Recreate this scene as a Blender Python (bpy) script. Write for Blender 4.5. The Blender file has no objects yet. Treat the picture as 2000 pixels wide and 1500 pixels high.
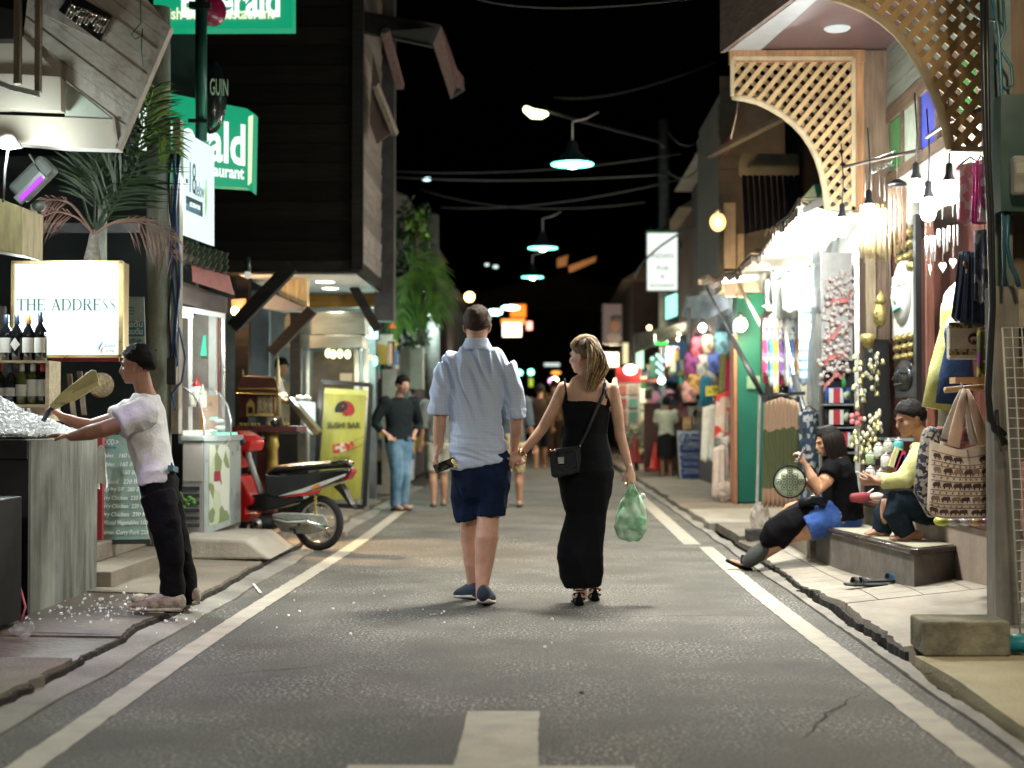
import bpy,bmesh,math,random
from mathutils import Vector,Matrix,noise,Quaternion
import numpy as np
random.seed(7)
R=math.radians
SC=bpy.context.scene
COL=SC.collection

# ---------------------------------------------------------------- camera
F = 2890.0                       # focal length in pixels of a 2000 px wide frame (25 mm on a 17.3 mm sensor)
CAMZ=1.12
YAW=math.atan(57/F); PITCH=math.atan(66/F)
cam=bpy.data.cameras.new('camera'); camo=bpy.data.objects.new('camera',cam); COL.objects.link(camo)
cam.sensor_width=17.3; cam.sensor_fit='HORIZONTAL'; cam.lens=F*17.3/2000
cam.clip_start=0.05; cam.clip_end=900
camo.location=(0,0,CAMZ); camo.rotation_mode='XYZ'
camo.rotation_euler=(R(90)+PITCH,0,YAW)
cam.dof.use_dof=True; cam.dof.focus_distance=8.4; cam.dof.aperture_fstop=0.85
SC.camera=camo
# ---------------------------------------------------------------- night sky, view
world=bpy.data.worlds.new('World'); SC.world=world; world.use_nodes=True
wn=world.node_tree.nodes; wl=world.node_tree.links
bg=wn['Background']
sky=wn.new('ShaderNodeTexSky'); sky.sky_type='NISHITA'; sky.sun_disc=False
sky.sun_elevation=R(-4); sky.sun_rotation=R(200)
wl.new(sky.outputs[0],bg.inputs[0]); bg.inputs[1].default_value=0.012
SC.render.engine='CYCLES'
SC.cycles.use_denoising=True
SC.cycles.max_bounces=6; SC.cycles.diffuse_bounces=3; SC.cycles.glossy_bounces=3
SC.cycles.transmission_bounces=5; SC.cycles.transparent_max_bounces=8
SC.cycles.caustics_reflective=False; SC.cycles.caustics_refractive=False
SC.cycles.sample_clamp_indirect=3.0
SC.view_settings.view_transform='Standard'; SC.view_settings.look='None'
SC.view_settings.gamma=1.0; SC.view_settings.exposure=0.3
SC.view_settings.use_curve_mapping=False

_R3=camo.rotation_euler.to_matrix()
def ray(px,py):
    return (_R3 @ Vector(((px-1000)/F,-(py-750)/F,-1))).normalized()
def W(px, py, Y):                # point at street distance Y seen at a photograph pixel
    d=ray(px,py); t=Y/d.y
    return Vector((d.x*t,Y,CAMZ+d.z*t))
def G(px, py, z=0.0):            # point on the level z
    d=ray(px,py); t=(z-CAMZ)/d.z
    return Vector((d.x*t,d.y*t,z))

# ---------------------------------------------------------------- lamps
def lamp(name,loc,watt,col=(1,1,1),rad=0.05,spot=None,tgt=None,blend=0.5):
    l=bpy.data.lights.new(name,'SPOT' if spot else 'POINT'); l.energy=watt; l.color=col; l.shadow_soft_size=rad
    o=bpy.data.objects.new(name,l); COL.objects.link(o); o.location=loc
    if spot:
        l.spot_size=R(spot); l.spot_blend=blend
        d=(Vector(tgt)-Vector(loc)) if tgt is not None else Vector((0,0,-1))
        o.rotation_euler=d.to_track_quat('-Z','Y').to_euler()
    return o
def area(name,loc,tgt,sx,sy,watt,col=(1,1,1)):
    l=bpy.data.lights.new(name,'AREA'); l.shape='RECTANGLE'; l.size=sx; l.size_y=sy; l.energy=watt; l.color=col
    o=bpy.data.objects.new(name,l); COL.objects.link(o); o.location=loc
    o.rotation_euler=(Vector(tgt)-Vector(loc)).to_track_quat('-Z','Y').to_euler()
    return o

# ---------------------------------------------------------------- materials
MATS={}
def mat(name,col=(.5,.5,.5),rough=.6,metal=0,var=.15,scale=8,bump=0,bscale=None,emit=0,ecol=None,
        alpha=1,trans=0,stretch=(1,1,1),col2=None,spec=.5,sheen=0,dirt=None,ior=1.45,detail=5,sss=0,coat=0):
    if name in MATS: return MATS[name]
    m=bpy.data.materials.new(name); m.use_nodes=True; MATS[name]=m
    n=m.node_tree.nodes; l=m.node_tree.links; b=n['Principled BSDF']
    b.inputs['Roughness'].default_value=rough; b.inputs['Metallic'].default_value=metal
    b.inputs['Specular IOR Level'].default_value=spec; b.inputs['IOR'].default_value=ior
    b.inputs['Base Color'].default_value=(*col,1); b.inputs['Alpha'].default_value=alpha
    b.inputs['Transmission Weight'].default_value=trans
    if sheen: b.inputs['Sheen Weight'].default_value=sheen
    if sss:
        b.inputs['Subsurface Weight'].default_value=sss; b.inputs['Subsurface Radius'].default_value=(.02,.008,.004)
        b.inputs['Subsurface Scale'].default_value=.6
    if coat: b.inputs['Coat Weight'].default_value=coat
    tc=n.new('ShaderNodeTexCoord'); mp=n.new('ShaderNodeMapping'); mp.inputs['Scale'].default_value=stretch
    l.new(tc.outputs['Object'],mp.inputs[0])
    if var or col2:
        t=n.new('ShaderNodeTexNoise'); t.inputs['Scale'].default_value=scale; t.inputs['Detail'].default_value=detail
        t.inputs['Roughness'].default_value=.6
        l.new(mp.outputs[0],t.inputs[0])
        r=n.new('ShaderNodeValToRGB'); l.new(t.outputs[0],r.inputs[0])
        a=[max(0,c*(1-var)) for c in col]; z=col2 or [min(1,c*(1+var)) for c in col]
        r.color_ramp.elements[0].color=(*a,1); r.color_ramp.elements[1].color=(*z,1)
        r.color_ramp.elements[0].position=.32; r.color_ramp.elements[1].position=.68
        out=r.outputs[0]
        if dirt:
            t2=n.new('ShaderNodeTexNoise'); t2.inputs['Scale'].default_value=dirt[0]; t2.inputs['Detail'].default_value=8
            l.new(tc.outputs['Object'],t2.inputs[0])
            r2=n.new('ShaderNodeValToRGB'); l.new(t2.outputs[0],r2.inputs[0])
            r2.color_ramp.elements[0].position=.45; r2.color_ramp.elements[1].position=.7
            r2.color_ramp.elements[0].color=(0,0,0,1); r2.color_ramp.elements[1].color=(dirt[1],)*3+(1,)
            mx=n.new('ShaderNodeMix'); mx.data_type='RGBA'; l.new(r2.outputs[0],mx.inputs[0]); l.new(out,mx.inputs[6])
            mx.inputs[7].default_value=(*dirt[2],1); out=mx.outputs[2]
        l.new(out,b.inputs['Base Color'])
        mr=n.new('ShaderNodeMapRange'); l.new(t.outputs[0],mr.inputs[0])
        mr.inputs[3].default_value=max(.02,rough - .1); mr.inputs[4].default_value=min(1,rough+.1)
        if rough>.15: l.new(mr.outputs[0],b.inputs['Roughness'])
    if bump:
        t=n.new('ShaderNodeTexNoise'); t.inputs['Scale'].default_value=bscale or scale*4; t.inputs['Detail'].default_value=4
        l.new(mp.outputs[0],t.inputs[0])
        bp=n.new('ShaderNodeBump'); bp.inputs['Strength'].default_value=bump; bp.inputs['Distance'].default_value=.02
        l.new(t.outputs[0],bp.inputs['Height']); l.new(bp.outputs[0],b.inputs['Normal'])
    if emit:
        b.inputs['Emission Color'].default_value=(*(ecol or col),1); b.inputs['Emission Strength'].default_value=emit
    return m
def nodes_of(m): return m.node_tree.nodes,m.node_tree.links,m.node_tree.nodes['Principled BSDF']
def glow(name,col,s): return mat(name,(.02,.02,.02),emit=s,ecol=col,var=0)
def cloth(name,col=(.5,.5,.5),var=.12,scale=14,col2=None,rough=.85,bump=.25,bscale=60):
    if name in MATS: return MATS[name]
    return mat(name,col,rough=rough,var=var,scale=scale,col2=col2,bump=bump,bscale=bscale,sheen=.1 if max(col)>.1 else 0,spec=.25 if max(col)>.05 else .12)
def wood(name,col,axis='z',rough=.6,var=.35):
    st={'z': (9,9,.7),'x': (.7,9,9),'y': (9,.7,9)}[axis]
    return mat(name,col,rough=rough,var=var,scale=4,stretch=st,bump=.35,bscale=9,dirt=(2.5,.35,tuple(c*.35 for c in col)),spec=.5 if max(col)>.12 else .08)

def mix_stripes(m,cols,axis=2,period=.1,wave=0.0,sharp=True,base_scale=None):
    """print stripes of the given colours along an object axis (flat print on cloth)"""
    n,l,b=nodes_of(m)
    tc=n.new('ShaderNodeTexCoord'); sp=n.new('ShaderNodeSeparateXYZ'); l.new(tc.outputs['Object'],sp.inputs[0])
    v=sp.outputs[axis]
    if wave:
        t=n.new('ShaderNodeTexNoise'); t.inputs['Scale'].default_value=base_scale or 6; l.new(tc.outputs['Object'],t.inputs[0])
        a=n.new('ShaderNodeMath'); a.operation='MULTIPLY_ADD'; l.new(t.outputs[0],a.inputs[0]); a.inputs[1].default_value=wave
        l.new(v,a.inputs[2]); v=a.outputs[0]
    d=n.new('ShaderNodeMath'); d.operation='DIVIDE'; l.new(v,d.inputs[0]); d.inputs[1].default_value=period
    f=n.new('ShaderNodeMath'); f.operation='FRACT'; l.new(d.outputs[0],f.inputs[0])
    r=n.new('ShaderNodeValToRGB'); r.color_ramp.interpolation='CONSTANT' if sharp else 'LINEAR'
    l.new(f.outputs[0],r.inputs[0])
    e=r.color_ramp.elements
    e[0].color=(*cols[0],1); e[0].position=0
    e[1].color=(*cols[1],1); e[1].position=1/len(cols)
    for i in range(2,len(cols)):
        x=e.new(i/len(cols)); x.color=(*cols[i],1)
    l.new(r.outputs[0],b.inputs['Base Color'])
    return m
def mix_cells(m,cols,scale=30,stretch=(1,1,1),feature='F1'):
    """blotched print: voronoi cells mapped on several colours"""
    n,l,b=nodes_of(m)
    tc=n.new('ShaderNodeTexCoord'); mp=n.new('ShaderNodeMapping'); mp.inputs['Scale'].default_value=stretch
    l.new(tc.outputs['Object'],mp.inputs[0])
    v=n.new('ShaderNodeTexVoronoi'); v.inputs['Scale'].default_value=scale; l.new(mp.outputs[0],v.inputs[0])
    sp=n.new('ShaderNodeSeparateColor'); l.new(v.outputs['Color'],sp.inputs[0])
    r=n.new('ShaderNodeValToRGB'); r.color_ramp.interpolation='CONSTANT'; l.new(sp.outputs[0],r.inputs[0])
    e=r.color_ramp.elements; e[0].color=(*cols[0],1); e[1].color=(*cols[1],1); e[1].position=1/len(cols)
    for i in range(2,len(cols)):
        x=e.new(i/len(cols)); x.color=(*cols[i],1)
    l.new(r.outputs[0],b.inputs['Base Color'])
    return m

# ---------------------------------------------------------------- mesh helpers
def frames(pts,ref=None):
    """parallel frames along a polyline: list of (tangent, side, up)"""
    n=len(pts); T=[]
    for i in range(n):
        a=pts[max(0,i-1)]; b=pts[min(n-1,i+1)]
        t=(b-a)
        T.append(t.normalized() if t.length>1e-9 else Vector((0,0,1)))
    ref=Vector(ref) if ref is not None else (Vector((0,1,0)) if abs(T[0].y)<.9 else Vector((1,0,0)))
    out=[]
    s=(ref-T[0]*ref.dot(T[0])).normalized()
    for t in T:
        s2=s-t*s.dot(t)
        if s2.length<1e-6: s2=t.orthogonal()
        s=s2.normalized(); out.append((t,s,t.cross(s)))
    return out
class MB:
    def __init__(s): s.v=[]; s.f=[]; s.smooth=[]
    def add(s,vs,fs,smooth=False):
        o=len(s.v); s.v+=[Vector(p) for p in vs]; s.f+=[tuple(i+o for i in f) for f in fs]; s.smooth+=[smooth]*len(fs)
        return s
    def box(s,c,d,rot=None,taper=None):
        c=Vector(c); h=[x/2 for x in d]; vs=[]
        for z in (-1,1):
            k=taper if (taper and z>0) else 1
            for x,y in ((-1,-1),(1,-1),(1,1),(-1,1)): vs.append(Vector((x*h[0]*k,y*h[1]*k,z*h[2])))
        if rot is not None:
            m=rot if isinstance(rot,Matrix) else Matrix.Rotation(rot,3,'Z')
            vs=[m @ p for p in vs]
        return s.add([p+c for p in vs],[(3,2,1,0),(4,5,6,7),(0,1,5,4),(1,2,6,5),(2,3,7,6),(3,0,4,7)])
    def bb(s,x0,x1,y0,y1,z0,z1):
        return s.box(((x0+x1)/2,(y0+y1)/2,(z0+z1)/2),(abs(x1-x0),abs(y1-y0),abs(z1-z0)))
    def bar(s,a,b,w,h=None,up=(0,0,1)):
        a=Vector(a); b=Vector(b); h=h or w; d=(b-a); L=d.length; d.normalize()
        u=Vector(up);
        if abs(d.dot(u))>.99: u=Vector((0,1,0))
        x=d.cross(u).normalized(); z=x.cross(d)
        m=Matrix((x,d,z)).transposed()
        return s.box((a+b)/2,(w,L,h),m)
    def loft(s,pts,rad,ref=None,n=12,cap=True,smooth=True,round_end=True,power=2):
        """elliptic tube; rad entries: r or (r_side, r_up)"""
        pts=[Vector(p) for p in pts]
        rad=[(r,r) if not isinstance(r,(tuple,list)) else r for r in (rad if isinstance(rad,(list,)) else [rad]*len(pts))]
        fr=frames(pts,ref)
        if cap and round_end:
            def ends(p,t,r,sgn):
                m=min(r)
                return [(p+t*sgn*m*.5,(r[0]*.86,r[1]*.86)),(p+t*sgn*m*.85,(r[0]*.5,r[1]*.5))]
            e0=ends(pts[0],fr[0][0],rad[0],-1); e1=ends(pts[-1],fr[-1][0],rad[-1],1)
            pts=[e0[1][0],e0[0][0]]+pts+[e1[0][0],e1[1][0]]
            rad=[e0[1][1],e0[0][1]]+list(rad)+[e1[0][1],e1[1][1]]
            fr=[fr[0]]*2+fr+[fr[-1]]*2
        vs=[]; fs=[]
        for p,r,(t,a,b) in zip(pts,rad,fr):
            for k in range(n):
                q=2*math.pi*k/n; cx,sy=math.cos(q),math.sin(q)
                if power!=2:
                    e=2/power; cx=math.copysign(abs(cx) ** e,cx); sy=math.copysign(abs(sy) ** e,sy)
                vs.append(p+a*r[0]*cx+b*r[1]*sy)
        m=len(pts)
        for i in range(m-1):
            for k in range(n):
                fs.append((i*n+k,i*n+(k+1) % n,(i+1)*n+(k+1) % n,(i+1)*n+k))
        if cap:
            fs.append(tuple(range(n-1,-1,-1))); fs.append(tuple((m-1)*n+k for k in range(n)))
        return s.add(vs,fs,smooth)
    def tube(s,pts,r,n=8,**k): return s.loft(pts,r,n=n,round_end=False,**k)
    def ell(s,c,r,rot=None,nu=14,nv=9):
        c=Vector(c); r=(r,r,r) if not isinstance(r,(tuple,list)) else r; vs=[]; fs=[]
        for i in range(1,nv):
            th=math.pi*i/nv
            for k in range(nu):
                q=2*math.pi*k/nu
                vs.append(Vector((r[0]*math.sin(th)*math.cos(q),r[1]*math.sin(th)*math.sin(q),r[2]*math.cos(th))))
        top=len(vs); vs.append(Vector((0,0,r[2]))); vs.append(Vector((0,0,-r[2])))
        for i in range(nv-2):
            for k in range(nu): fs.append((i*nu+k,(i+1)*nu+k,(i+1)*nu+(k+1) % nu,i*nu+(k+1) % nu))
        for k in range(nu):
            fs.append((top,k,(k+1) % nu)); fs.append((top+1,(nv-2)*nu+(k+1) % nu,(nv-2)*nu+k))
        if rot is not None: vs=[rot @ p for p in vs]
        return s.add([p+c for p in vs],fs,True)
    def lathe(s,c,prof,n=20,axis=None,smooth=True):
        """prof: (r, h) pairs along axis"""
        c=Vector(c); ax=Vector(axis) if axis is not None else Vector((0,0,1)); ax.normalize()
        a=ax.orthogonal().normalized(); b=ax.cross(a); vs=[]; fs=[]
        for r,h in prof:
            for k in range(n):
                q=2*math.pi*k/n
                vs.append(c+ax*h+(a*math.cos(q)+b*math.sin(q))*max(r,1e-4))
        m=len(prof)
        for i in range(m-1):
            for k in range(n): fs.append((i*n+k,i*n+(k+1) % n,(i+1)*n+(k+1) % n,(i+1)*n+k))
        fs.append(tuple(range(n-1,-1,-1))); fs.append(tuple((m-1)*n+k for k in range(n)))
        return s.add(vs,fs,smooth)
    def prism(s,poly,d,smooth=False):
        """poly: list of 3D points (planar), extruded by vector d"""
        poly=[Vector(p) for p in poly]; d=Vector(d); n=len(poly)
        nrm=Vector((0,0,0))
        for i in range(n): nrm+=poly[i].cross(poly[(i+1) % n])
        if nrm.dot(d)>0: poly=poly[::-1]
        vs=poly+[p+d for p in poly]
        fs=[tuple(range(n)),tuple(range(2*n-1,n-1,-1))]
        fs+=[(i,i+n,(i+1) % n+n,(i+1) % n) for i in range(n)]
        return s.add(vs,fs,smooth)
    def sheet(s,fn,nu,nv,thick=0,smooth=True):
        """fn(u, v) -> point; optional thickness along the local normal"""
        P=[[Vector(fn(i/nu,j/nv)) for j in range(nv+1)] for i in range(nu+1)]
        vs=[P[i][j] for i in range(nu+1) for j in range(nv+1)]; w=nv+1
        fs=[(i*w+j,(i+1)*w+j,(i+1)*w+j+1,i*w+j+1) for i in range(nu) for j in range(nv)]
        if thick:
            N=[]
            for i in range(nu+1):
                for j in range(nv+1):
                    a=P[min(nu,i+1)][j]-P[max(0,i-1)][j]; b=P[i][min(nv,j+1)]-P[i][max(0,j-1)]
                    c=a.cross(b); N.append(c.normalized() if c.length>1e-12 else Vector((0,0,1)))
            o=len(vs); vs2=[p-q*thick for p,q in zip(vs,N)]
            fs2=[tuple(k+o for k in f[::-1]) for f in fs]
            ring=[i*w for i in range(nu+1)]+[nu*w+j for j in range(1,w)]+[i*w+nv for i in range(nu-1,-1,-1)]+[j for j in range(nv-1,0,-1)]
            fs3=[(ring[k],ring[k]+o,ring[(k+1) % len(ring)]+o,ring[(k+1) % len(ring)]) for k in range(len(ring))]
            fs3=[f[::-1] for f in fs3]
            return s.add(vs+vs2,fs+fs2+fs3,smooth)
        return s.add(vs,fs,smooth)
    def mesh(s,name,m,off=None):
        me=bpy.data.meshes.new(name)
        vs=s.v if off is None else [off @ p for p in s.v]
        me.from_pydata([tuple(p) for p in vs],[],s.f); me.update()
        me.polygons.foreach_set('use_smooth',s.smooth)
        if m: me.materials.append(m)
        return me
    def build(s,name,m,parent=None,label=None,cat=None,group=None,kind=None,bevel=0,loc=None):
        inv=None
        if parent is not None:
            t=parent
            while t.parent: t=t.parent
            inv=(Matrix.Translation(t.location) @ t.rotation_euler.to_matrix().to_4x4()).inverted()
        elif loc is not None: inv=Matrix.Translation(-Vector(loc))
        o=bpy.data.objects.new(name,s.mesh(name,m,inv)); COL.objects.link(o)
        if parent is not None: o.parent=parent
        elif loc is not None: o.location=loc
        if bevel:
            b=o.modifiers.new('b','BEVEL'); b.width=bevel; b.segments=2; b.limit_method='ANGLE'; b.angle_limit=R(40)
        return tag(o,label,cat,group,kind)
def tag(o,label=None,cat=None,group=None,kind=None):
    if label: o['label']=label
    if cat: o['category']=cat
    if group: o['group']=group
    if kind: o['kind']=kind
    return o
def thing(name,label,cat,loc,rz=0,group=None):
    o=bpy.data.objects.new(name,None); COL.objects.link(o); o.location=loc; o.rotation_euler=(0,0,rz)
    o.empty_display_size=.1
    return tag(o,label,cat,group)
def dup(root,loc=None,label=None,rz=None,scale=None):
    r=root.copy(); COL.objects.link(r)
    if loc is not None: r.location=loc
    if rz is not None: r.rotation_euler=(0,0,rz)
    if scale: r.scale=(scale,)*3
    if label: r['label']=label
    for ch in list(root.children):
        c=ch.copy(); COL.objects.link(c); c.parent=r
        for g in list(ch.children):
            d=g.copy(); COL.objects.link(d); d.parent=c
    return r
def shared(name,me,loc,parent=None,rot=None,scale=None):
    o=bpy.data.objects.new(name,me); COL.objects.link(o); o.parent=parent; o.location=loc
    if rot is not None: o.rotation_euler=rot
    if scale is not None: o.scale=scale
    return o

def text(s,size,m,parent,origin,right,up,name='lettering',depth=.003,bold=0,shear=0,align='CENTER',width=None,space=1.0,label=None):
    """flat lettering: converts a text curve to mesh and stands it on the plane (origin, right, up)"""
    c=bpy.data.curves.new('t','FONT'); c.body=s; c.size=size; c.extrude=depth; c.offset=bold; c.shear=shear
    c.align_x=align; c.align_y='CENTER'; c.resolution_u=3; c.space_character=space
    o=bpy.data.objects.new('t',c)
    me0=o.to_mesh(); me=me0.copy(); o.to_mesh_clear(); bpy.data.objects.remove(o); bpy.data.curves.remove(c)
    me.name=name; r=Vector(right).normalized(); u=Vector(up).normalized(); nn=r.cross(u)
    k=1
    if width and len(me.vertices):
        xs=[v.co.x for v in me.vertices]; k=width/(max(xs)-min(xs))
    org=Vector(origin); inv=Matrix.Identity(4)
    if parent is not None:
        t=parent
        while t.parent: t=t.parent
        inv=(Matrix.Translation(t.location) @ t.rotation_euler.to_matrix().to_4x4()).inverted()
    for v in me.vertices:
        v.co=inv @ (org+r*v.co.x*k+u*v.co.y+nn*v.co.z)
    me.materials.clear(); me.materials.append(m)
    ob=bpy.data.objects.new(name,me); COL.objects.link(ob); ob.parent=parent
    if label: ob['label']=label
    return ob

def fuse(mb,voxel=.006,smooth=4,factor=.5):
    """voxel-remesh overlapping closed shapes into one continuous skin; returns (verts Nx3, faces)"""
    me=mb.mesh('tmp',None); o=bpy.data.objects.new('tmp',me); COL.objects.link(o)
    r=o.modifiers.new('r','REMESH'); r.mode='VOXEL'; r.voxel_size=voxel; r.use_smooth_shade=True
    if smooth:
        q=o.modifiers.new('s','SMOOTH'); q.factor=factor; q.iterations=smooth
    dg=bpy.context.evaluated_depsgraph_get(); ev=o.evaluated_get(dg)
    m2=bpy.data.meshes.new_from_object(ev)
    bpy.data.objects.remove(o); bpy.data.meshes.remove(me)
    return m2
def place_mesh(me,name,m,parent=None,disp=None,label=None):
    """disp(co, normal) -> offset along the normal"""
    if disp:
        me.update(); N=[v.normal.copy() for v in me.vertices]
        for v,q in zip(me.vertices,N): v.co=v.co+q*disp(v.co,q)
    if parent is not None:
        t=parent
        while t.parent: t=t.parent
        me.transform((Matrix.Translation(t.location) @ t.rotation_euler.to_matrix().to_4x4()).inverted())
    for p in me.polygons: p.use_smooth=True
    me.materials.clear(); me.materials.append(m); me.name=name
    o=bpy.data.objects.new(name,me); COL.objects.link(o); o.parent=parent
    if label: o['label']=label
    return o
def lerp(a,b,t): return a+(b-a)*t
def V(*a): return Vector(a)
# ================================================================ street lamps that light the place (lit lamps of the street)
def pendant(px,py,Y,watt,rad_,label,z=None,x=None,arm=.3,cone=130,bl=.7):
    p=W(px,py,Y) if x is None else V(x,Y,z)
    t=thing('street_lamp',label,'lamp',p,0,'pendant lamps strung over the middle of the street')
    MB().lathe((0,0,0),[(rad_,0),(rad_,.012),(rad_*.6,.07),(.07,.16),(.05,.25),(.03,.26),(.0,.26)],24).build('lamp_shade',mat('enamel_shade',(.012,.022,.024),rough=.5,var=.2),None).parent=t
    MB().lathe((0,0,-.012),[(rad_*.97,0),(rad_*.97,.011)],24).build('diffuser',glow('lamp_disc',(.16,1,.72),5),None).parent=t
    MB().lathe((0,0,-.06),[(.001,0),(.05,.015),(.06,.05),(.001,.051)],14).build('bulb',glow('lamp_core',(.85,1,.95),30),None).parent=t
    MB().tube([(0,0,.26),(0,0,.48),(arm*.5,.02,.52),(arm,.05,.6)],.012).build('bracket',mat('grey_steel',(.25,.25,.26),rough=.5,metal=.6),None).parent=t
    l=lamp('street_lamp_light',p+V(0,0,-.1),watt,(1,.96,.86),.32,spot=cone,blend=bl)
    return t
pendant(1118,320,16.8,620,.25,'first hanging street lamp down the road, the largest glowing green-white disc, below the yellow lamp')
pendant(1060,484,24.3,380,.25,'hanging street lamp with green-white disc between the big lamp and the farthest lamp')
pendant(1040,541,31.5,300,.24,'farthest and smallest of the hanging street lamps over the road')
pendant(0,0,9.9,1250,.25,'hanging street lamp above the walking couple',z=4.3,x=.35,cone=112,bl=.9)
pendant(0,0,-2.8,2200,.25,'hanging street lamp over the near stretch of road',z=4.9,x=-.2,cone=152,bl=.25)

def shop_lamp(p,w,col,lab):
    t=thing('shop_lamp',lab,'lamp',p); MB().ell((0,0,0),(.06,.06,.08)).build('globe',glow('shop_lamp_globe',(1,.9,.7),12),None).parent=t
    MB().lathe((0,0,.07),[(.04,0),(.03,.06),(.001,.1)],12).build('socket',mat('grey_steel',0),None).parent=t; lamp('shop_lamp_light',p,w,col,.09)
shop_lamp(V(2.15,5.7,3.35),210,(1,.86,.60),'hanging bulb of the next shop front on the right, nearer the viewer')
shop_lamp(V(-2.6,3.6,2.7),40,(1,.9,.74),'hanging bulb of the next shop front on the left, nearer the viewer')
# yellow-white lamp head on a long arm
t=thing('street_lamp','yellowish street lamp head at the end of a long arm, above the green pendant lamps','lamp',W(1047,222,21))
MB().loft([W(1028,214,21),W(1040,222,21),W(1058,224,21),W(1066,222,21)],[(.06,.05),(.1,.07),(.1,.06),(.04,.04)],n=10).build('lamp_glass',glow('lampyellow',(1,1,.5),4),t)
MB().tube([W(1066,216,21),W(1150,240,20.8),W(1285,275,20.5),W(1300,285,20.5)],.025).build('arm',mat('dark_steel',(.018,.018,.02),rough=.5,metal=.4),t)

# ================================================================ ground
asph=mat('asphalt',(.112,.102,.085),rough=.74,var=.35,scale=1.1,bump=.9,bscale=110,dirt=(1.3,.5,(.055,.05,.042)),stretch=(1,.6,1))
n_,l_,b_=nodes_of(asph)
def speckle(m,scale,thr,col,amt=1.0,patchy=0,soft=.04):
    n,l,b=nodes_of(m)
    old=b.inputs['Base Color'].links[0].from_socket
    tc=n.new('ShaderNodeTexCoord'); t=n.new('ShaderNodeTexNoise'); t.inputs['Scale'].default_value=scale; t.inputs['Detail'].default_value=2
    l.new(tc.outputs['Object'],t.inputs[0])
    r=n.new('ShaderNodeValToRGB'); l.new(t.outputs[0],r.inputs[0]); r.color_ramp.elements[0].position=thr; r.color_ramp.elements[1].position=thr+soft
    r.color_ramp.elements[0].color=(0,0,0,1); r.color_ramp.elements[1].color=(amt,amt,amt,1)
    mx=n.new('ShaderNodeMix'); mx.data_type='RGBA'; l.new(old,mx.inputs[6]); mx.inputs[7].default_value=(*col,1)
    if patchy:
        t3=n.new('ShaderNodeTexNoise'); t3.inputs['Scale'].default_value=1.6; t3.inputs['Detail'].default_value=6; l.new(tc.outputs['Object'],t3.inputs[0])
        mr=n.new('ShaderNodeMapRange'); l.new(t3.outputs[0],mr.inputs[0]); mr.inputs[1].default_value=.4; mr.inputs[2].default_value=.62
        mu=n.new('ShaderNodeMath'); mu.operation='MULTIPLY'; l.new(mr.outputs[0],mu.inputs[0]); l.new(r.outputs[0],mu.inputs[1]); l.new(mu.outputs[0],mx.inputs[0])
    else: l.new(r.outputs[0],mx.inputs[0])
    l.new(mx.outputs[2],b.inputs['Base Color'])
speckle(asph,62,.56,(.58,.56,.50),.62,1)
speckle(asph,80,.56,(.025,.024,.022),.65)
speckle(asph,.55,.50,(.075,.068,.055),.5,0,.25)
speckle(asph,2.1,.62,(.05,.046,.04),.45,0,.12)
conc=mat('pavement_concrete',(.19,.16,.12),rough=.85,var=.25,scale=2.2,bump=.45,bscale=50,dirt=(1.6,.6,(.12,.10,.085)))
conc_l=mat('pale_concrete',(.31,.275,.225),rough=.85,var=.25,scale=3,stretch=(1,.5,1),bump=.35,bscale=26,dirt=(2,.45,(.27,.24,.2)))
conc_w=mat('wet_concrete',(.13,.10,.08),rough=.32,var=.4,scale=3,bump=.4,bscale=30,dirt=(2.2,.7,(.05,.04,.04)))
gut=mat('gutter_concrete',(.235,.215,.185),rough=.8,var=.25,scale=2.5,bump=.5,bscale=70,dirt=(2.4,.6,(.09,.08,.07)))
speckle(gut,130,.62,(.4,.38,.34),.5)
paint=mat('road_paint',(.40,.36,.29),rough=.7,var=.12,scale=6,bump=.35,bscale=120,dirt=(7,.55,(.25,.23,.2)))
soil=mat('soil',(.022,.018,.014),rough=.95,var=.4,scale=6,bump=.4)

MB().add([(-60,-20,-.07),(60,-20,-.07),(60,160,-.07),(-60,160,-.07)],[(0,1,2,3)]).build('ground',soil,kind='structure')
XL,XR=-1.93,1.60
def wob(y,s=1.0,seed=0,f=1.3): return noise.noise(V(y*f,seed*7.3,0))*.05*s+noise.noise(V(y*f*7,seed,3))*.018*s
def strip(mb,xa,xb,y0,y1,z0,z1,dy=.12,drop=.08):
    """slab strip between two wandering edges xa(y), xb(y) with heights at both edges"""
    n=max(2,int((y1-y0)/dy)); vs=[]; fs=[]
    for i in range(n+1):
        y=y0+(y1-y0)*i/n
        za=z0(y) if callable(z0) else z0; zb=z1(y) if callable(z1) else z1
        a,b=xa(y),xb(y)
        vs+=[(a,y,za-drop),(a,y,za),(b,y,zb),(b,y,zb-drop)]
    for i in range(n):
        k=i*4
        fs+=[(k,k+1,k+5,k+4),(k+1,k+2,k+6,k+5),(k+2,k+3,k+7,k+6)]
    fs+=[(3,2,1,0),(n*4,n*4+1,n*4+2,n*4+3)]
    return mb.add(vs,fs)
rd=MB(); strip(rd,lambda y: XL+.04+wob(y,.5,1),lambda y: XR - .02+wob(y,.4,2),-8,90,0,0,.3)
rd.build('road',asph,kind='structure')
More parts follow.
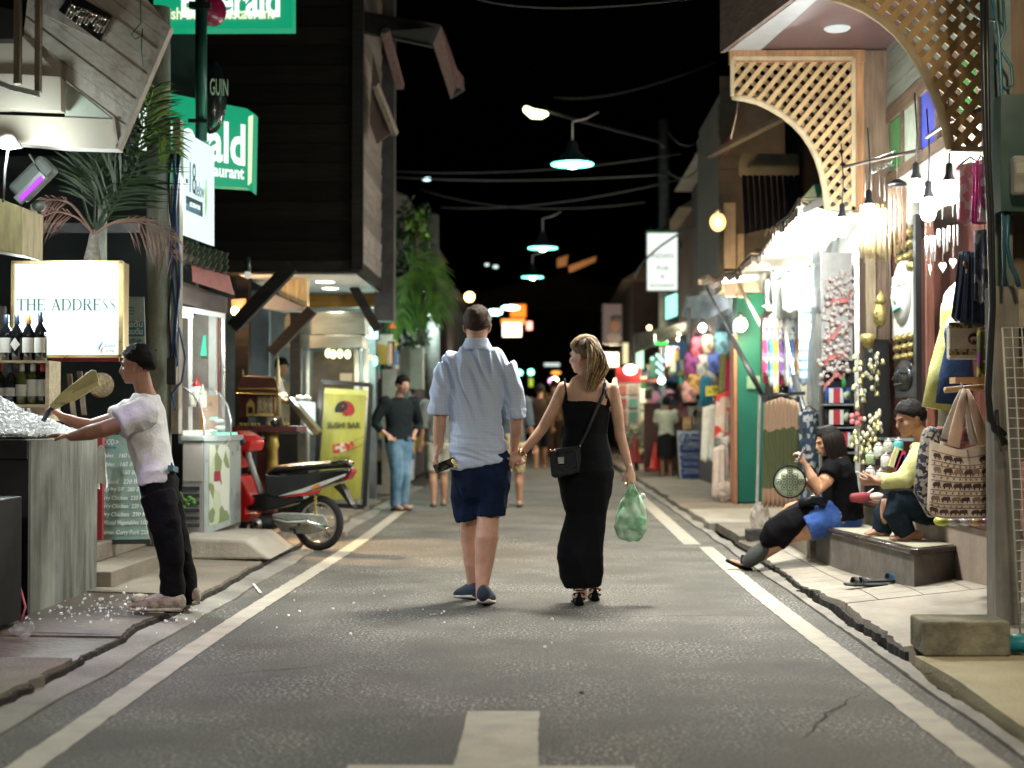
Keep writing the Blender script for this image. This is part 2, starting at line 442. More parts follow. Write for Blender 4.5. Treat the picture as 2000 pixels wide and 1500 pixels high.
# painted lines, worn edges
def line(pts_c,w,seed):
    mb=MB()
    n=len(pts_c)-1; vs=[]; fs=[]
    for i,p in enumerate(pts_c):
        e=noise.noise(V(p[1]*9,seed,0))*.012; e2=noise.noise(V(p[1]*9,seed+5,0))*.012
        vs+=[(p[0]-w/2+e,p[1],.004),(p[0]+w/2+e2,p[1],.004)]
    for i in range(n): fs.append((2*i,2*i+1,2*i+3,2*i+2))
    return mb.add(vs,fs)
line([(-1.66+.02*math.sin(y*.6),y) for y in np.arange(2.5,19,.07)],.118,1).build('edge_line',paint,kind='structure')
line([(1.42+.03*math.sin(y*.5),y) for y in np.arange(2.5,12.9,.07)],.122,2).build('edge_line',paint,kind='structure')
line([(1.33+.008*(y-13),y) for y in np.arange(13.1,22,.07)],.15,3).build('edge_line',paint,kind='structure')
line([(-.155+.002*y,y) for y in np.arange(3.0,5.72,.07)],.27,4).build('centre_dash',paint,kind='structure')
MB().add([(-.62,4.70,.0045),(.30,4.70,.0045),(.30,4.775,.0045),(-.62,4.775,.0045)],[(0,1,2,3)]).build('stop_bar',paint,kind='structure')
# cracks and litter
random.seed(15)
for i,(x0,y0,x1,y1) in enumerate(((-1.0,8.72,-.45,8.66),(.25,8.35,1.35,8.45),(-1.5,6.4,-.9,6.75),(.5,11.3,1.3,11.2),(.9,5.2,1.3,6.1),(-1.3,10.6,-.5,10.75))):
    vs=[]; n=26; ph=random.random()*9
    for k in range(n+1):
        f=k/n; x,y=lerp(x0,x1,f),lerp(y0,y1,f); d=V(-(y1-y0),x1-x0,0).normalized(); w=.004*math.sin(math.pi*f)+.0005; o=.05*noise.noise(V(f*5,ph,0))+.015*noise.noise(V(f*22,ph,0))
        vs+=[V(x,y,.003)+d*(o-w),V(x,y,.003)+d*(o+w)]
    MB().add(vs,[(2*k,2*k+1,2*k+3,2*k+2) for k in range(n)]).build('road_crack',soil,kind='structure')
MB().bar(G(495,1140,.006),G(509,1158,.006),.018,.004).build('paper_strip',mat('litter_paper',(.6,.6,.55)),label='white paper strip lying on the road edge left of the line',cat='litter')
for px,py,c_,lab in ((1136,1352,(.12,.03,.02),'small dark red leaf on the asphalt right of the centre dash'),(848,1200,(.6,.6,.58),'crumb of white litter left of the navy shoes')):
    MB().ell(G(px,py,.006),(.012,.008,.005),nu=8,nv=5).build('litter',mat('lit%d' % px,c_),label=lab,cat='litter')
# gutters
g=MB(); strip(g,lambda y: XR+wob(y,.4,2),lambda y: 1.675+wob(y,1.1,3,1.7)-(.03 if y<9.6 else 0),3,30,.002,.012,.045)
g.build('gutter',gut,kind='structure')
g=MB(); strip(g,lambda y: -2.06+wob(y,1.1,4,1.5),lambda y: XL+.02+wob(y,.5,1),3,24,.012,.002,.06)
g.build('gutter',gut,kind='structure')

# left pavement: root is the base strip, slabs are its pieces
def zl(y): return .045
pl=thing('pavement',None,None,(-2.4,9,0)); pl['kind']='structure'
def edgeL(y): return -2.085+wob(y,1.1,4,1.5)+noise.noise(V(y*11,9,0))*.018
for (a,b,m,dz) in ((3.2,5.15,conc_w,.0),(5.17,6.55,conc,.01),(6.57,7.25,conc_w,-.008),(7.27,8.9,conc_w,.0),(8.92,10.6,conc,.008),(10.62,12.6,conc,.0),(12.62,15,conc,.0),(15.02,24,conc,-.005)):
    s=MB(); strip(s,lambda y: -3.0 if y>7.3 else -4.6,edgeL,a,b,.075+dz,.045+dz,.05); s.build('slab',m,pl)
s=MB().prism([(-3.9,5.5,.087),(-2.3,5.2,.06),(-2.05,6.1,.055),(-2.6,6.5,.07),(-3.9,6.6,.095)],(0,0,-.06)); s.build('slab',conc,pl)
s=MB().prism([(-3.2,4.6,.082),(-2.02,4.75,.055),(-1.98,5.3,.05),(-2.5,5.45,.065),(-3.2,5.3,.08)],(0,0,-.1)); s.build('slab',conc,pl)
# right pavement
pr=thing('pavement',None,None,(2.3,9,0)); pr['kind']='structure'
def edgeR(y): return 1.725+wob(y,1.1,3,1.7)+abs(noise.noise(V(y*9,4,0)))*.022
def zr(x,y): return .035+max(0,x-1.7)*.11+.02*math.sin(y*1.7)
yy=8.55; row=0
while yy<13.1:
    dy=.27+.02*math.sin(row*2.1); xs=[edgeR(yy+dy/2),1.93,2.19,2.46,2.75]
    for i in range(4):
        g_=.004; y0,y1=yy+g_,yy+dy-g_
        mb=MB()
        if i==0:
            m_=5; pts=[(edgeR(lerp(y0,y1,k/m_)),lerp(y0,y1,k/m_)) for k in range(m_+1)]+[(xs[1]-g_,y1),(xs[1]-g_,y0)]
        else: pts=[(xs[i]+g_,y0),(xs[i]+g_,y1),(xs[i+1]-g_,y1),(xs[i+1]-g_,y0)]
        pts=[(x+.05*math.sin((y-8.5)*1.2)*(0 if i==0 and k<6 else 1),y,zr(x,y)) for k,(x,y) in enumerate(pts)]
        mb.prism([V(*p) for p in pts],(0,0,-.09)); mb.build('paver',conc_l if row<13 else conc,pr,bevel=0)
    yy+=dy; row+=1
def slab(pts,m,th=-.1):
    MB().prism([(x,y,zr(x,y)) for x,y in pts],(0,0,th)).build('slab',m,pr)
e1=[(edgeR(y),y) for y in np.arange(7.12,8.53,.04)]
slab(e1+[(2.55,8.53),(2.5,8.0),(2.15,7.12)],conc_l)
slab([(2.165,7.12),(2.515,8.0),(2.565,8.53),(3.3,8.53),(3.3,7.12)],conc_l)
warm_c=mat('ochre_concrete',(.36,.31,.19),rough=.85,var=.2,scale=1.6,bump=.5,bscale=60,dirt=(1.5,.5,(.2,.17,.11)))
s=MB(); strip(s,lambda y: 1.74+wob(y,.6,8),lambda y: 4.2,3.0,6.95,.012,.03,.08); s.build('slab',warm_c,pr)
s=MB(); strip(s,lambda y: 1.76+wob(y,.8,3),lambda y: 4.2,13.2,14.9,.07,.1,.08); s.build('slab',conc,pr)
s=MB(); strip(s,lambda y: 1.70+wob(y,.8,3),lambda y: 4.2,14.95,17.2,.06,.1,.08); s.build('slab',conc_l,pr)
s=MB(); strip(s,lambda y: 1.70+wob(y,.8,3),lambda y: 4.2,17.25,20,.05,.1,.08); s.build('slab',conc,pr)
s=MB(); strip(s,lambda y: 1.72+wob(y,.8,3),lambda y: 4.2,20.04,24,.05,.1,.08); s.build('slab',conc,pr)
s=MB(); strip(s,lambda y: 1.72+wob(y,.8,3),lambda y: 4.2,24.04,60,.05,.1,.3); s.build('slab',conc,pr)
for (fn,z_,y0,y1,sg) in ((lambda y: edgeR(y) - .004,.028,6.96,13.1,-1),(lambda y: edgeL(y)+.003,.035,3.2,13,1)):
    s=MB(); strip(s,(lambda y,f=fn: f(y) - .03) if sg<0 else fn,(lambda y,f=fn: f(y) - .012) if sg<0 else (lambda y,f=fn: f(y)+.014),y0,y1,z_,z_,.03,.09); s.build('joint_shade_dirt',soil,kind='structure')  # soil-coloured strip: shade inside the crack put into colour, along with dirt
# kerb block, short stone by the drain, drain cover
t=MB().box(W(1874,1240,7.05),(.40,.27,.16)).build('kerb_block',mat('mossy_concrete',(.16,.14,.09),rough=.9,var=.5,scale=7,bump=.6,bscale=30,dirt=(5,.7,(.03,.035,.015))),bevel=.012,label='low mossy concrete kerb block at the foot of the square post',cat='kerb block')
MB().box(V(1.95,12.95,.1),(.33,.2,.1)).build('kerb_stone',mat('dark_stone',(.05,.045,.04),rough=.9,var=.4,bump=.5),label='small dark stone lying by the road below the clear plastic bag',cat='stone',bevel=.01)
MB().box(V(2.16,11.25,.12),(.2,.16,.13)).build('kerb_stone',mat('pale_stone',(.3,.28,.25),rough=.9,var=.5,bump=.5),label='pale broken stone between the concrete step and the sitting woman',cat='stone',bevel=.01)

# ================================================================ dark timber house on the left (overhanging upper floor)
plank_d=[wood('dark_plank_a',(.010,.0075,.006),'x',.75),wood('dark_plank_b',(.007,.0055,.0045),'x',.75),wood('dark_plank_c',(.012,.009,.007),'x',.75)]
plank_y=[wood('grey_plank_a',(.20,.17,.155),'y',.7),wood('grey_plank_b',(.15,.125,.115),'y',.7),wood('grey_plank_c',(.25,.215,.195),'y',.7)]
beam=wood('dark_beam',(.02,.017,.015),'x',.7)
hx,hy,hz=-1.86,15.0,2.72
H=thing('timber_house','dark brown timber house whose plank-clad upper floor juts out over the sushi bar','house',(-4,15.5,0))
MB().bb(-7.5,hx - .03,hy+.03,17.05,hz,7.2).build('wall',beam,H)
nrow=22; hgt=.2
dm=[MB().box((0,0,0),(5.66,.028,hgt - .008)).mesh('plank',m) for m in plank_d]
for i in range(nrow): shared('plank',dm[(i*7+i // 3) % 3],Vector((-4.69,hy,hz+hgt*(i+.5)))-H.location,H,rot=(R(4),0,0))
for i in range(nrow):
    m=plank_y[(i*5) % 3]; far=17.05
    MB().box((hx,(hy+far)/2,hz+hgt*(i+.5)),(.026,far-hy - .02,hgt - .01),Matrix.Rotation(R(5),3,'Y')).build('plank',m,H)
MB().bb(-7.5,hx+.02,hy - .02,17.1,hz - .12,hz).build('floor_beam',beam,H)
MB().bb(hx - .06,hx+.05,hy - .06,hy+.02,hz - .1,7.2).build('corner_post',beam,H)
MB().prism([W(728,105,15.3),W(752,200,15.6),W(765,260,15.7),W(735,280,15.4),W(722,240,15.2)],(0,.04,0)).build('shutter',wood('shutter_wood',(.05,.035,.03),'z'),H)
MB().bar(W(733,165,15.2),W(772,262,15.6),.06).build('brace',wood('brace_wood',(.25,.2,.16),'z'),H)
MB().bar(W(752,60,15.2),W(782,170,15.8),.08).build('brace',wood('brace_wood2',(.16,.1,.09),'z'),H)
# its roof edge with pale fascia
rf=wood('roof_fascia',(.11,.075,.07),'y')
MB().prism([W(700,20,15),W(860,48,15.5),W(870,60,16),W(905,175,17),W(880,190,17),W(845,90,16),W(700,60,15)],(0,.1,0)).build('roof',wood('roof_dark',(.007,.006,.006),'x'),H)
MB().prism([W(862,50,14.9),W(846,85,14.9),W(880,192,16.4),W(890,170,16.4)],(0,.05,0)).build('fascia',rf,H)
MB().prism([W(864,55,14.95),W(885,125,15.9),W(905,150,16.3),W(907,175,16.5),W(890,168,16.38)],(0,.05,0)).build('fascia',wood('roof_fascia2',(.12,.06,.06),'y'),H)
# corner pillar and posts under
MB().bb(-1.95,-1.72,17.2,17.45,2.25,7.2).build('post',mat('post_dark',(.045,.042,.04),rough=.7,var=.3),H)
MB().bar(W(455,640,14.6),W(570,520,14.6),.13).build('brace',beam,H)
MB().bar(W(530,690,15.5),W(610,605,15.5),.11).build('brace',beam,H)
MB().bar(W(738,645,16.6),W(690,560,16.6),.1).build('brace',beam,H)
MB().bb(-3.2,-3.06,15.4,15.55,.05,hz - .1).build('post',beam,H)
MB().bb(-2.83,-2.72,16.6,16.72,.05,hz - .1).build('post',beam,H)

# house interior below: back walls of the bar
BW=mat('plaster_bar',(.16,.155,.16),rough=.8,var=.35,scale=2.5,bump=.2)
b=thing('sushi_bar','open-fronted sushi bar with grey walls under the dark timber house','bar',(-3.4,18,0))
MB().bb(-7,-2.2,19.6,19.8,0,3.2).build('back_wall',BW,b)
MB().bb(-4.35,-4.2,14.4,19.6,0,2.7).build('side_wall',BW,b)
MB().bb(-3.55,-3.25,17.6,17.7,.05,2.4).build('partition',mat('blue_grey_paint',(.2,.23,.26),rough=.7,var=.1),b)
# amber painted ceiling beam beneath the house
MB().bb(-3.3,-1.9,17.6,17.75,2.44,2.66).build('fascia_beam',wood('amber_beam',(.45,.24,.05),'x',.5),b)
MB().prism([W(545,575,15.6),W(572,522,15.6),W(600,520,15.6),W(600,600,15.6)],(0,.12,0)).build('sloping_panel',wood('gold_panel',(.5,.38,.2),'z',.5),b)
MB().prism([W(490,597,15.5),W(520,568,15.5),W(590,598,15.5),W(592,606,15.5),W(545,606,15.5)],(0,.3,0)).build('canopy',mat('canopy_grey',(.22,.21,.22),rough=.7),b)
# steel hood
h=MB().bb(-2.96,-2.02,16.95,17.4,W(0,655,17).z,W(0,610,17).z)
h.build('hood',mat('brushed_steel',(.20,.21,.19),rough=.32,metal=.85,var=.25,scale=2,stretch=(1,1,5)),b,bevel=.01)
MB().bb(-2.93,-2.05,16.9,17.38,W(0,682,17).z,W(0,655,17).z - .004).build('hood_skirt',mat('brushed_steel',(.20,.21,.19)),b,bevel=.01)
for x in (-2.78,-2.69,-2.12,-2.02):
    MB().tube([(x,17.0,.1),(x,17.0,W(0,682,17).z)],.022 if x<-2.3 else .035).build('column',mat('white_steel',(.55,.55,.5),rough=.4),b)
MB().bb(-2.68,-2.14,17.3,17.36,.9,W(0,682,17).z - .01).build('back_panel',mat('warm_dark_panel',(.10,.07,.045),rough=.5,var=.5,scale=6),b)
for px,py in ((641,690),(651,692),(664,691),(679,692)):
    MB().ell(W(px,py,16.95),(.035,.035,.05)).build('lantern',glow('lantern_yellow',(.75,.9,.35),4),b)
MB().box(W(676,740,17.1),(.14,.03,.13)).build('paper_shade',glow('paper_warm',(.6,.5,.28),.7),b)
MB().bb(-2.6,-2.4,17.2,17.28,1.0,1.45).build('menu_card',mat('menu_grey',(.25,.24,.2),rough=.6,var=.4,scale=30),b)
for px,py,r in ((635,512,.1),(645,524,.09)):
    p=W(px,py,15.9 if py<515 else 16.7); p.z=hz - .125
    MB().lathe(p,[(r,-.012),(r*1.1,0)],18).build('downlight',glow('downlight_cream',(1,1,.72),9),b)
    lamp('downlight_light',p+V(0,0,-.05),32,(1,.88,.62),.06,spot=125)
MB().bb(-3.1,-1.9,15.1,17.5,hz - .135,hz - .125).build('ceiling',mat('white_ceiling',(.5,.5,.48),rough=.7),b)

# ================================================================ wet ice bar counter, steps, chalk board on the left
ctr=thing('ice_counter','waist-high streaked grey concrete counter heaped with crushed ice','counter',(-3.3,8.2,0))
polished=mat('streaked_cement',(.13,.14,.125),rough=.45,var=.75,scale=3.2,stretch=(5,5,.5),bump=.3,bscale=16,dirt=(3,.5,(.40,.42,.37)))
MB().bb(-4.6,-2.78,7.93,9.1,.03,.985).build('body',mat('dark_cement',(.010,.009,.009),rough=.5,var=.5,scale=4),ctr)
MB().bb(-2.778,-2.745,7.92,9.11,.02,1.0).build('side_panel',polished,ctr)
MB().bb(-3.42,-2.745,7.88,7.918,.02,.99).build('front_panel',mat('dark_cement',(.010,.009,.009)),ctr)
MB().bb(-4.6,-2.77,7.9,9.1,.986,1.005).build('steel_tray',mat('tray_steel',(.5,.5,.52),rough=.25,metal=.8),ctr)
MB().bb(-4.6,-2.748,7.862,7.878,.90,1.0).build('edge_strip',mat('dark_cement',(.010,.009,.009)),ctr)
# crushed ice
ice=MB(); random.seed(3); t=thing('added_ice_lamp','white lamp added to brighten the ice counter, hidden behind the brushed gold box','lamp',(-3.28,8.75,2.12)); MB().ell((0,0,0),.05).build('globe',glow('added_ice_globe',(.9,1,1),12),None).parent=t; lamp('added_ice_lamp_light',V(-3.28,8.75,2.12),130,(.9,.98,1),.06)  # unseen lamp added above the counter to whiten the ice
def iceh(x,y): return .02+.26*max(0,min(1,(-2.78-x)/.5))*max(0,1-((y-8.5)/.75) ** 2)+.02*noise.noise(V(x*7,y*7,1))
ice.sheet(lambda u,v: (-4.5+u*1.72,7.9+v*1.18,1.0+iceh(-4.5+u*1.72,7.9+v*1.18)),60,40)
cube=[(-1,-1,-1),(1,-1,-1),(1,1,-1),(-1,1,-1),(-1,-1,1),(1,-1,1),(1,1,1),(-1,1,1)]
cf=[(3,2,1,0),(4,5,6,7),(0,1,5,4),(1,2,6,5),(2,3,7,6),(3,0,4,7)]
def chunk(mb,p,r):
    q=Quaternion((random.gauss(0,1),random.gauss(0,1),random.gauss(0,1),random.gauss(0,1))).normalized()
    mb.add([Vector(p)+q @ Vector([c*r*random.uniform(.6,1.3) for c in k]) for k in cube],cf)
for _ in range(5200):
    x=random.uniform(-4.1,-2.78); y=random.uniform(7.9,9.05); chunk(ice,(x,y,1.0+iceh(x,y)+.002),random.uniform(.005,.012))
icem=mat('crushed_ice_mat',(.90,.93,.95),rough=.4,var=.05,scale=40,spec=.6)
ice.build('crushed_ice',icem,kind='stuff',label='white crushed ice heaped on the grey counter')
bits=MB()
for _ in range(150):
    a=random.gauss(0,1); x=-2.36+.22*a+random.gauss(0,.1); y=8.1+random.gauss(0,.33)
    if x<-2.73 or x>-1.2: continue
    chunk(bits,(x,y,.085 if x<-2.06 else .02),random.choice((.0025,.003,.004,.006)))
for _ in range(30): chunk(bits,(random.uniform(-2,.2),random.uniform(7.2,9.6),.01),random.choice((.003,.004,.006)))
bits.build('spilt_ice',icem,kind='stuff',label='chips of melting ice scattered on the wet ground by the counter')
# steps
st=thing('steps','two long grey concrete steps rising from the pavement to the leaning menu board','steps',(-2.95,11,0))
MB().bb(-4.6,-2.66,9.13,13.2,.03,.17).build('lower_step',conc,st,bevel=.01)
MB().bb(-4.6,-2.92,9.13,12.4,.17,.29).build('upper_step',conc,st,bevel=.01)
# ramp in front of the freezer
MB().prism([(-2.75,11.05,.06),(-2.02,11.05,.06),(-2.22,11.1,.2),(-2.75,11.1,.22)],(0,1.1,0)).build('kerb_ramp',conc_l,label='sloping concrete kerb ramp in front of the ice cream freezer',cat='ramp',bevel=.02)
MB().bb(-3.4,-2.26,11.2,13.2,.04,.14).build('plinth',conc,kind='structure')
MB().box((-1.92,13.45,.06),(.12,.08,.06),R(10)).build('loose_stone',mat('brown_stone',(.10,.07,.06),rough=.9),label='brown loose stone on the road edge behind the motorbike wheel',cat='stone',bevel=.01)
MB().box((-1.82,13.5,.06),(.1,.08,.055),R(-12)).build('loose_stone',mat('grey_stone',(.2,.19,.17),rough=.9),label='pale grey loose stone beside the brown one behind the motorbike wheel',cat='stone',bevel=.01)
# ================================================================ pale plank-clad awning house, upper left
P=lambda px,py,Y: W(px,py,Y)
pale=mat('whitewashed_board',(.52,.47,.42),rough=.85,var=.14,scale=5,bump=.22,bscale=40,dirt=(9,.6,(.28,.22,.17)))
aw=thing('gable_awning','whitewashed slanting board gable jutting out above the ice counter','awning',P(150,150,7))
YA=7.0
# slanted boards: nine parallel boards running down to the right
A0, A1 = (20, -10), (226, 236)          # lower-left edge
B0, B1 = (215, -75), (332, 52)          # upper-right edge
outline=[(43,97),(117,147),(222,232),(229,290),(331,50),(262,-30),(60,-60)]
d=Vector((.80,.60)); nrm2=Vector((.60,-.80)); base=Vector((120,150))
def clip(poly,n,c,keep):
    out=[]
    for i in range(len(poly)):
        a,b=poly[i],poly[(i+1) % len(poly)]; da=a.dot(n)-c; db=b.dot(n)-c
        if keep*da>=0: out.append(a)
        if da*db<0: out.append(a+(b-a)*(da/(da-db)))
    return out
wpx=26
for k in range(-3,14):
    c0=base.dot(nrm2)+k*wpx; poly=[Vector(p) for p in outline]
    poly=clip(poly,nrm2,c0,1)
    if len(poly)>2: poly=clip(poly,nrm2,c0+wpx - .7,-1)
    if len(poly)<3: continue
    MB().prism([P(p.x,p.y,YA - .004*(k % 2)) for p in poly],(0,.02,0)).build('board',pale,aw)
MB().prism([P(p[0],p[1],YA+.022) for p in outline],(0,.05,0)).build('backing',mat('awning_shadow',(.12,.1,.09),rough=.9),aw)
MB().prism([P(221,230,YA+.002),P(230,291,YA+.002),P(333,50,YA+.002),P(322,44,YA+.002)],(0,.02,0)).build('board',pale,aw)
for q in (((225,290),(232,292),(334,52),(328,47)),((219,231),(224,231),(231,284),(226,289))): MB().prism([P(x,y,YA - .012) for x,y in q],(0,.06,0)).build('edge_trim',pale,aw)
sof=mat('cream_soffit',(.48,.43,.36),rough=.6,var=.06,scale=2,dirt=(1.5,.3,(.5,.42,.36)))
def soff(pts,Y,dy,name='soffit_box'): MB().prism([P(x,y,Y) for x,y in pts],(0,dy,0)).build(name,sof,aw)
soff([(-60,222),(125,229),(222,233),(229,291),(126,288),(35,280),(-60,245)],7.03,.1)
soff([(-60,145),(17,144),(118,150),(119,216),(17,212),(-60,214)],6.95,.07)
soff([(-60,62),(43,70),(118,148),(118,154),(-60,145)],6.98,.3)
MB().prism([P(118,152,7.04),P(224,236,7.04),P(222,240,7.04),P(127,229,7.04),P(124,160,7.04)],(0,.2,0)).build('soffit_box',mat('green_soffit',(.42,.46,.40),rough=.6),aw)
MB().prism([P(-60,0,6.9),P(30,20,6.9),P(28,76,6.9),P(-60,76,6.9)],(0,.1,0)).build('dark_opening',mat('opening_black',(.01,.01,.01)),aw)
# hanging wooden frame in front
wf=mat('weathered_grey_wood',(.20,.17,.13),rough=.7,var=.5,scale=6,stretch=(4,4,.6))
f=thing('batten_rack','two upright weathered battens joined by a steel bar, hanging in front of the gable','frame',P(50,100,6.7))
MB().prism([P(27,-60,6.7),P(39,-60,6.7),P(38,163,6.7),P(26,163,6.7)],(0,.035,0)).build('batten',wf,f)
MB().prism([P(68,-60,6.7),P(79,-60,6.7),P(77,178,6.7),P(67,178,6.7)],(0,.035,0)).build('batten',wf,f)
MB().prism([P(-60,132,6.68),P(20,165,6.68),P(76,178,6.68),P(76,189,6.68),P(20,176,6.68),P(-60,143,6.68)],(0,.012,0)).build('steel_bar',mat('galvanised',(.5,.52,.52),rough=.3,metal=.7),f)
# corrugated name plate of blown metal
f=thing('metal_plaque','tilted embossed metal plaque with mirror-like ridges fixed on the gable boards','plaque',P(178,38,6.95))
MB().prism([P(108,-30,6.97),P(220,30,6.97),P(195,80,6.97),P(84,28,6.97)],(0,.02,0)).build('backing_board',pale,f)
MB().prism([P(140,-15,6.94),P(219,30,6.94),P(194,80,6.94),P(114,20,6.94)],(0,.02,0)).build('plate',mat('dark_mirror',(.05,.05,.05),rough=.25,metal=.8),f)
chrome=mat('chrome',(.75,.75,.72),rough=.15,metal=1,var=.1)
random.seed(5)
for k in range(13):
    t_=k/12; a=Vector((142,4)).lerp(Vector((212,38)),t_); b=a+Vector((-15,27))*random.uniform(.6,1.1)
    MB().loft([P(a.x,a.y,6.93),P((a.x+b.x)/2+random.uniform(-2,2),(a.y+b.y)/2,6.92),P(b.x,b.y,6.93)],[.006,.009,.006],n=6).build('ridge',chrome,f)
# loop of green wire
MB().tube([P(274,-20,6.9),P(275,45,6.9),P(262,60,6.9),P(256,68,6.9),P(264,76,6.9),P(277,70,6.9),P(278,56,6.9),P(276,90,6.9),P(279,130,6.9)],.003,n=5).build('wire',mat('green_wire',(.03,.14,.12),rough=.4),label='thin green wire tied in a loose knot on the whitewashed gable',cat='wire')
# white lamp at the left edge and its light
l=thing('work_lamp','dazzling white clamp lamp under the whitewashed gable at the far left','lamp',P(15,282,6.9))
MB().lathe(P(14,282,6.9),[(.02,.05),(.075,.0),(.07,-.004)],16,axis=(.25,-.25,1)).build('lamp_shade',mat('white_enamel',(.7,.7,.7),rough=.4),l)
MB().ell(P(16,284,6.86),(.05,.04,.018)).build('bulb',glow('lamp_white',(.8,1,.98),30),l)
MB().tube([P(16,290,6.88),P(10,330,6.9),P(6,395,6.92)],.006).build('stem',mat('grey_steel',(.25,.25,.26)),l)
lamp('work_lamp_light',P(16,292,6.8),12,(.86,1,.96),.06)
# violet floodlight
f=thing('floodlight','grey tilted floodlight glowing violet, hanging left of the palm','floodlight',P(70,350,7.4))
ax=(P(100,320,7.4)-P(35,385,7.4)).normalized(); side=ax.cross(V(0,1,0)).normalized()
c0=P(66,350,7.42)
m3=Matrix((ax,V(0,1,0),ax.cross(V(0,1,0)))).transposed()
MB().box(c0,(.235,.10,.11),m3).build('housing',mat('flood_grey',(.20,.22,.21),rough=.5,metal=.3),f,bevel=.02)
MB().box(P(60,367,7.345),(.19,.03,.05),m3).build('front_frame',mat('flood_rim',(.35,.36,.36),rough=.4,metal=.5),f,bevel=.005)
MB().box(P(61,368,7.325),(.155,.012,.024),m3).build('tube_light',glow('violet',(.35,.03,.9),1.6),f,bevel=.004)
MB().bar(P(58,302,7.38),P(80,338,7.38),.02,.006).build('bracket',mat('galvanised',(.5,.52,.52)),f)
MB().ell(P(76,402,7.5),(.035,.03,.03)).build('knob',mat('flood_grey',(.2,.22,.21)),f)
lamp('floodlight_light',P(64,376,7.2),60,(.68,.5,1),.05,spot=82,tgt=(-1.2,7.3,0))
# golden box at left edge
MB().prism([P(-60,380,7.3),P(0,388,7.3),P(45,405,7.3),P(44,498,7.3),P(-60,480,7.3)],(0,.3,0)).build('hanging_crate',mat('gold_board',(.40,.33,.17),rough=.5,var=.35,scale=7,stretch=(3,3,.6),metal=.2),label='brushed gold box hanging below the white clamp lamp at the left edge',cat='box',bevel=.004)
# ================================================================ THE ADDRESS light box
sg=thing('light_box_sign','large glowing white sign with thin green lettering in a brass frame behind the wine bottles','sign',P(132,604,9.6))
w0,w1,z0,z1=P(26,604,9.6).x,P(239,604,9.6).x,P(130,697,9.6).z,P(130,512,9.6).z
MB().bb(w0,w1,9.6,9.75,z0,z1).build('case',mat('brass_case',(.25,.18,.08),rough=.35,metal=.7),sg)
br=mat('brass',(.5,.38,.17),rough=.3,metal=.85,var=.25)
for (a,b,c,d_) in ((w0 - .004,w1+.004,z1 - .012,z1+.006),(w0 - .004,w1+.004,z0 - .006,z0+.012),(w0 - .006,w0+.011,z0,z1),(w1 - .016,w1+.014,z0,z1)):
    MB().bb(a,b,9.57,9.598,c,d_).build('frame',br,sg)
face=glow('sign_face',(.88,1,.98),.95)
MB().bb(w0+.01,w1 - .014,9.592,9.599,z0+.01,z1 - .01).build('face',face,sg)
tealp=mat('teal_print',(.01,.13,.11),rough=.7,var=.1,spec=.1)
def didone(s,x0,zc,hgt_,Y,m,parent,total):
    """thin-and-thick serif capitals from small bars"""
    adv={'T': .8,'H': .95,'E': .78,'A': .88,'D': .95,'R': .88,'S': .62,' ': .42}
    k=total/(sum(adv[c]+.12 for c in s)); x=x0; tk,th=.15,.05
    def bar(mb,x0_,y0_,x1_,y1_,w): mb.bar(V(x+x0_*k,Y,zc+(y0_ - .5)*hgt_),V(x+x1_*k,Y,zc+(y1_ - .5)*hgt_),w*k*1.0,.002,up=(0,1,0))
    for c in s:
        mb=MB(); a=adv[c]
        def B(*q): bar(mb,*q)
        if c=='T': B(.0,1,.8,1,th); B(.4,0,.4,1,tk); B(.25,0,.55,0,th); B(.0,1,.0,.8,th); B(.8,1,.8,.8,th)
        if c=='H': B(.15,0,.15,1,tk); B(.8,0,.8,1,tk); B(.15,.5,.8,.5,th); [B(q - .13,y,q+.13,y,th) for q in (.15,.8) for y in (0,1)]
        if c=='E': B(.15,0,.15,1,tk); B(.02,1,.7,1,th); B(.02,0,.72,0,th); B(.15,.5,.5,.5,th); B(.7,1,.7,.82,th); B(.72,0,.72,.2,th); B(.5,.4,.5,.6,th)
        if c=='A': B(.42,1,.1,0,th); B(.42,1,.78,0,tk); B(.22,.35,.62,.35,th); B(0,0,.22,0,th); B(.64,0,.92,0,th)
        if c in 'D': B(.15,0,.15,1,tk); B(.02,1,.5,1,th); B(.02,0,.5,0,th); [B(.45+.42*math.sin(q*.314),.5+.5*math.cos(q*.314),.45+.42*math.sin((q+1)*.314),.5+.5*math.cos((q+1)*.314),.03+.09*math.sin((q+.5)*.314)) for q in range(10)]
        if c=='R': B(.15,0,.15,1,tk); B(.02,1,.45,1,th); B(.15,.5,.45,.5,th); B(.02,0,.28,0,th); B(.45,.5,.78,0,tk); B(.7,0,.92,0,th); [B(.42+.27*math.sin(q*.524),.75+.25*math.cos(q*.524),.42+.27*math.sin((q+1)*.524),.75+.25*math.cos((q+1)*.524),.03+.08*math.sin((q+.5)*.524)) for q in range(6)]
        if c=='S':
            pts=[(.5,.84),(.4,.97),(.28,1),(.13,.92),(.09,.76),(.2,.6),(.38,.45),(.5,.28),(.46,.1),(.3,0),(.16,.03),(.06,.18)]
            for (p,q),(r_,t_) in zip(pts,pts[1:]): B(p,q,r_,t_,.1 if .25<q<.75 else .04)
        if mb.v: mb.build('letter',m,parent)
        x+=(a+.12)*k
didone('THE ADDRESS',P(33,590,9.58).x,P(0,595,9.58).z,.072,9.586,tealp,sg,P(228,590,9.58).x-P(33,590,9.58).x)
text('Village',.05,mat('pale_grey_print',(.45,.55,.55)),sg,P(207,617,9.587),(1,0,0),(0,0,1),shear=.4,width=.09,depth=.001)
text('Bangkok\nGroup',.03,mat('slate_print',(.15,.2,.25)),sg,P(214,680,9.587),(1,0,0),(0,0,1),shear=.3,width=.075,depth=.001)
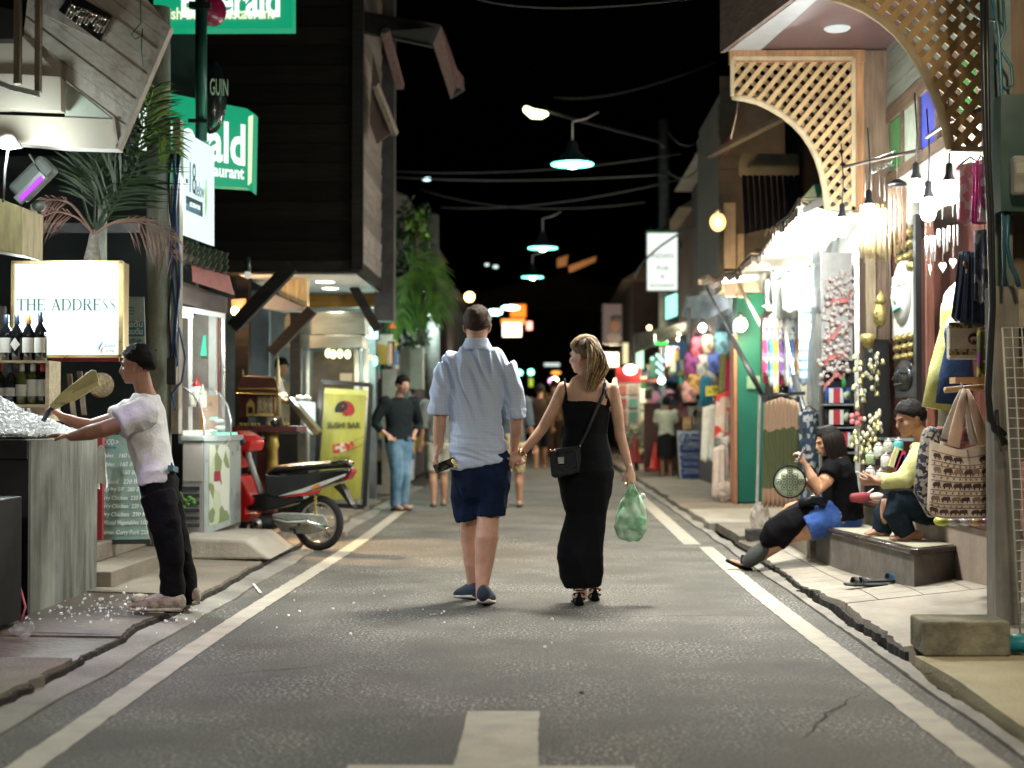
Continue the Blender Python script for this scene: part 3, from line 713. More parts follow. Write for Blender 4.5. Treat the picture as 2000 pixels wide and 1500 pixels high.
for c,a,b in (((.05,.12,.35),(193,684),(203,664)),((.45,.1,.08),(197,690),(203,676)),((.2,.45,.7),(190,682),(196,673))):
    MB().loft([P(*a,9.586),P((a[0]+b[0])/2-2,(a[1]+b[1])/2,9.586),P(*b,9.586)],[.003,.006,.001],n=6).build('emblem',mat('emb%d' % a[0],c),sg)
area('sign_light',V((w0+w1)/2,9.55,(z0+z1)/2),(-2.9,8.3,.9),.65,.55,75,(.9,1,.98))
# Thai plumber's notice behind
nt=thing('notice_board','pale green notice with white Thai lettering on a teal band beside the round pole','notice',P(262,630,10.2))
MB().prism([P(240,579,10.2),P(281,580,10.2),P(284,676,10.2),P(240,676,10.2)],(0,.01,0)).build('board',mat('notice_pale',(.42,.5,.46),rough=.6),nt)
MB().prism([P(241,628,10.196),P(281,628,10.196),P(282,657,10.196),P(241,657,10.196)],(0,.003,0)).build('band',mat('notice_teal',(.04,.2,.2)),nt)
wp=mat('white_print',(.75,.78,.75),rough=.5,var=.05)
text('ท่อตัน',.055,wp,nt,P(261,634,10.192),(1,0,0),(0,0,1),width=.125,bold=.001,depth=.001)
text('ส้วมตัน',.055,wp,nt,P(261,648,10.192),(1,0,0),(0,0,1),width=.125,bold=.001,depth=.001)
text('080-777-0091',.04,mat('notice_teal',(.04,.2,.2)),nt,P(261,667,10.192),(1,0,0),(0,0,1),width=.13,bold=.0012,depth=.001)
for k in range(3): MB().prism([P(244,600+6*k,10.196),P(262,600+6*k,10.196),P(262,602+6*k,10.196),P(244,602+6*k,10.196)],(0,.002,0)).build('printed_line',mat('notice_teal',(.04,.2,.2)),nt)

# dark shop back wall on the left behind the sign
lb=thing('bar_building','dark open bar building behind the ice counter and the glowing white sign','building',(-4,11,0))
MB().bb(-6,-3.05,13.0,13.1,0,4.6).build('back_wall',mat('dark_wall',(.02,.024,.024),rough=.7,var=.5,scale=2),lb)
MB().bb(-6,-3.75,10.25,10.3,.3,1.9).build('wall',mat('brown_shelves',(.06,.05,.045),rough=.6,var=.5,scale=5),lb)
MB().bb(-5,-3.1,11.3,11.35,2.55,2.62).build('rail',mat('grey_steel',(.25,.25,.26)),lb)
MB().bb(-6,-2.95,12.2,13,3.2,3.3).build('ceiling',mat('dark_wall',(.02,.024,.024)),lb)
MB().bb(-3.02,-2.95,9.9,9.95,.3,1.0).build('red_panel',mat('red_panel_m',(.25,.02,.03),rough=.5),lb)
for px,w in ((200,.05),(66,.03)): MB().bar(P(px,400,10.3),P(px,700,10.3),w,.05).build('post',mat('pale_post',(.35,.38,.30),rough=.6,var=.4),lb)
for (a,b) in (((130,730),(150,830)),((150,725),(168,810))): MB().prism([P(a[0],a[1],9.9),P(a[0]+9,a[1],9.9),P(b[0],b[1],9.9),P(b[0]-9,b[1],9.9)],(0,.02,0)).build('hanging_strip',mat('tan_strip',(.25,.2,.15),rough=.8,var=.4),lb)
# round woven hat / drum
MB().lathe(P(197,752,9.7),[(.01,-.03),(.07,-.02),(.085,0),(.07,.02),(.01,.03)],20,axis=(.2,-1,.1)).build('woven_hat',mat('straw',(.28,.22,.13),rough=.9,var=.4,scale=60,bump=.6,bscale=80),label='round woven straw disc hanging behind the wooden ice scoop',cat='hat')
MB().bb(P(100,700,9.95).x,P(232,700,9.95).x,9.95,9.98,P(0,706,9.95).z,P(0,699,9.95).z).build('red_rail',mat('crimson',(.3,.02,.05),rough=.4),label='thin crimson rail under the glowing white sign',cat='rail')

# wine shelf
sh=thing('wine_rack','open pale wooden box shelf filled with wine bottles beneath the glowing white sign','shelf',P(40,760,8.9))
wd=wood('pine',(.42,.33,.2),'x',.5)
x1=P(102,700,8.9).x; zt=P(0,705,8.9).z; zb=P(0,790,8.9).z
MB().bb(-4.4,x1+.0,8.84,9.06,zt - .012,zt).build('top_board',wd,sh)
MB().bb(x1 - .022,x1,8.845,9.06,zb - .1,zt - .0125).build('side_board',wd,sh)
MB().bb(-4.4,x1 - .023,8.845,9.06,zb - .018,zb).build('shelf_board',wd,sh)
MB().bb(-4.4,x1 - .023,9.05,9.07,zb,zt - .013).build('back_board',wood('pine_dark',(.25,.18,.11),'x',.5),sh)
MB().bb(-4.4,x1 - .023,8.85,9.05,zb - .1,zb - .02).build('base_board',wood('pine_dark',(.25,.18,.11),'x',.5),sh)
glass_d=mat('black_glass',(.006,.007,.008),rough=.08,var=.0,spec=.7)
glass_g=mat('olive_glass',(.05,.055,.01),rough=.08,var=.0,spec=.7)
labm=mat('wine_label',(.62,.6,.54),rough=.6,var=.1,scale=40)
def bottle(p,cap,label,r=.037,h=.30,glass=None,diamond=False,lh=.09):
    t=thing('wine_bottle',label,'bottle',p,0,'wine bottles on the rack')
    MB().lathe((0,0,0),[(r*.9,0),(r,.006),(r,h*.58),(r*.9,h*.66),(r*.42,h*.76),(r*.36,h*.84),(r*.36,h*.86)],18).build('glass',glass or glass_d,None).parent=t
    MB().lathe((0,0,0),[(r*.38,h*.80),(r*.42,h*.81),(r*.42,h),(r*.3,h+.001)],14).build('capsule',cap,None).parent=t
    mb=MB()
    if diamond: mb.add([(-.0,-r - .002,.06),(.03,-r+.004,.10),(0,-r - .002,.14),(-.03,-r+.004,.10)],[(0,1,2,3)])
    else:
        n=10; vs=[]
        for k in range(n+1):
            a=-math.pi/2+(k/n - .5)*2.3
            vs+=[(math.cos(a)*(r+.0012),math.sin(a)*(r+.0012),.05),(math.cos(a)*(r+.0012),math.sin(a)*(r+.0012),.05+lh)]
        mb.add(vs,[(2*k,2*k+2,2*k+3,2*k+1) for k in range(n)],True)
    mb.build('paper_label',labm,None).parent=t
    return t
capb=mat('cap_navy',(.03,.05,.08),rough=.3); capo=mat('cap_gold',(.55,.3,.08),rough=.3,metal=.4); capw=mat('cap_white',(.7,.7,.66),rough=.4); capr=mat('cap_red',(.35,.03,.03),rough=.35)
for px,cap,lb_,dm_,h in ((12,capb,'leftmost wine bottle on top of the rack, square white label',0,.28),(33,capb,'dark wine bottle with a white diamond-shaped label on top of the rack',1,.28),(56,capo,'wine bottle with an orange-gold capsule and cream label on top of the rack',0,.28),(79,capb,'tallest wine bottle on top of the rack, narrow pale label, at the right end',0,.295)):
    p=P(px,700,8.93); p.z=zt+.001; bottle(p,cap,lb_,h=h,diamond=dm_)
for px,cap,lb_,gl,lh in ((-2,capr,'wine bottle half cut off at the left end of the lower row',glass_d,.05),(20,capb,'black wine bottle with navy capsule in the lower row of the rack',glass_d,.05),(43,capw,'green wine bottle with a white capsule, left of the two in the lower row',glass_g,.07),(64,capw,'green wine bottle with large white label right of its white-capped twin',glass_g,.1),(83,capr,'wine bottle with a red capsule and square white label, right end of the lower row',glass_d,.1)):
    p=P(px,790,8.93); p.z=zb+.001; bottle(p,cap,lb_,h=.25,glass=gl,lh=lh)
for px,c in ((45,'small clear bottle standing in the ice behind the counter, left of two'),(56,'small clear bottle standing in the ice, right of its twin')):
    p=P(px,812,8.75); MB().lathe(p,[(.013,-.06),(.014,.02),(.008,.035),(.008,.045),(.001,.046)],12).build('clear_bottle',mat('frosted',(.6,.65,.65),rough=.2,var=0),label=c,cat='bottle')

# chalk menu board
cb=thing('menu_board','leaning green chalkboard menu with white handwritten dishes and prices','menu board',P(230,950,10.3))
cbm=mat('chalkboard_green',(.24,.36,.31),rough=.7,var=.25,scale=4,dirt=(3,.3,(.3,.38,.33)))
c=[P(178,852,10.25),P(248,848,10.25),P(291,1054,10.05),P(176,1060,10.05)]
MB().prism(c,(0,.02,0)).build('panel',cbm,cb)
MB().prism([P(172,1055,10.04),P(293,1053,10.04),P(293,1062,10.04),P(172,1064,10.04)],(0,.03,0)).build('bottom_rail',mat('rail_dark',(.03,.04,.04)),cb)
wch=mat('chalk',(.75,.8,.76),rough=.8,var=.1)
upv=(c[0]-c[3]).normalized();
rows=[('FOOD >',864,214,34,.06),('tables   160 B',890,226,62,.045),('tables   160 B',907,228,62,.045),('160 B',923,250,24,.045),('Seafood   220 B',941,230,74,.045),('deep fry S/F  280 B',956,232,80,.042),('Curry Chicken  220 B',973,234,86,.042),('Curry Chicken  220 B',989,235,88,.042),('Curry Chicken  220 B',1005,235,96,.042),('and Mixed Vegetables 160',1021,236,104,.042),('Massaman Curry Pork 220',1040,236,106,.042)]
for s_,py,px,wpx_,sz in rows:
    f_=(py-850)/205; Yr=lerp(10.25,10.05,f_) - .006
    text(s_,sz,wch,cb,P(px,py,Yr),(1,0,.0),upv,shear=.18,width=wpx_/2890*10.15,bold=.0006,depth=.001)
MB().bar(P(187,875,10.22),P(226,874,10.22),.006,.002,up=(0,1,0)).build('arrow',mat('chalk_blue',(.05,.2,.5)),cb)
MB().prism([P(228,874,10.22),P(223,871,10.22),P(223,877,10.22)],(0,.002,0)).build('arrow_head',mat('chalk_blue',(.05,.2,.5)),cb)
# white cloth hanging over the counter edge
cl=MB(); cl.sheet(lambda u,v: (P(184+26*u,0,9.15).x+.03*math.sin(u*9)*v,9.16 - .02*math.cos(u*12)*v,P(0,875+75*v+6*math.sin(u*7),9.15).z),12,8,thick=.004)
cl.build('cloth_towel',cloth('white_towel',(.66,.66,.62)),label='white towel hanging beside the chalkboard menu at the counter end',cat='towel')
# black crate and red string at left edge
MB().bb(-3.35,-2.66,7.2,7.55,.09,.72).build('crate',mat('black_plastic',(.006,.006,.006),rough=.5,spec=.2),label='black plastic bin standing in front of the counter at the left edge',cat='bin',bevel=.01)
MB().tube([P(32,1100,7.6),P(26,1115,7.58),P(40,1150,7.58),P(50,1185,7.56),P(42,1212,7.56)],.006,n=6).build('string',mat('pink_string',(.5,.12,.14),rough=.5),label='limp pink plastic string hanging down beside the black bin',cat='string')
b_=MB(); b_.sheet(lambda u,v: P(22+40*u+6*math.sin(v*5),1215+40*v*(.4+.6*u)+3*math.sin(u*17),7.2 - .1*u+.03*math.sin(u*13+v*9)),8,8,thick=.001)
b_.build('plastic_bag',mat('clear_plastic',(.6,.6,.58),rough=.15,alpha=.35,var=0),label='crumpled clear plastic bag lying at the foot of the black bin',cat='plastic bag')

# ================================================================ round concrete utility pole, cables
pole=thing('utility_pole','grey round concrete utility pole behind the man scooping ice','pole',(-2.86,11.0,.05))
x_=P(312,600,11).x
MB().tube([(x_,11.0,.05),(x_ - .02,11.0,4.2)],[.098,.085],n=20).build('shaft',mat('pole_concrete',(.30,.32,.25),rough=.85,var=.3,scale=3,stretch=(1,1,.5),bump=.4,bscale=30,dirt=(5,.6,(.10,.11,.085))),pole)
MB().bb(x_+.105,x_+.16,10.94,11.05,1.0,3.35).build('flat_post',mat('beige_post',(.28,.24,.18),rough=.7,var=.3),pole)
MB().tube([(x_,10.99,1.62),(x_,10.89,1.62)],.006).build('bolt',mat('dark_steel',(.06,.06,.065)),pole)
blue=mat('blue_cable',(.02,.07,.2),rough=.4); blk=mat('black_cable',(.012,.012,.014),rough=.4)
random.seed(11)
for k,(dx,m_) in enumerate(((0,blue),(5,blk),(9,blue),(-3,blk))):
    pts=[P(338+dx+5*math.sin(j*1.3+k),300+j*52,10.85) for j in range(9)]
    MB().tube(pts,.011 - .002*(k % 2),n=6).build('cable',m_,label=('blue cable running down beside the round concrete pole','black cable running down between the two blue ones','second blue cable, right of the black one by the round pole','black cable closest to the round concrete pole')[k],cat='cable')
pts=[P(350,640,10.8),P(362,700,10.75),P(355,745,10.75),P(335,770,10.78),P(342,800,10.8),P(335,765,10.8)]
MB().tube(pts,.008,n=6).build('cable',blue,label='loose loop of blue cable drooping at the round pole',cat='cable')
MB().box(P(337,725,10.86),(.07,.08,.2)).build('junction_box',blk,label='small black junction box where the blue cables end',cat='junction box',bevel=.01)
# sign pole dark green with brackets and round beer sign
sp=thing('sign_post','dark green metal post carrying the green pub signs at the top of the frame','post',P(393,100,11.6))
MB().tube([P(393,-60,11.6),P(393,275,11.6)],.047,n=16).build('tube',mat('green_post',(.015,.06,.05),rough=.35,metal=.3),sp)
MB().bar(P(368,236,11.55),P(405,236,11.55),.03).build('clamp',mat('dark_steel',(.06,.06,.065)),sp)
MB().bar(P(370,10,11.55),P(412,12,11.55),.05).build('clamp',mat('dark_steel',(.06,.06,.065)),sp)
gs=thing('round_pub_sign','dark oval hanging beer sign with pale serif capitals beside the green post','sign',P(418,175,11.7))
MB().lathe(P(412,180,11.68),[(.001,-.03),(.10,-.03),(.125,0),(.10,.03),(.001,.03)],28,axis=(.3,-1,0)).build('disc',mat('black_gloss',(.008,.008,.009),rough=.2,spec=.7),gs)
for v in gs.children[0].data.vertices: v.co.z *= 2.4
text('GUIN',.19,mat('cream_print',(.55,.52,.45)),gs,P(428,172,11.60),(1,.25,0),(0,0,1),width=.14,depth=.004)
# beer sign edge (red, chrome rim)
MB().lathe(P(412,20,11.72),[(.001,-.02),(.12,-.02),(.13,0),(.12,.03),(.001,.03)],24,axis=(.7,-1,0)).build('round_pub_sign',mat('wine_red',(.2,.01,.04),rough=.25),label='dark red round sign cut by the top of the frame behind the green post',cat='sign')

# Emerald signs
gm=glow('emerald_face',(.0,.36,.17),.75); wlit=glow('lit_letters',(.85,1,.92),1.1); clit=glow('lit_cream',(.75,.9,.55),1.0)
def pub(YY,x0,x1,top,bot,lab,sx):
    s=thing('pub_sign',lab,'sign',P((x0+x1)/2,(top[0]+bot[0])/2,YY),0,'green illuminated pub signs')
    MB().prism([P(x0,top[0],YY),P(x1,top[1],YY+sx),P(x1,bot[1],YY+sx),P(x0,bot[0],YY)],(.0,.18,0)).build('box',gm,s)
    return s
s=pub(12.0,300,482,(176,212),(355,366),'lower glowing emerald green pub sign with white uncial lettering, partly behind the post',.25)
r_=(P(482,212,12.25)-P(300,176,12.0)); r_.z=-.05
text('Emerald',.47,wlit,s,P(376,272,12.04),(r_.x,r_.y,-.08),(0,0,1),bold=.012,depth=.004,width=.86)
text('Restaurant',.14,wlit,s,P(426,334,12.12),(r_.x,r_.y,-.05),(0,0,1),bold=.004,depth=.004,width=.42)
MB().prism([P(482,212,12.25),P(497,222,12.25),P(494,376,12.25),P(482,366,12.25)],(0,.15,0)).build('side',gm,s)
MB().prism([P(485,228,12.23),P(494,224,12.23),P(491,356,12.23),P(484,362,12.23)],(0,.01,0)).build('side_panel',clit,s)
s=pub(12.6,300,571,(-90,-90),(56,55),'upper emerald green pub sign with cream words below white ones, above the round beer signs',.0)
text('Emerald',.42,wlit,s,P(450,2,12.58),(1,0,0),(0,0,1),bold=.012,depth=.004,width=.85)
text('Irish Bar & Restaurant',.14,clit,s,P(424,27,12.58),(1,0,0),(0,0,1),bold=.003,depth=.004,width=.98)
lamp('pub_sign_light',P(500,300,11.4),8,(.2,1,.55),.25)
# -18 below ice cream sign
s=thing('ice_cream_sign','tall glowing white ice cream sign hanging beside the round pole, red and yellow ovals','sign',P(378,370,11.3))
q=[P(346,250,11.15),P(408,285,11.5),P(408,478,11.5),P(346,455,11.15)]
MB().prism(q,(.02,.1,0)).build('box',glow('white_lit',(.80,.95,1),.85),s)
rt=(q[1]-q[0]); rt.z=0; rt.normalize(); nn=rt.cross(V(0,0,1))*.006
rt2=(rt+V(0,0,-.12)).normalized()
tealt=mat('teal_ink',(.008,.045,.06))
text('-18',.34,tealt,s,P(371,350,11.28)+nn*1.5,rt2,(0,0,1),width=.12,depth=.001)
text('Below',.17,mat('grey_ink',(.1,.22,.26)),s,P(388,372,11.37)+nn*1.5,rt2,(0,0,1),width=.11,depth=.001)
q2=[P(362,382,11.24),P(394,396,11.41),P(394,424,11.41),P(362,410,11.24)]
MB().prism([p+nn for p in q2],nn*.5).build('band',tealt,s)
text('ICECREAM BAR',.05,wlit,s,P(378,403,11.32)+nn*2.6,rt2,(0,0,1),width=.125,depth=.001)
for (px,py,YY,col,rx_,rz_) in ((355,357,11.2,(.55,.12,.1),.014,.16),(401,385,11.46,(.55,.6,.3),.014,.15)):
    mb=MB(); cc=P(px,py,YY)+nn*1.2
    mb.add([cc+rt*rx_*math.cos(k*.3142)+V(0,0,rz_*math.sin(k*.3142)) for k in range(20)],[tuple(range(20))]); mb.build('oval',mat('oval%d' % px,col),s)
area('ice_cream_sign_light',P(382,370,11.2),(-.5,9.5,.5),.3,.7,14,(.85,.95,1))
# ================================================================ ice cream kiosk and freezer
k=thing('ice_cream_kiosk','small ice cream kiosk with a shingled roof, pink valance and bright white posts','kiosk',(-2.6,12.2,0))
shm=mat('shingle',(.06,.045,.03),rough=.9,var=.4,scale=9,bump=.5)
for i in range(3):
    for j in range(8):
        a=P(358+j*11.5,478+j*3.2+i*13,11.7+j*.08-i*.12)
        MB().box(a,(.05,.12,.016),Matrix.Rotation(R(32),3,'X')).build('shingle',shm,k)
MB().prism([P(374,516,11.6),P(445,540,12.1),P(455,576,12.1),P(376,550,11.55)],(.0,.06,.01)).build('valance',cloth('pink_cloth',(.42,.16,.15)),k)
MB().prism([P(345,545,11.6),P(440,580,12.2),P(440,612,12.2),P(345,590,11.6)],(.0,.1,0)).build('beam',mat('brown_beam',(.05,.035,.03),rough=.7,var=.4),k)
whp=mat('white_paint',(.68,.68,.64),rough=.4,var=.08)
MB().prism([P(348,596,11.7),P(438,612,12.2),P(438,622,12.2),P(348,606,11.7)],(0,.05,0)).build('header',whp,k)
MB().prism([P(345,604,11.68),P(372,608,11.68),P(372,620,11.68),P(345,618,11.68)],(0,.08,0)).build('fluorescent_tube',glow('fluoro',(.85,1,.95),5),k)
for px,YY,w,m_ in ((372,11.9,.028,whp),(416,12.3,.06,whp),(436,12.25,.022,mat('aluminium',(.6,.6,.6),rough=.3,metal=.7)),(427,12.35,.012,mat('crimson',(.3,.02,.05)))):
    MB().bar(P(px,615,YY),P(px,850,YY),w).build('upright',m_,k)
MB().bb(-3.1,-2.72,12.6,12.65,.9,2.0).build('inside_wall',mat('pinkwhite',(.5,.42,.38),rough=.6,var=.2),k)
MB().prism([P(397,655,12.5),P(401,655,12.5),P(403,695,12.5),P(391,695,12.5)],(0,.02,0)).build('green_lamp',glow('green_neon',(.1,.8,.5),1.0),k)
lamp('kiosk_light',P(385,640,11.6),12,(.9,1,.95),.06)
lamp('kiosk_inner_light',V(-2.55,11.5,1.1),5,(1,1,.95),.08)
fr=thing('ice_cream_freezer','grey ice cream display freezer with a curved lit glass top and leaf-patterned side','freezer',(-2.62,11.8,.14))
Yf=11.62; fx0,fx1,fx2=P(355,1000,Yf).x,P(398,1000,Yf).x,P(448,1000,Yf+.3).x
fgrey=mat('freezer_grey',(.34,.33,.31),rough=.5,var=.08); frim=mat('freezer_rim',(.40,.46,.45),rough=.3,metal=.3,var=.1)
ztop=P(0,862,Yf).z; zbt=.2
MB().bb(fx0,fx1,Yf,Yf+.75,zbt,ztop).build('cabinet',fgrey,fr,bevel=.012)
MB().bb(fx0+.01,fx1 - .012,Yf - .006,Yf - .001,zbt+.42,ztop - .03).build('front_panel',mat('freezer_panel',(.42,.40,.38),rough=.4,var=.04),fr)
for i in range(6): MB().box((.5*(fx0+fx1) - .01,Yf - .012,zbt+.08+i*.058),(fx1-fx0 - .04,.02,.032),Matrix.Rotation(R(25),3,'X')).build('louvre',mat('louvre_grey',(.09,.11,.12),rough=.5),fr)
MB().prism([(fx1+.002,Yf,zbt),(fx2,Yf+.3,zbt+.05),(fx2,Yf+.3,ztop),(fx1+.002,Yf,ztop)],(0,.45,0)).build('side_body',frim,fr)
leafm=mix_cells(mat('leaf_print',(.5,.52,.4),rough=.4,var=.0),[(.52,.55,.45),(.45,.5,.35),(.18,.22,.1),(.55,.56,.5)],14,(1,1,.5))
dd=(V(fx2,Yf+.3,0)-V(fx1,Yf,0)).normalized(); dn=V(dd.y,-dd.x,0)*.006
MB().prism([p+dn for p in (V(fx1,Yf,zbt+.06)+dd*.06,V(fx2,Yf+.3,zbt+.1)-dd*.01,V(fx2,Yf+.3,ztop - .03)-dd*.01,V(fx1,Yf,ztop - .03)+dd*.06)],-dn*.6).build('leaf_decal',leafm,fr)
MB().prism([p+dn*1.6 for p in (V(fx1,Yf,ztop - .32)+dd*.12,V(fx1,Yf,ztop - .32)+dd*.2,V(fx1,Yf,ztop - .24)+dd*.2,V(fx1,Yf,ztop - .24)+dd*.12)],-dn*.4).build('red_decal',mat('crimson',(.3,.02,.05)),fr)
MB().bb(fx0 - .015,fx1+.01,Yf - .02,Yf+.8,ztop+.001,ztop+.045).build('counter_rim',frim,fr,bevel=.01)
MB().prism([(fx1+.011,Yf - .015,ztop+.001),(fx2+.015,Yf+.28,ztop+.001),(fx2+.015,Yf+.78,ztop+.001),(fx1+.011,Yf+.78,ztop+.001)],(0,0,.044)).build('side_rim',frim,fr)
gl=mat('show_glass',(.9,.95,.92),rough=.03,alpha=.07,var=0,spec=.8)
arc=[(0,0),(.0,.12),(-.03,.24),(-.09,.33),(-.17,.38)]
zr_=ztop+.046
MB().sheet(lambda u,v: (lerp(fx1+.0,fx2+.01,u)+arc[min(4,int(v*4+.01))][0],Yf+.3*u,zr_+arc[min(4,int(v*4+.01))][1]),4,4,thick=.004).build('curved_glass',gl,fr)
for x,yy_ in ((fx1,Yf),(fx2+.01,Yf+.3)):
    MB().tube([(x+a,yy_ - .005,zr_+b) for a,b in arc],.008,n=6).build('glass_frame',mat('aluminium',(.6,.6,.6)),fr)
MB().bb(fx0,fx1 - .05,Yf+.02,Yf+.7,zr_,zr_+.04).build('lit_deck',glow('deck_lit',(.9,.9,.75),.9),fr)
MB().bb(fx1+.02,fx2 - .02,Yf+.35,Yf+.7,zr_+.0,zr_+.02).build('tray',glow('mint_lit',(.35,1,.75),.9),fr)
for i,(cc,px,py) in enumerate((((.5,.95,.8),418,818),((.8,.85,.8),430,835),((.3,.7,.55),424,848),((.85,.85,.8),412,842),((.95,1,.95),428,822))):
    MB().ell(P(px,py,12.05),(.045,.05,.02)).build('ice_cream_tub',mat('tub%d' % i,cc,rough=.4,var=.2),fr)
MB().bb(fx0+.03,fx1 - .0,Yf+.45,Yf+.5,zr_+.04,zr_+.32).build('top_shelf',mat('shelf_wood_amber',(.42,.2,.06),rough=.5,var=.3),fr)
text('SOCHA',.06,mat('dark_ink',(.05,.03,.02)),fr,P(396,790,Yf+.42),(1,0,0),(0,0,1),width=.16,depth=.002)
for px,py,cc,cap_ in ((384,752,(.85,.82,.75),(.5,.03,.03)),(376,765,(.75,.7,.6),(.7,.7,.7)),(396,768,(.8,.75,.65),(.7,.65,.5))):
    t=thing('sauce_bottle',{384: 'white squeeze bottle with a red collar on the ice cream freezer',376: 'short cream jar left of the red-collared squeeze bottle',396: 'cream tub right of the red-collared squeeze bottle'}[px],'bottle',P(px,py,11.9))
    MB().lathe((0,0,0),[(.03,-.12),(.034,-.1),(.034,.0),(.012,.02)],14).build('body',mat('bot%d' % px,cc,rough=.3,var=.05),None).parent=t
    MB().lathe((0,0,0),[(.035,-.01),(.034,.01),(.012,.03),(.006,.07),(.001,.07)],14).build('cap',mat('botc%d' % px,cap_,rough=.3,var=.05),None).parent=t
MB().tube([P(352,960,11.5),P(365,985,11.45),P(372,975,11.4)],.004,n=5).build('weed',mat('weed_stem',(.2,.25,.08)),label='small green weed growing beside the freezer louvres',cat='plant')
wd_=MB()
for a,b in ((362,978),(370,972),(376,976),(366,985),(378,982),(358,990)): wd_.ell(P(a,b,11.42),(.02,.012,.014),nu=8,nv=5)
o=wd_.build('weed_leaf',mat('weed_green',(.09,.30,.05),rough=.6)); o.parent=bpy.data.objects['weed']
# globe bulbs on dark hanging sockets
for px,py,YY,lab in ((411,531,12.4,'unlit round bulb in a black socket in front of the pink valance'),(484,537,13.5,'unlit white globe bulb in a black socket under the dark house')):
    t=thing('hanging_bulb',lab,'bulb',P(px,py,YY)); MB().ell((0,0,0),.036).build('globe',glow('unlit_globe_glow',(.8,.8,.65),.55),None).parent=t  # unlit globes glow faintly: light on their glass is put into the material
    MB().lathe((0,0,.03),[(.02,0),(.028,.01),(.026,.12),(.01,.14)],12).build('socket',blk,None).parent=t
# amber wall lamp
t=thing('wall_lamp','amber wall lantern glowing on the grey wall behind the diagonal brace','lamp',P(460,603,15.2))
MB().prism([P(452,585,15.2),P(478,583,15.2),P(476,600,15.2),P(453,612,15.2)],(0,.08,0)).build('shade',glow('amber_shade',(1,.33,.08),1.2),t)
lamp('wall_lamp_pool',P(500,600,13.4),480,(1,.66,.36),.05,spot=55,tgt=(-1.2,12.6,0))
MB().ell(P(459,607,15.15),(.04,.04,.045)).build('bulb',glow('amber_bulb',(1,.75,.3),16),t)
lamp('wall_lamp_light',P(466,612,15.0),22,(1,.62,.32),.05)
# green lit window strip under the house
MB().prism([P(515,522,16),P(527,522,16),P(526,545,16),P(512,553,16),P(510,545,16)],(0,.05,0)).build('lit_sign',glow('mint_sign',(.35,1,.8),1.2),label='small mint green lit panel behind the diagonal brace under the house',cat='sign')

# ================================================================ spirit house
s=thing('spirit_house','small dark red and gold Thai spirit house on a pillar behind the motorbike','spirit house',P(512,830,14.0))
red=mat('spirit_red',(.12,.02,.02),rough=.4,var=.3); redr=mat('spirit_roof',(.13,.04,.03),rough=.5,var=.3,bump=.3); gold=mat('gold_paint',(.55,.38,.10),rough=.35,metal=.5,var=.3)
Y0=14.0
def bx(px0,px1,py0,py1,y0,y1): a=P(px0,py1,Y0); b=P(px1,py0,Y0); return MB().bb(a.x,b.x,Y0+y0,Y0+y1,a.z,b.z)
MB().prism([P(466,762,Y0 - .15),P(541,764,Y0 - .15),P(545,772,Y0 - .25),P(460,768,Y0 - .25)],(0,.5,0)).build('eave',gold,s)
MB().prism([P(471,735,Y0),P(536,738,Y0),P(544,766,Y0 - .2),P(461,764,Y0 - .2)],(0,.35,.02)).build('roof',redr,s)
for i in range(12): MB().box(P(468+i*6.2,759,Y0 - .205),(.018,.02,.012)).build('roof_tile',gold,s)
bx(472,540,770,815,-.1,.25).build('body',red,s)
MB().prism([P(481,813,Y0 - .12),P(497,813,Y0 - .12),P(497,790,Y0 - .12),P(489,779,Y0 - .12),P(481,790,Y0 - .12)],(0,.02,0)).build('window_frame',gold,s)
MB().prism([P(485,807,Y0 - .135),P(493,807,Y0 - .135),P(493,795,Y0 - .135),P(485,795,Y0 - .135)],(0,.015,0)).build('window',mat('opening_black',(.01,.01,.01)),s)
bx(508,536,774,808,-.14,-.11).build('porch_panel',mat('porch_white',(.35,.3,.25),rough=.5,var=.5,scale=30),s)
for px in (507,517,527,537): MB().tube([P(px,774,Y0 - .17),P(px,812,Y0 - .17)],.008,n=6).build('porch_post',gold,s)
bx(506,538,808,813,-.2,-.1).build('porch_rail',gold,s)
MB().lathe(P(543,720,Y0),[(.03,-.45),(.026,-.2),(.018,0),(.008,.08),(.001,.14)],10).build('spire',mat('pale_gold',(.6,.5,.25),rough=.4,metal=.3),s)
MB().tube([P(475,735,Y0),P(474,722,Y0)],.007,n=6).build('finial',gold,s)
bx(466,590,832,843,-.3,.3).build('platform',red,s)
for x0_,x1_ in ((470,504),(525,562)):
    for i in range(6): MB().ell(P(lerp(x0_,x1_,i/5),829,Y0 - .28),(.017,.012,.018),nu=8,nv=6).build('lotus_petal',gold,s)
bx(505,540,843,1000,-.1,.1).build('pillar',red,s)
MB().lathe(P(532,880,Y0 - .14),[(.06,.17),(.05,.1),(.065,.05),(.045,0),(.05,-.12),(.055,-.25),(.02,-.26)],12).build('carved_column',gold,s)
MB().bb(-2.92,-2.3,14.6,15.1,.05,.6).build('dark_cabinet',mat('very_dark',(.012,.012,.012),rough=.5),label='dark low cabinet behind the motorbike seat',cat='cabinet')
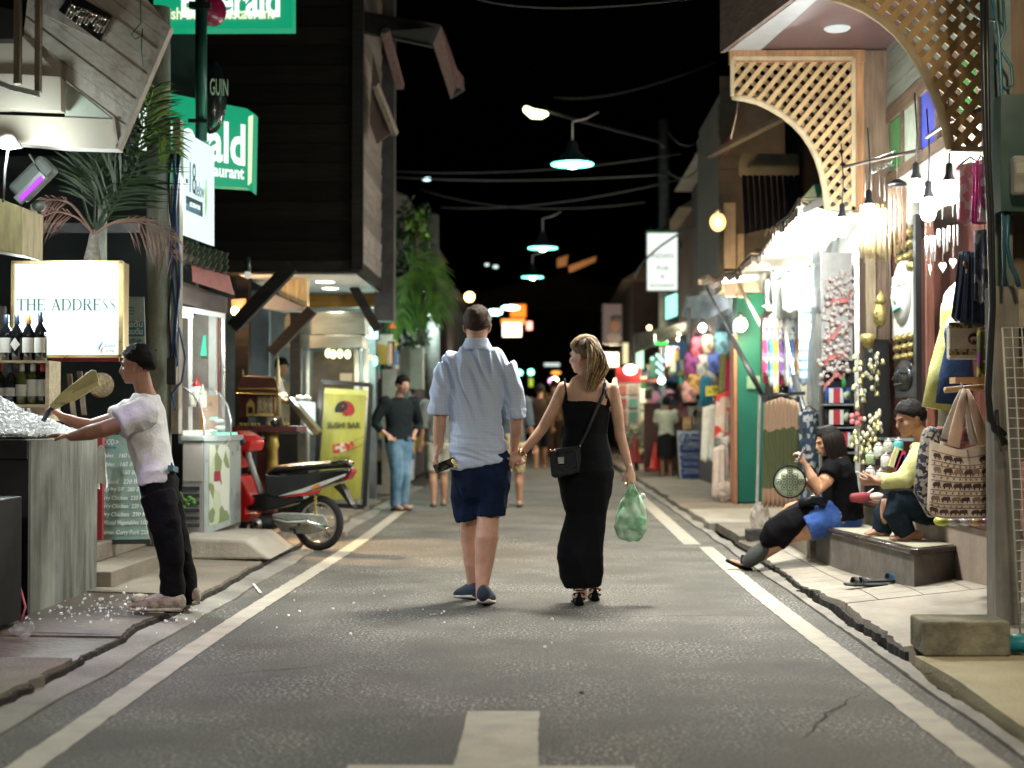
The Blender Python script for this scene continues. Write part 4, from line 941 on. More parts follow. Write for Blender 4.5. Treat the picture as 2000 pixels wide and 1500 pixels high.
# food display / ice trough with plates, by the chef
ft=thing('food_counter','sloping steel food display filled with brightly lit ice in front of the cook','counter',P(600,850,16))
MB().prism([P(560,782,15.6),P(566,776,15.6),P(622,842,15.0),P(612,850,15.0)],(.0,.3,0)).build('steel_edge',mat('brushed_steel',(.5,.5,.46)),ft)
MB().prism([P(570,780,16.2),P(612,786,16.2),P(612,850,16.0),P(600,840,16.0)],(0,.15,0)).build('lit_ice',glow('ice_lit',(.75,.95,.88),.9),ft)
MB().bb(-2.9,-2.62,15.9,16.4,.6,.95).build('base',mat('very_dark',(.012,.012,.012)),ft)
for i,(px,py,c_) in enumerate(((556,783,(.6,.4,.25)),(566,784,(.35,.2,.12)),(546,775,(.8,.8,.78)),(584,778,(.85,.9,.85)),(600,778,(.8,.8,.75)))):
    MB().ell(P(px,py,15.8),(.045,.04,.03)).build('dish',mat('dish%d' % i,c_,rough=.4),label=('brown wooden dish on the sloping food display','dark brown dish next to the wooden one','white bowl beside the cook behind the spirit house','pale cup above the lit ice','white cup at the right end of the lit ice')[i],cat='dish')
lamp('food_light',P(590,760,15.9),14,(.9,1,.95),.08)

# ================================================================ sushi banner stand
s=thing('banner_stand','tall black-framed yellow sushi banner stand on the left pavement','banner',P(668,870,16.6))
Yb=16.6
q=[P(628,745,Yb),P(725,752,Yb),P(712,990,Yb - .25),P(615,985,Yb - .25)]
MB().prism([P(634,760,Yb - .02),P(716,764,Yb - .02),P(704,975,Yb - .26),P(621,975,Yb - .26)],(0,.012,0)).build('banner_sheet',mat('yellow_banner',(.36,.34,.06),rough=.45,var=.25,scale=3,stretch=(2,1,.4)),s)
fm=mat('black_frame',(.012,.012,.012),rough=.35)
for a,b in ((0,1),(1,2),(2,3),(3,0)): MB().bar(q[a],q[b],.05,.04,up=(0,1,0)).build('frame',fm,s)
MB().prism([P(635,758,Yb - .03),P(718,762,Yb - .03),P(718,772,Yb - .03),P(634,768,Yb - .03)],(0,.006,0)).build('top_band',mat('lime_band',(.6,.62,.18)),s)
MB().prism([P(634,772,Yb - .03),P(717,776,Yb - .03),P(717,782,Yb - .03),P(634,778,Yb - .03)],(0,.006,0)).build('brown_band',mat('olive_band',(.2,.15,.02)),s)
def disc(c_,r,m_,nm,a0=0,a1=2*math.pi,n=24,off=0):
    c_=c_+V(0,off,0); mb=MB(); pts=[c_+V(r*math.cos(lerp(a0,a1,k/n)),0,r*math.sin(lerp(a0,a1,k/n))) for k in range(n+1)]
    mb.add(pts,[tuple(range(n+1))]); return mb.build(nm,m_,s)
cc=P(673,802,Yb - .07); rr=.112
disc(cc,rr,mat('emblem_black',(.015,.012,.01)),'emblem_disc')
rdm=mat('emblem_red',(.35,.02,.02)); bkm=mat('emblem_black',(.015,.012,.01))
disc(cc,rr*.96,rdm,'emblem_half',R(-70),R(110),off=-.003)
disc(cc+V(.26*rr*1.0,0,-.4*rr),rr*.47,rdm,'emblem_lobe',off=-.006); disc(cc+V(-.16*rr,0,.45*rr),rr*.47,bkm,'emblem_lobe',off=-.006)
disc(cc+V(-.16*rr,0,.45*rr),rr*.12,rdm,'emblem_dot',off=-.009); disc(cc+V(.2*rr,0,-.45*rr),rr*.12,bkm,'emblem_dot',off=-.009)
text('SUSHI BAR',.09,mat('dark_green_ink',(.03,.05,.015)),s,P(671,831,Yb - .12),(1,0,0),(0,0,1),width=.37,bold=.002,depth=.002)
MB().prism([P(650,868,Yb - .16),P(690,862,Yb - .16),P(692,876,Yb - .16),P(672,882,Yb - .16),P(650,888,Yb - .16)],(0,.004,0)).build('printed_sushi',mix_cells(mat('sushi_print',(.5,.2,.1),var=0),[(.7,.6,.5),(.5,.06,.04),(.6,.2,.1)],25),s)
for a,b in (((662,888),(715,866)),((690,862),(712,852))): MB().bar(P(*a,Yb - .18),P(*b,Yb - .18),.012,.004).build('printed_chopstick',bkm,s)
text('SUSHI',.06,mat('dark_green_ink',(.03,.05,.015)),s,P(668,895,Yb - .19),(1,0,0),(0,0,1),width=.18,depth=.002)
lamp('banner_light',P(640,690,15.6),8,(1,1,.8),.06)
# chrome motorcycle edge beside the banner
MB().loft([P(722,800,18.2),P(716,880,18.0),P(712,960,17.9)],[(.02,.02),(.035,.03),(.02,.02)],n=8).build('chrome_stand',chrome,label='tall curved chrome tube right of the sushi banner',cat='tube')
# ================================================================ right side: souvenir shop
def XP(px,py,x):
    d=ray(px,py); t=x/d.x
    return V(x,d.y*t,CAMZ+d.z*t)
def quadp(pts,m,nm,parent,dv=(0,.02,0),**k): return MB().prism(pts,dv).build(nm,m,parent,**k)
shop=thing('souvenir_shop','timber souvenir shop with open front, heavy brown corner post and coloured glass panes','shop',(2.9,10,0))
postw=wood('post_wood',(.30,.17,.09),'z',.55); warmw=wood('warm_board',(.42,.21,.10),'z',.5)
MB().bb(2.62,2.82,12.0,12.22,.1,4.1).build('corner_post',wood('old_post',(.20,.13,.085),'z',.6),shop)
MB().bb(2.54,2.617,11.99,12.1,W(0,405,12).z - .05,4.12).build('post_board',warmw,shop)
MB().bb(2.60,2.80,11.95,11.999,.52,1.75).build('interior_shade_panel',mat('very_dark',(.012,.012,.012)),shop)  # added dark sheet, stands in for the shaded interior behind the bells
MB().bb(2.62,2.70,11.97,11.998,1.76,2.7).build('post_facing',wood('pale_post_wood',(.38,.29,.18),'z',.6),shop)
MB().bb(1.53,2.62,11.97,12.06,4.0,4.10).build('header_beam',warmw,shop)
# soffit with bevelled edge, fascia, downlight
sf=mat('soffit_board',(.10,.055,.055),rough=.35,var=.2,scale=3,stretch=(.5,12,1),bump=.3,bscale=8)
s1=[G(1480,101,4.11),G(1660,-60,4.11),V(3.0,9.2,4.11),V(3.0,12.0,4.11)]
MB().prism(s1,(0,0,.03)).build('soffit',sf,shop)
gb=mat('grey_soffit_strip',(.33,.33,.33),rough=.35,var=.25,scale=2)
MB().prism([G(1420,101,4.10),G(1570,-10,4.10),G(1700,-110,4.10),G(1760,-110,4.10),G(1640,-40,4.10),G(1482,101,4.10)],(0,0,.02)).build('soffit_strip',gb,shop)
fb=wood('fascia_brown',(.16,.10,.08),'y',.6)
MB().prism([G(1416,103,4.08),G(1570,-12,4.08),G(1570,-12,4.08)+V(0,0,1),G(1416,103,4.08)+V(0,0,1)],(-.04,0,0)).build('fascia',fb,shop)
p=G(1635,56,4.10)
MB().lathe(p,[(.085,-.012),(.1,.0),(.1,.005)],20).build('downlight',glow('off_downlight_glow',(.8,.85,.8),.75),shop)  # disc is off; its pale look is put in as a faint glow
# wall bands above the opening
gw=mat('grey_green_boards',(.20,.21,.17),rough=.7,var=.25,scale=3,stretch=(1,.6,6),bump=.3)
for i in range(8):
    z0=3.62+i*.145
    MB().bb(2.80,2.825,8.3,11.98,z0,z0+.138).build('wall_board',gw,shop)
MB().bb(2.79,2.83,8.3,11.98,3.50,3.615).build('pane_rail',wood('rail_brown',(.14,.09,.06),'y',.6),shop)
MB().bb(2.79,2.83,8.3,11.98,3.00,3.08).build('pane_rail',wood('rail_brown',(.14,.09,.06),'y',.6),shop)
pc=[((.03,.22,.06),'pane_green'),((.45,.52,.42),'pane_white'),((.02,.06,.5),'pane_blue'),((.08,.06,.05),'pane_brown'),((.03,.22,.06),'pane_green'),((.45,.52,.42),'pane_white'),((.02,.06,.5),'pane_blue')]
for i,(c_,nm) in enumerate(pc):
    y1=11.95-i*.5
    MB().bb(2.81,2.82,y1 - .42,y1,3.085,3.495).build('window_pane',mat(nm,c_,rough=.15,var=.15,spec=.7),shop,label={0: 'green coloured glass pane',1: 'milky white glass pane',2: 'deep blue coloured glass pane'}.get(i))
    MB().bb(2.795,2.828,y1 - .49,y1 - .43,3.085,3.495).build('mullion',wood('rail_brown',(.14,.09,.06),'y',.6),shop)
pg=mat('pale_grey_panel',(.45,.44,.38),rough=.6,var=.1,scale=2)
MB().bb(2.80,2.82,8.3,11.98,2.62,2.995).build('fascia_panel',pg,shop)
ib=wood('interior_brown',(.15,.06,.045),'z',.5)
MB().bb(3.15,3.2,7.9,12.2,0.5,3.2).build('back_wall',ib,shop)
for y in (8.6,9.35,10.1,10.85,11.6): MB().bb(3.11,3.149,y - .3,y+.3,.7,2.6).build('door_panel',wood('door_maroon',(.16,.055,.04),'z',.45),shop)
MB().bb(2.83,3.2,12.05,12.15,.5,3.2).build('side_wall',ib,shop)
MB().bb(2.8,3.2,7.6,12.2,2.58,2.62).build('ceiling',mat('ceiling_grey',(.3,.29,.26),rough=.8),shop)
for y,w in ((11.3,.05),(10.55,.05)): MB().bb(2.74,2.79,y,y+w,.55,2.6).build('door_jamb',wood('jamb_red',(.22,.08,.05),'z',.5),shop)
MB().bb(2.72,2.76,10.78,10.86,.55,2.6).build('black_stand',mat('black_frame',(.012,.012,.012)),shop)
# steps
stp=thing('shop_steps','dark-edged concrete steps in front of the souvenir shop where two people sit','steps',(2.4,10,0))
sc_=mat('step_concrete',(.13,.115,.10),rough=.7,var=.35,scale=4,bump=.35,dirt=(3,.6,(.05,.045,.04))); tr=mat('step_tread',(.38,.36,.27),rough=.45,var=.12,scale=3); dk=mat('step_edge',(.05,.035,.03),rough=.25,var=.2)
A,B,C_,D=V(2.03,11.0,0),V(2.25,9.0,0),V(2.62,9.28,0),V(2.62,11.0,0)
def zz(v,z): return V(v.x,v.y,z)
MB().prism([zz(q,.05) for q in (A,B,C_,D)],(0,0,.245)).build('riser',sc_,stp)
e=.025
MB().prism([zz(A+V(-e,e,0),.296),zz(B+V(-e,.0,0),.296),zz(B+V(.02,-e*1.6,0),.296),zz(C_+V(0,-e,0),.296),zz(D+V(0,e,0),.296)],(0,0,.034)).build('tread_edge',dk,stp,bevel=.008)
MB().prism([zz(A+V(.01,0,0),.331),zz(B+V(.03,.04,0),.331),zz(C_+V(0,.05,0),.331),zz(D,.331)],(0,0,.003)).build('tread',tr,stp)
MB().prism([V(2.40,11.05,.05),V(2.55,9.6,.05),V(2.6,7.9,.05),V(3.3,7.9,.05),V(3.3,11.05,.05)],(0,0,.42)).build('upper_riser',mat('pink_plaster',(.30,.24,.20),rough=.8,var=.2,scale=4,bump=.3),stp)
MB().prism([V(2.37,11.07,.471),V(2.52,9.58,.471),V(2.57,7.88,.471),V(3.3,7.88,.471),V(3.3,11.07,.471)],(0,0,.04)).build('upper_tread',wood('step_wood',(.12,.06,.04),'y',.5),stp,bevel=.008)
MB().bb(2.0,2.4,11.08,13.1,.06,.25).build('side_block',conc,stp)
# ---- lattices
lw=mat('lath_wood',(.58,.38,.18),rough=.6,var=.22,scale=6,bump=.2); lw2=mat('lath_wood_back',(.36,.24,.13),rough=.6,var=.25,scale=6)
def inside_fn(arc,right,top):
    def f(x,y):
        if x>right or y<top: return False
        if x<arc[0][0]: return False
        for (x0,y0),(x1,y1) in zip(arc,arc[1:]):
            if x0<=x<=x1: return y<y0+(y1-y0)*(x-x0)/(x1-x0+1e-9)
        return y<arc[-1][1]
    return f
def lattice(Y,arc,right,top,pitch,wid,label,left):
    t=thing('lattice_bracket',label,'lattice',W((arc[0][0]+right)/2,(top+arc[-1][1])/2,Y)); f=inside_fn(arc,right,top)
    cx,cy=right,top
    for lay,ang in ((0,R(-50)),(1,R(40))):
        d=V(math.cos(ang),math.sin(ang)); n=V(-d.y,d.x)
        for k in range(-60,60):
            o=Vector((cx,cy)).to_2d()+n.to_2d()*pitch*k; run=None; segs=[]
            for j in range(-260,261):
                q=o+d.to_2d()*j*2.5; ok=f(q.x,q.y)
                if ok and run is None: run=q
                if not ok and run is not None:
                    segs.append((run,last)); run=None
                last=q
            for a,b in segs:
                if (b-a).length<8: continue
                dy=-.012 if lay==0 else .012
                MB().bar(W(a.x,a.y,Y+dy),W(b.x,b.y,Y+dy),wid,.012,up=(0,1,0)).build('lath',lw if lay==0 else lw2,t)
    mb=MB(); mb.loft([W(x,y,Y) for x,y in arc],(.022,.03),ref=(0,1,0),n=8,round_end=False); mb.build('curved_trim',mat('trim_cream',(.55,.42,.26),rough=.6,var=.2),t)
    for a,b in (((left,top),(right,top)),((right,top),(right,arc[-1][1]+4)),((arc[0][0],top),arc[0]),(arc[-1],(right+3,arc[-1][1]))):
        MB().bar(W(*a,Y),W(*b,Y),.03,.05,up=(0,1,0)).build('frame',mat('trim_cream',(.55,.42,.26)),t)
    return t
a1=[(1430,188),(1455,192),(1480,198),(1505,210),(1530,225),(1552,243),(1570,262),(1585,285),(1597,310),(1606,340),(1612,370),(1616,408)]
lattice(11.99,a1,1666,115,18.0,.037,'nearer-to-centre wooden lattice bracket with arched edge left of the brown corner post',1430)
a2=[(1610,-12),(1650,0),(1690,17),(1722,38),(1752,64),(1780,98),(1803,136),(1822,175),(1838,215),(1850,255),(1856,292)]
lattice(8.6,a2,1923,-60,25.5,.043,'large wooden lattice bracket with arched edge at the top right corner',1610)

# ---- bright hanging bulbs
for i,(px,py,Y,lab) in enumerate(((1645,440,11.2,'leftmost bright white hanging bulb, below the tip of the small lattice'),(1697,415,10.8,'bright white hanging bulb in front of the brown corner post'),(1789,368,9.6,'bright white hanging bulb left of the close group of three'),(1813,405,9.3,'lowest bulb of the close group of three by the silver chimes'),(1854,372,9.0,'rightmost bright bulb of the close group of three'))):
    t=thing('hanging_bulb',lab,'bulb',W(px,py,Y),0,'dazzling bulbs hung in the shop front')
    MB().lathe((0,0,-.09),[(.001,0),(.035,.012),(.05,.05),(.048,.11),(.035,.15),(.03,.165)],16).build('glass',glow('bulb_white',(.95,1,.98),40),None).parent=t
    MB().lathe((0,0,.07),[(.036,-.02),(.036,.0),(.022,.03),(.02,.09),(.006,.1)],12).build('socket',blk,None).parent=t
    MB().tube([(0,0,.16),(.01,0,.35),(-.005,0,.62)],.005,n=5).build('cord',blk,None).parent=t
    lamp('hanging_bulb_light',W(px,py+4,Y),(130,110,105,100,110)[i],(.94,1,.97),.075)
# rods and hooks
iron=mat('rod_iron',(.08,.05,.04),rough=.5,metal=.3)
MB().tube([W(1648,326,11.4),W(1800,292,10.2)],.013).build('rod',iron,label='dark horizontal rod carrying the row of steel hooks',cat='rod')
MB().tube([W(1810,268,9.3),W(1850,240,9.0),W(1935,205,8.4)],.012).build('rod',iron,label='dark slanting rod in front of the large lattice',cat='rod')
for i in range(8):
    t=thing('steel_hook','steel S hook '+('nearest the brown post','second from the brown post','third from the brown post','left of the bunch centre','right of the bunch centre','third from the glass panes','second from the glass panes','nearest the glass panes')[i]+' on the dark rod','hook',W(1706+i*5.5,318-i*2.0,10.9),0,'steel hooks on the rod')
    MB().tube([(0,0,.03),(.012,0,.04),(.02,0,.02),(.01,0,-.01),(-.01,0,-.04),(-.018,0,-.06),(-.005,0,-.075),(.01,0,-.065)],.004,n=5).build('hook',chrome,None).parent=t
# bamboo and wooden chimes
bam=mat('bamboo',(.50,.38,.20),rough=.5,var=.25,scale=9); pinkw=mat('rosewood_pale',(.55,.33,.22),rough=.45,var=.2)
def chime(loc,n,r_,L0,L1,tr_,m_,cap,label,group=None,pend=None):
    t=thing('wind_chime',label,'wind chime',loc,random.uniform(0,1),group)
    if cap: MB().lathe((0,0,0),[(r_*.4,.03),(r_*1.25,.0),(r_*1.25,-.015),(.001,-.016)],14).build('top_disc',cap,t.parent).parent=t
    MB().tube([(0,0,.03),(0,0,.2)],.003,n=4).build('string',mat('cord_pale',(.4,.36,.3)),None).parent=t
    for k in range(n):
        a=2*math.pi*k/n; L=lerp(L0,L1,random.random()); x,y=r_*math.cos(a),r_*math.sin(a)
        MB().tube([(x,y,-.03),(x,y,-.03-L)],tr_,n=8).build('chime_tube',m_,None).parent=t
    if pend:
        MB().tube([(0,0,-.03),(0,0,-pend)],.002,n=4).build('clapper_string',mat('cord_pale',(.4,.36,.3)),None).parent=t
    return t
chime(W(1752,358,10.9),10,.055,.36,.48,.009,pinkw,blk,'rosewood tube wind chime with dark top beneath the steel hooks')
for i,(px,py,n,L) in enumerate(((1702,390,7,.42),(1718,392,7,.5),(1690,392,6,.45),(1728,400,6,.38),(1738,440,6,.25))):
    chime(W(px,py,11.2 - .1*i),n,.04,L*.7,L,.0085,bam,None,('bamboo wind chime second from the brown post','bamboo wind chime with the longest tubes','bamboo wind chime nearest the brown post','bamboo wind chime left of the rosewood one','small bamboo wind chime under the rosewood one')[i],'bamboo wind chimes',.6)
silver=mat('silver_tube',(.70,.72,.70),rough=.25,metal=.7)
heartm=mat('pearl_heart',(.75,.76,.7),rough=.3,var=.08)
for px,py,hx_,hy_,lab in ((1817,452,1815,524,'silver tube chime on the left with a turned heart below'),(1841,438,1840,520,'silver tube chime in the middle with a broad heart'),(1861,432,1858,512,'silver tube chime on the right with a small heart')):
    t=chime(W(px,py,9.7),7,.032,.10,.17,.006,silver,None,lab,'silver tube wind chimes',.3)
    h=MB(); k_=10; pts=[]
    for q in range(24):
        a=2*math.pi*q/24; pts.append(V(.016*math.sin(a) ** 3*1.6,0,.0016*(13*math.cos(a)-5*math.cos(2*a)-2*math.cos(3*a)-math.cos(4*a))*1.5))
    h.prism(pts,(0,.006,0)); o=h.build('heart',heartm,None); o.parent=t; o.location=(0,0,W(0,hy_,9.7).z-W(0,py,9.7).z)
# gilded rosettes, white and dark face panels
gr=mat('antique_gold',(.42,.33,.12),rough=.35,metal=.6,var=.5,scale=40,bump=.4)
def rosette_panel(px0,px1,py0,py1,x,nx,ny,lab):
    a,b=XP(px0,py0,x),XP(px1,py1,x)
    t=thing('carved_panel',lab,'carving',V(x,(a.y+b.y)/2,(a.z+b.z)/2))
    MB().bb(x,x+.02,b.y,a.y,b.z,a.z).build('board',mat('carved_black',(.02,.018,.012),rough=.6),t)
    me=MB().lathe((0,0,0),[(.001,.03),(.022,.026),(.018,.016),(.036,.012),(.034,.0)],10,axis=(-1,0,0)).mesh('rosette',gr)
    for i in range(nx):
        for j in range(ny):
            p=V(x - .001,lerp(b.y,a.y,(i+.5)/nx),lerp(b.z,a.z,(j+.5)/ny))-t.location
            shared('rosette',me,p,t,scale=(1,(a.y-b.y)/nx/.075,(a.z-b.z)/ny/.075))
rosette_panel(1752,1787,455,530,2.74,3,4,'carved gilded rosette panel above the white Buddha face board')
rosette_panel(1748,1786,655,703,2.74,3,3,'carved gilded rosette panel below the white Buddha face board')
wb=mat('white_lacquer',(.66,.68,.62),rough=.35,var=.06); bk=mat('black_lacquer',(.02,.02,.022),rough=.3,var=.3)
def face_board(px0,px1,py0,py1,x,m_,lab,mouth):
    a,b=XP(px0,py0,x),XP(px1,py1,x); yc=(a.y+b.y)/2; w_=(a.y-b.y)/2; h_=(a.z-b.z)
    t=thing('buddha_board',lab,'carving',V(x,yc,b.z))
    MB().bb(x,x+.03,b.y,a.y,b.z,a.z-h_*.2).build('board',m_,t)
    MB().ell(V(x+.005,yc,a.z-h_*.24),(.03,w_*.78,h_*.22)).build('forehead',m_,t)
    MB().ell(V(x - .005,yc,a.z-h_*.5),(.05,w_*.8,h_*.36)).build('face',m_,t)
    MB().loft([V(x - .04,yc,a.z-h_*.3),V(x - .075,yc,a.z-h_*.52),V(x - .04,yc,a.z-h_*.56)],[.01,.022,.03],n=8).build('nose',m_,t)
    MB().loft([V(x - .05,yc-w_*.4,a.z-h_*.66),V(x - .062,yc,a.z-h_*.69),V(x - .05,yc+w_*.4,a.z-h_*.66)],[.005,.014,.005],n=8).build('mouth',mat(mouth[0],mouth[1]),t)
    for s_ in (-1,1): MB().loft([V(x - .03,yc+s_*w_*.65,a.z-h_*.38),V(x - .05,yc+s_*w_*.35,a.z-h_*.36),V(x - .045,yc+s_*w_*.12,a.z-h_*.40)],.007,n=6).build('brow',m_,t)
face_board(1741,1786,512,650,2.73,wb,'tall white board with a carved Buddha face and green mouth',('teal_mouth',(.02,.25,.2)))
face_board(1748,1786,703,775,2.73,bk,'black carved Buddha face board below the white one',('bk_mouth',(.04,.04,.04)))
# golden face on the post
t=thing('gold_mask','small gilded face mask in profile under a bead tassel on the brown post','mask',W(1716,615,11.5))
MB().ell(W(1718,615,11.5),(.055,.05,.10)).build('head',gr,t); MB().lathe(W(1720,592,11.5),[(.05,0),(.03,.05),(.001,.1)],12).build('crown',gr,t)
MB().loft([W(1711,607,11.45),W(1707,618,11.44),W(1711,620,11.45)],[.008,.013,.01],n=6).build('nose',gr,t)
# tassels / strings of bells
bellm=mat('bell_brass',(.60,.52,.24),rough=.3,metal=.6,var=.25); belw=mat('bell_ivory',(.62,.6,.45),rough=.35,var=.15)
belme=MB().lathe((0,0,0),[(.017,-.02),(.015,-.01),(.011,.008),(.003,.016)],8).mesh('bell',bellm)
belme2=MB().ell((0,0,0),(.012,.012,.017),nu=8,nv=6).mesh('bead',belw)
random.seed(21)
def bells(px,py,Y,n,L,me,lab,nm,spread=.03):
    t=thing(nm,lab,'bell string',W(px,py,Y),0,'strings of bells and beads by the corner post')
    MB().tube([(0,0,0),(0,0,-L)],.003,n=4).build('cord',blk,None).parent=t
    for k in range(n):
        shared('bell',me,V(random.uniform(-spread,spread),random.uniform(-spread,spread),-L*(k+.5)/n),t,scale=(1.25,)*3)
BL=[(1678,690,9,.42,0),(1690,700,9,.30,1),(1704,680,10,.32,1),(1712,690,8,.32,0),(1676,840,10,.25,0),(1690,810,14,.30,1),(1706,805,16,.34,0),(1716,800,12,.30,1),(1672,750,6,.2,1),(1700,850,10,.2,0)]
BN=['brass bell string nearest the blue mugs, upper row','ivory bead string second from the blue mugs, upper row','ivory bead string under the golden bowl','brass bell string by the red door jamb, upper row','brass bell string nearest the pink flower, lower row','thick ivory bead string right of the pink flower','densest brass bell string, lower row','ivory bead string by the jamb, lower row','short ivory bead string above the pink flower','short brass bell string hanging lowest over the jars']
for (px,py,n,L,q),lab in zip(BL,BN): bells(px,py,11.3,n,L,belme2 if q else belme,lab,'bell_string',.045)
MB().lathe(W(1694,668,11.2),[(.001,-.05),(.04,-.03),(.055,.02),(.055,.05),(.04,.06)],16).build('hanging_bowl',gr,label='golden bell bowl hanging above the bell strings',cat='bell')
t=thing('pink_flower','pink five-petalled felt flower hanging left of the beads','flower',W(1672,818,11.3))
for k in range(5):
    a=k*1.2566; MB().ell(W(1672,818,11.3)+V(.035*math.cos(a),0,.035*math.sin(a)),(.022,.008,.022),nu=8,nv=6).build('petal',mat('pink_felt',(.7,.2,.22)),t)
# jars and trinkets counter beside the squatting man
ct=thing('trinket_table','low table crowded with glass jars and trinkets behind the squatting man','table',V(2.72,10.9,.5))
MB().bb(2.56,2.9,10.5,11.5,.72,.75).build('table_top',ib,ct); MB().bb(2.6,2.9,10.55,11.45,.5,.72).build('base',mat('very_dark',(.012,.012,.012)),ct)
MB().bb(2.6,2.9,10.9,11.5,.95,.97).build('shelf',mat('glass_shelf',(.4,.5,.48),rough=.1,alpha=.6),ct)
jars=[(1700,895,(.35,.45,.25),'glass jar with green sweets'),(1716,880,(.6,.62,.55),'clear glass jar with a knobbed lid'),(1735,872,(.5,.5,.42),'small tub of beads on the glass shelf'),(1755,870,(.1,.4,.4),'teal patterned box on the glass shelf'),(1700,925,(.5,.52,.5),'wide glass jar nearest the phone'),(1720,930,(.45,.5,.45),'squat glass jar in the front row'),(1740,925,(.6,.5,.1),'yellow trinket pot'),(1730,900,(.6,.6,.5),'pale glass pot in the middle row'),(1748,898,(.5,.08,.1),'red cylindrical tin')]
for i,(px,py,c_,lab) in enumerate(jars):
    t=thing('jar',lab+' on the trinket table','jar',W(px,py,10.9 - .03*i))
    MB().lathe((0,0,0),[(.03,-.05),(.036,-.04),(.036,.02),(.028,.035)],14).build('body',mat('jar%d' % i,c_,rough=.15,var=.35,scale=50,spec=.7),None).parent=t
    MB().lathe((0,0,.0355),[(.03,0),(.03,.008),(.008,.014),(.008,.024),(.001,.025)],12).build('lid',mat('jar_lid',(.5,.52,.48),rough=.25,metal=.3),None).parent=t
for i,(a,b,c_) in enumerate((((1742,912),(1755,875),(.6,.62,.3)),((1750,918),(1762,880),(.45,.05,.12)),((1756,920),(1768,890),(.08,.1,.3)))):
    MB().bar(W(*a,10.6),W(*b,10.6),.035,.05).build('fan_case',mat('case%d' % i,c_,rough=.4),label=('folded lime fan standing among the jars','folded crimson fan standing among the jars','folded navy fan standing among the jars')[i],cat='fan')
MB().tube([W(1660,966,10.7),W(1672,970,10.7),W(1692,965,10.7),W(1706,955,10.7)],.006).build('red_strap',mat('white_cord',(.6,.58,.55)),label='white cord handle of the red pouch on the upper step',cat='cord')
MB().loft([W(1664,972,10.6),W(1680,972,10.6),W(1700,970,10.6)],[(.02,.03),(.03,.04),(.02,.03)]).build('pouch',mat('red_pouch',(.2,.02,.03)),label='dark red pouch lying on the upper step between the two sitters',cat='pouch')
MB().ell(W(1713,970,10.3),(.05,.06,.03)).build('cloth_bundle',cloth('pinkish_rag',(.5,.4,.35)),label='pinkish cloth bundle beside the squatting man',cat='cloth')

# ---- shells strands and mugs left of the post
shm_=mix_cells(mat('shells',(.7,.6,.55),rough=.5,var=0),[(.75,.70,.66),(.70,.62,.55),(.62,.20,.18),(.74,.66,.62),(.66,.42,.36)],26)
random.seed(31)
SHL=[(1640,560,'topmost bunch of pink and white shells, the brightest'),(1636,620,'second bunch of pink and white shells from the top'),(1630,672,'third bunch of pink and white shells with coral rim'),(1628,715,'lowest and smallest bunch of shells above the blue mug')]
for i,(px,py,lab) in enumerate(SHL):
    t=thing('shell_bunch',lab,'shells',W(px,py,12.4),0,'bunches of shells hung left of the post')
    for k in range(95):
        a=random.uniform(-1,1); p=V(a*.12,random.uniform(-.05,.05),(random.uniform(-.13,.13))+a*.06)
        o=MB().ell((0,0,0),(.022,.016,.014),nu=7,nv=5) if k==0 else None
        if o: sme=o.mesh('shell',shm_)
        shared('shell',sme,p,t,rot=(random.uniform(0,3),random.uniform(0,3),0),scale=(random.uniform(.5,1.3),)*3)
    MB().sheet(lambda u,v: V((u - .5)*.18,-.045+.03*math.sin(7*u+px),-.09+.03*math.sin(u*6+py)+(u - .5)*.12 - .04*v+.015*math.sin(u*14)),8,3,thick=.003).build('coral_rim',cloth('coral_cloth',(.68,.22,.2)),None).parent=t
mugw=[('blue',(.02,.08,.36),1636,773,'bright blue can cooler with a white and red band, upper shelf',.066),('black',(.015,.015,.02),1636,815,'black can cooler with a pale round badge, middle shelf',.066),('blue',(.02,.08,.36),1652,858,'blue can cooler on the lowest shelf behind the woman',.05)]
for nm,c_,px,py,lab,r_ in mugw:
    t=thing('can_cooler',lab,'can cooler',W(px,py,12.2)); r_=r_*1.55
    MB().lathe((0,0,-.066),[(r_,0),(r_,.132),(r_*.9,.131)],20).build('sleeve',mat('cooler_'+nm,c_,rough=.5,var=.05),None).parent=t
    for a0,a1,m_ in ((-2.5,-2.1,'cooler_white'),(-2.08,-1.6,'cooler_red'),(-1.58,-1.3,'cooler_white')):
        vs=[]; n=5
        for k in range(n+1):
            a=lerp(a0,a1,k/n); vs+=[(math.cos(a)*(r_+.002),math.sin(a)*(r_+.002),-.06),(math.cos(a)*(r_+.002),math.sin(a)*(r_+.002),.06)]
        MB().add(vs,[(2*k,2*k+2,2*k+3,2*k+1) for k in range(n)],True).build('band',mat(m_,(.6,.58,.55) if 'white' in m_ else (.4,.03,.04)),None).parent=t
    MB().lathe(V(math.cos(-.95),math.sin(-.95),0)*(r_+.0),[(.04,0),(.04,.004)],16,axis=(math.cos(-.95),math.sin(-.95),0)).build('badge',mat('badge_green',(.4,.5,.35)),None).parent=t
MB().lathe(W(1648,745,12.1),[(.018,-.06),(.018,.0),(.008,.03),(.008,.055),(.001,.056)],12).build('beer_bottle',mat('green_glass',(.05,.25,.08),rough=.1),label='small green bottle standing above the blue can cooler',cat='bottle')
rk=thing('mug_rack','dark upright shelf rack holding the can coolers','rack',W(1636,800,12.4))
MB().bb(2.36,2.62,12.42,12.5,.5,2.4).build('back_panel',mat('very_dark',(.012,.012,.012)),rk)
for py in (788,832,880): z=W(0,py,12.3).z; MB().bb(2.3,2.6,12.1,12.42,z - .02,z - .005).build('shelf',mat('rack_metal',(.3,.3,.3),rough=.4,metal=.5),rk)

MB().bb(2.34,2.60,12.40,12.415,1.6,2.5).build('shell_board',mat('pale_plastic',(.5,.48,.46),rough=.3),rk)
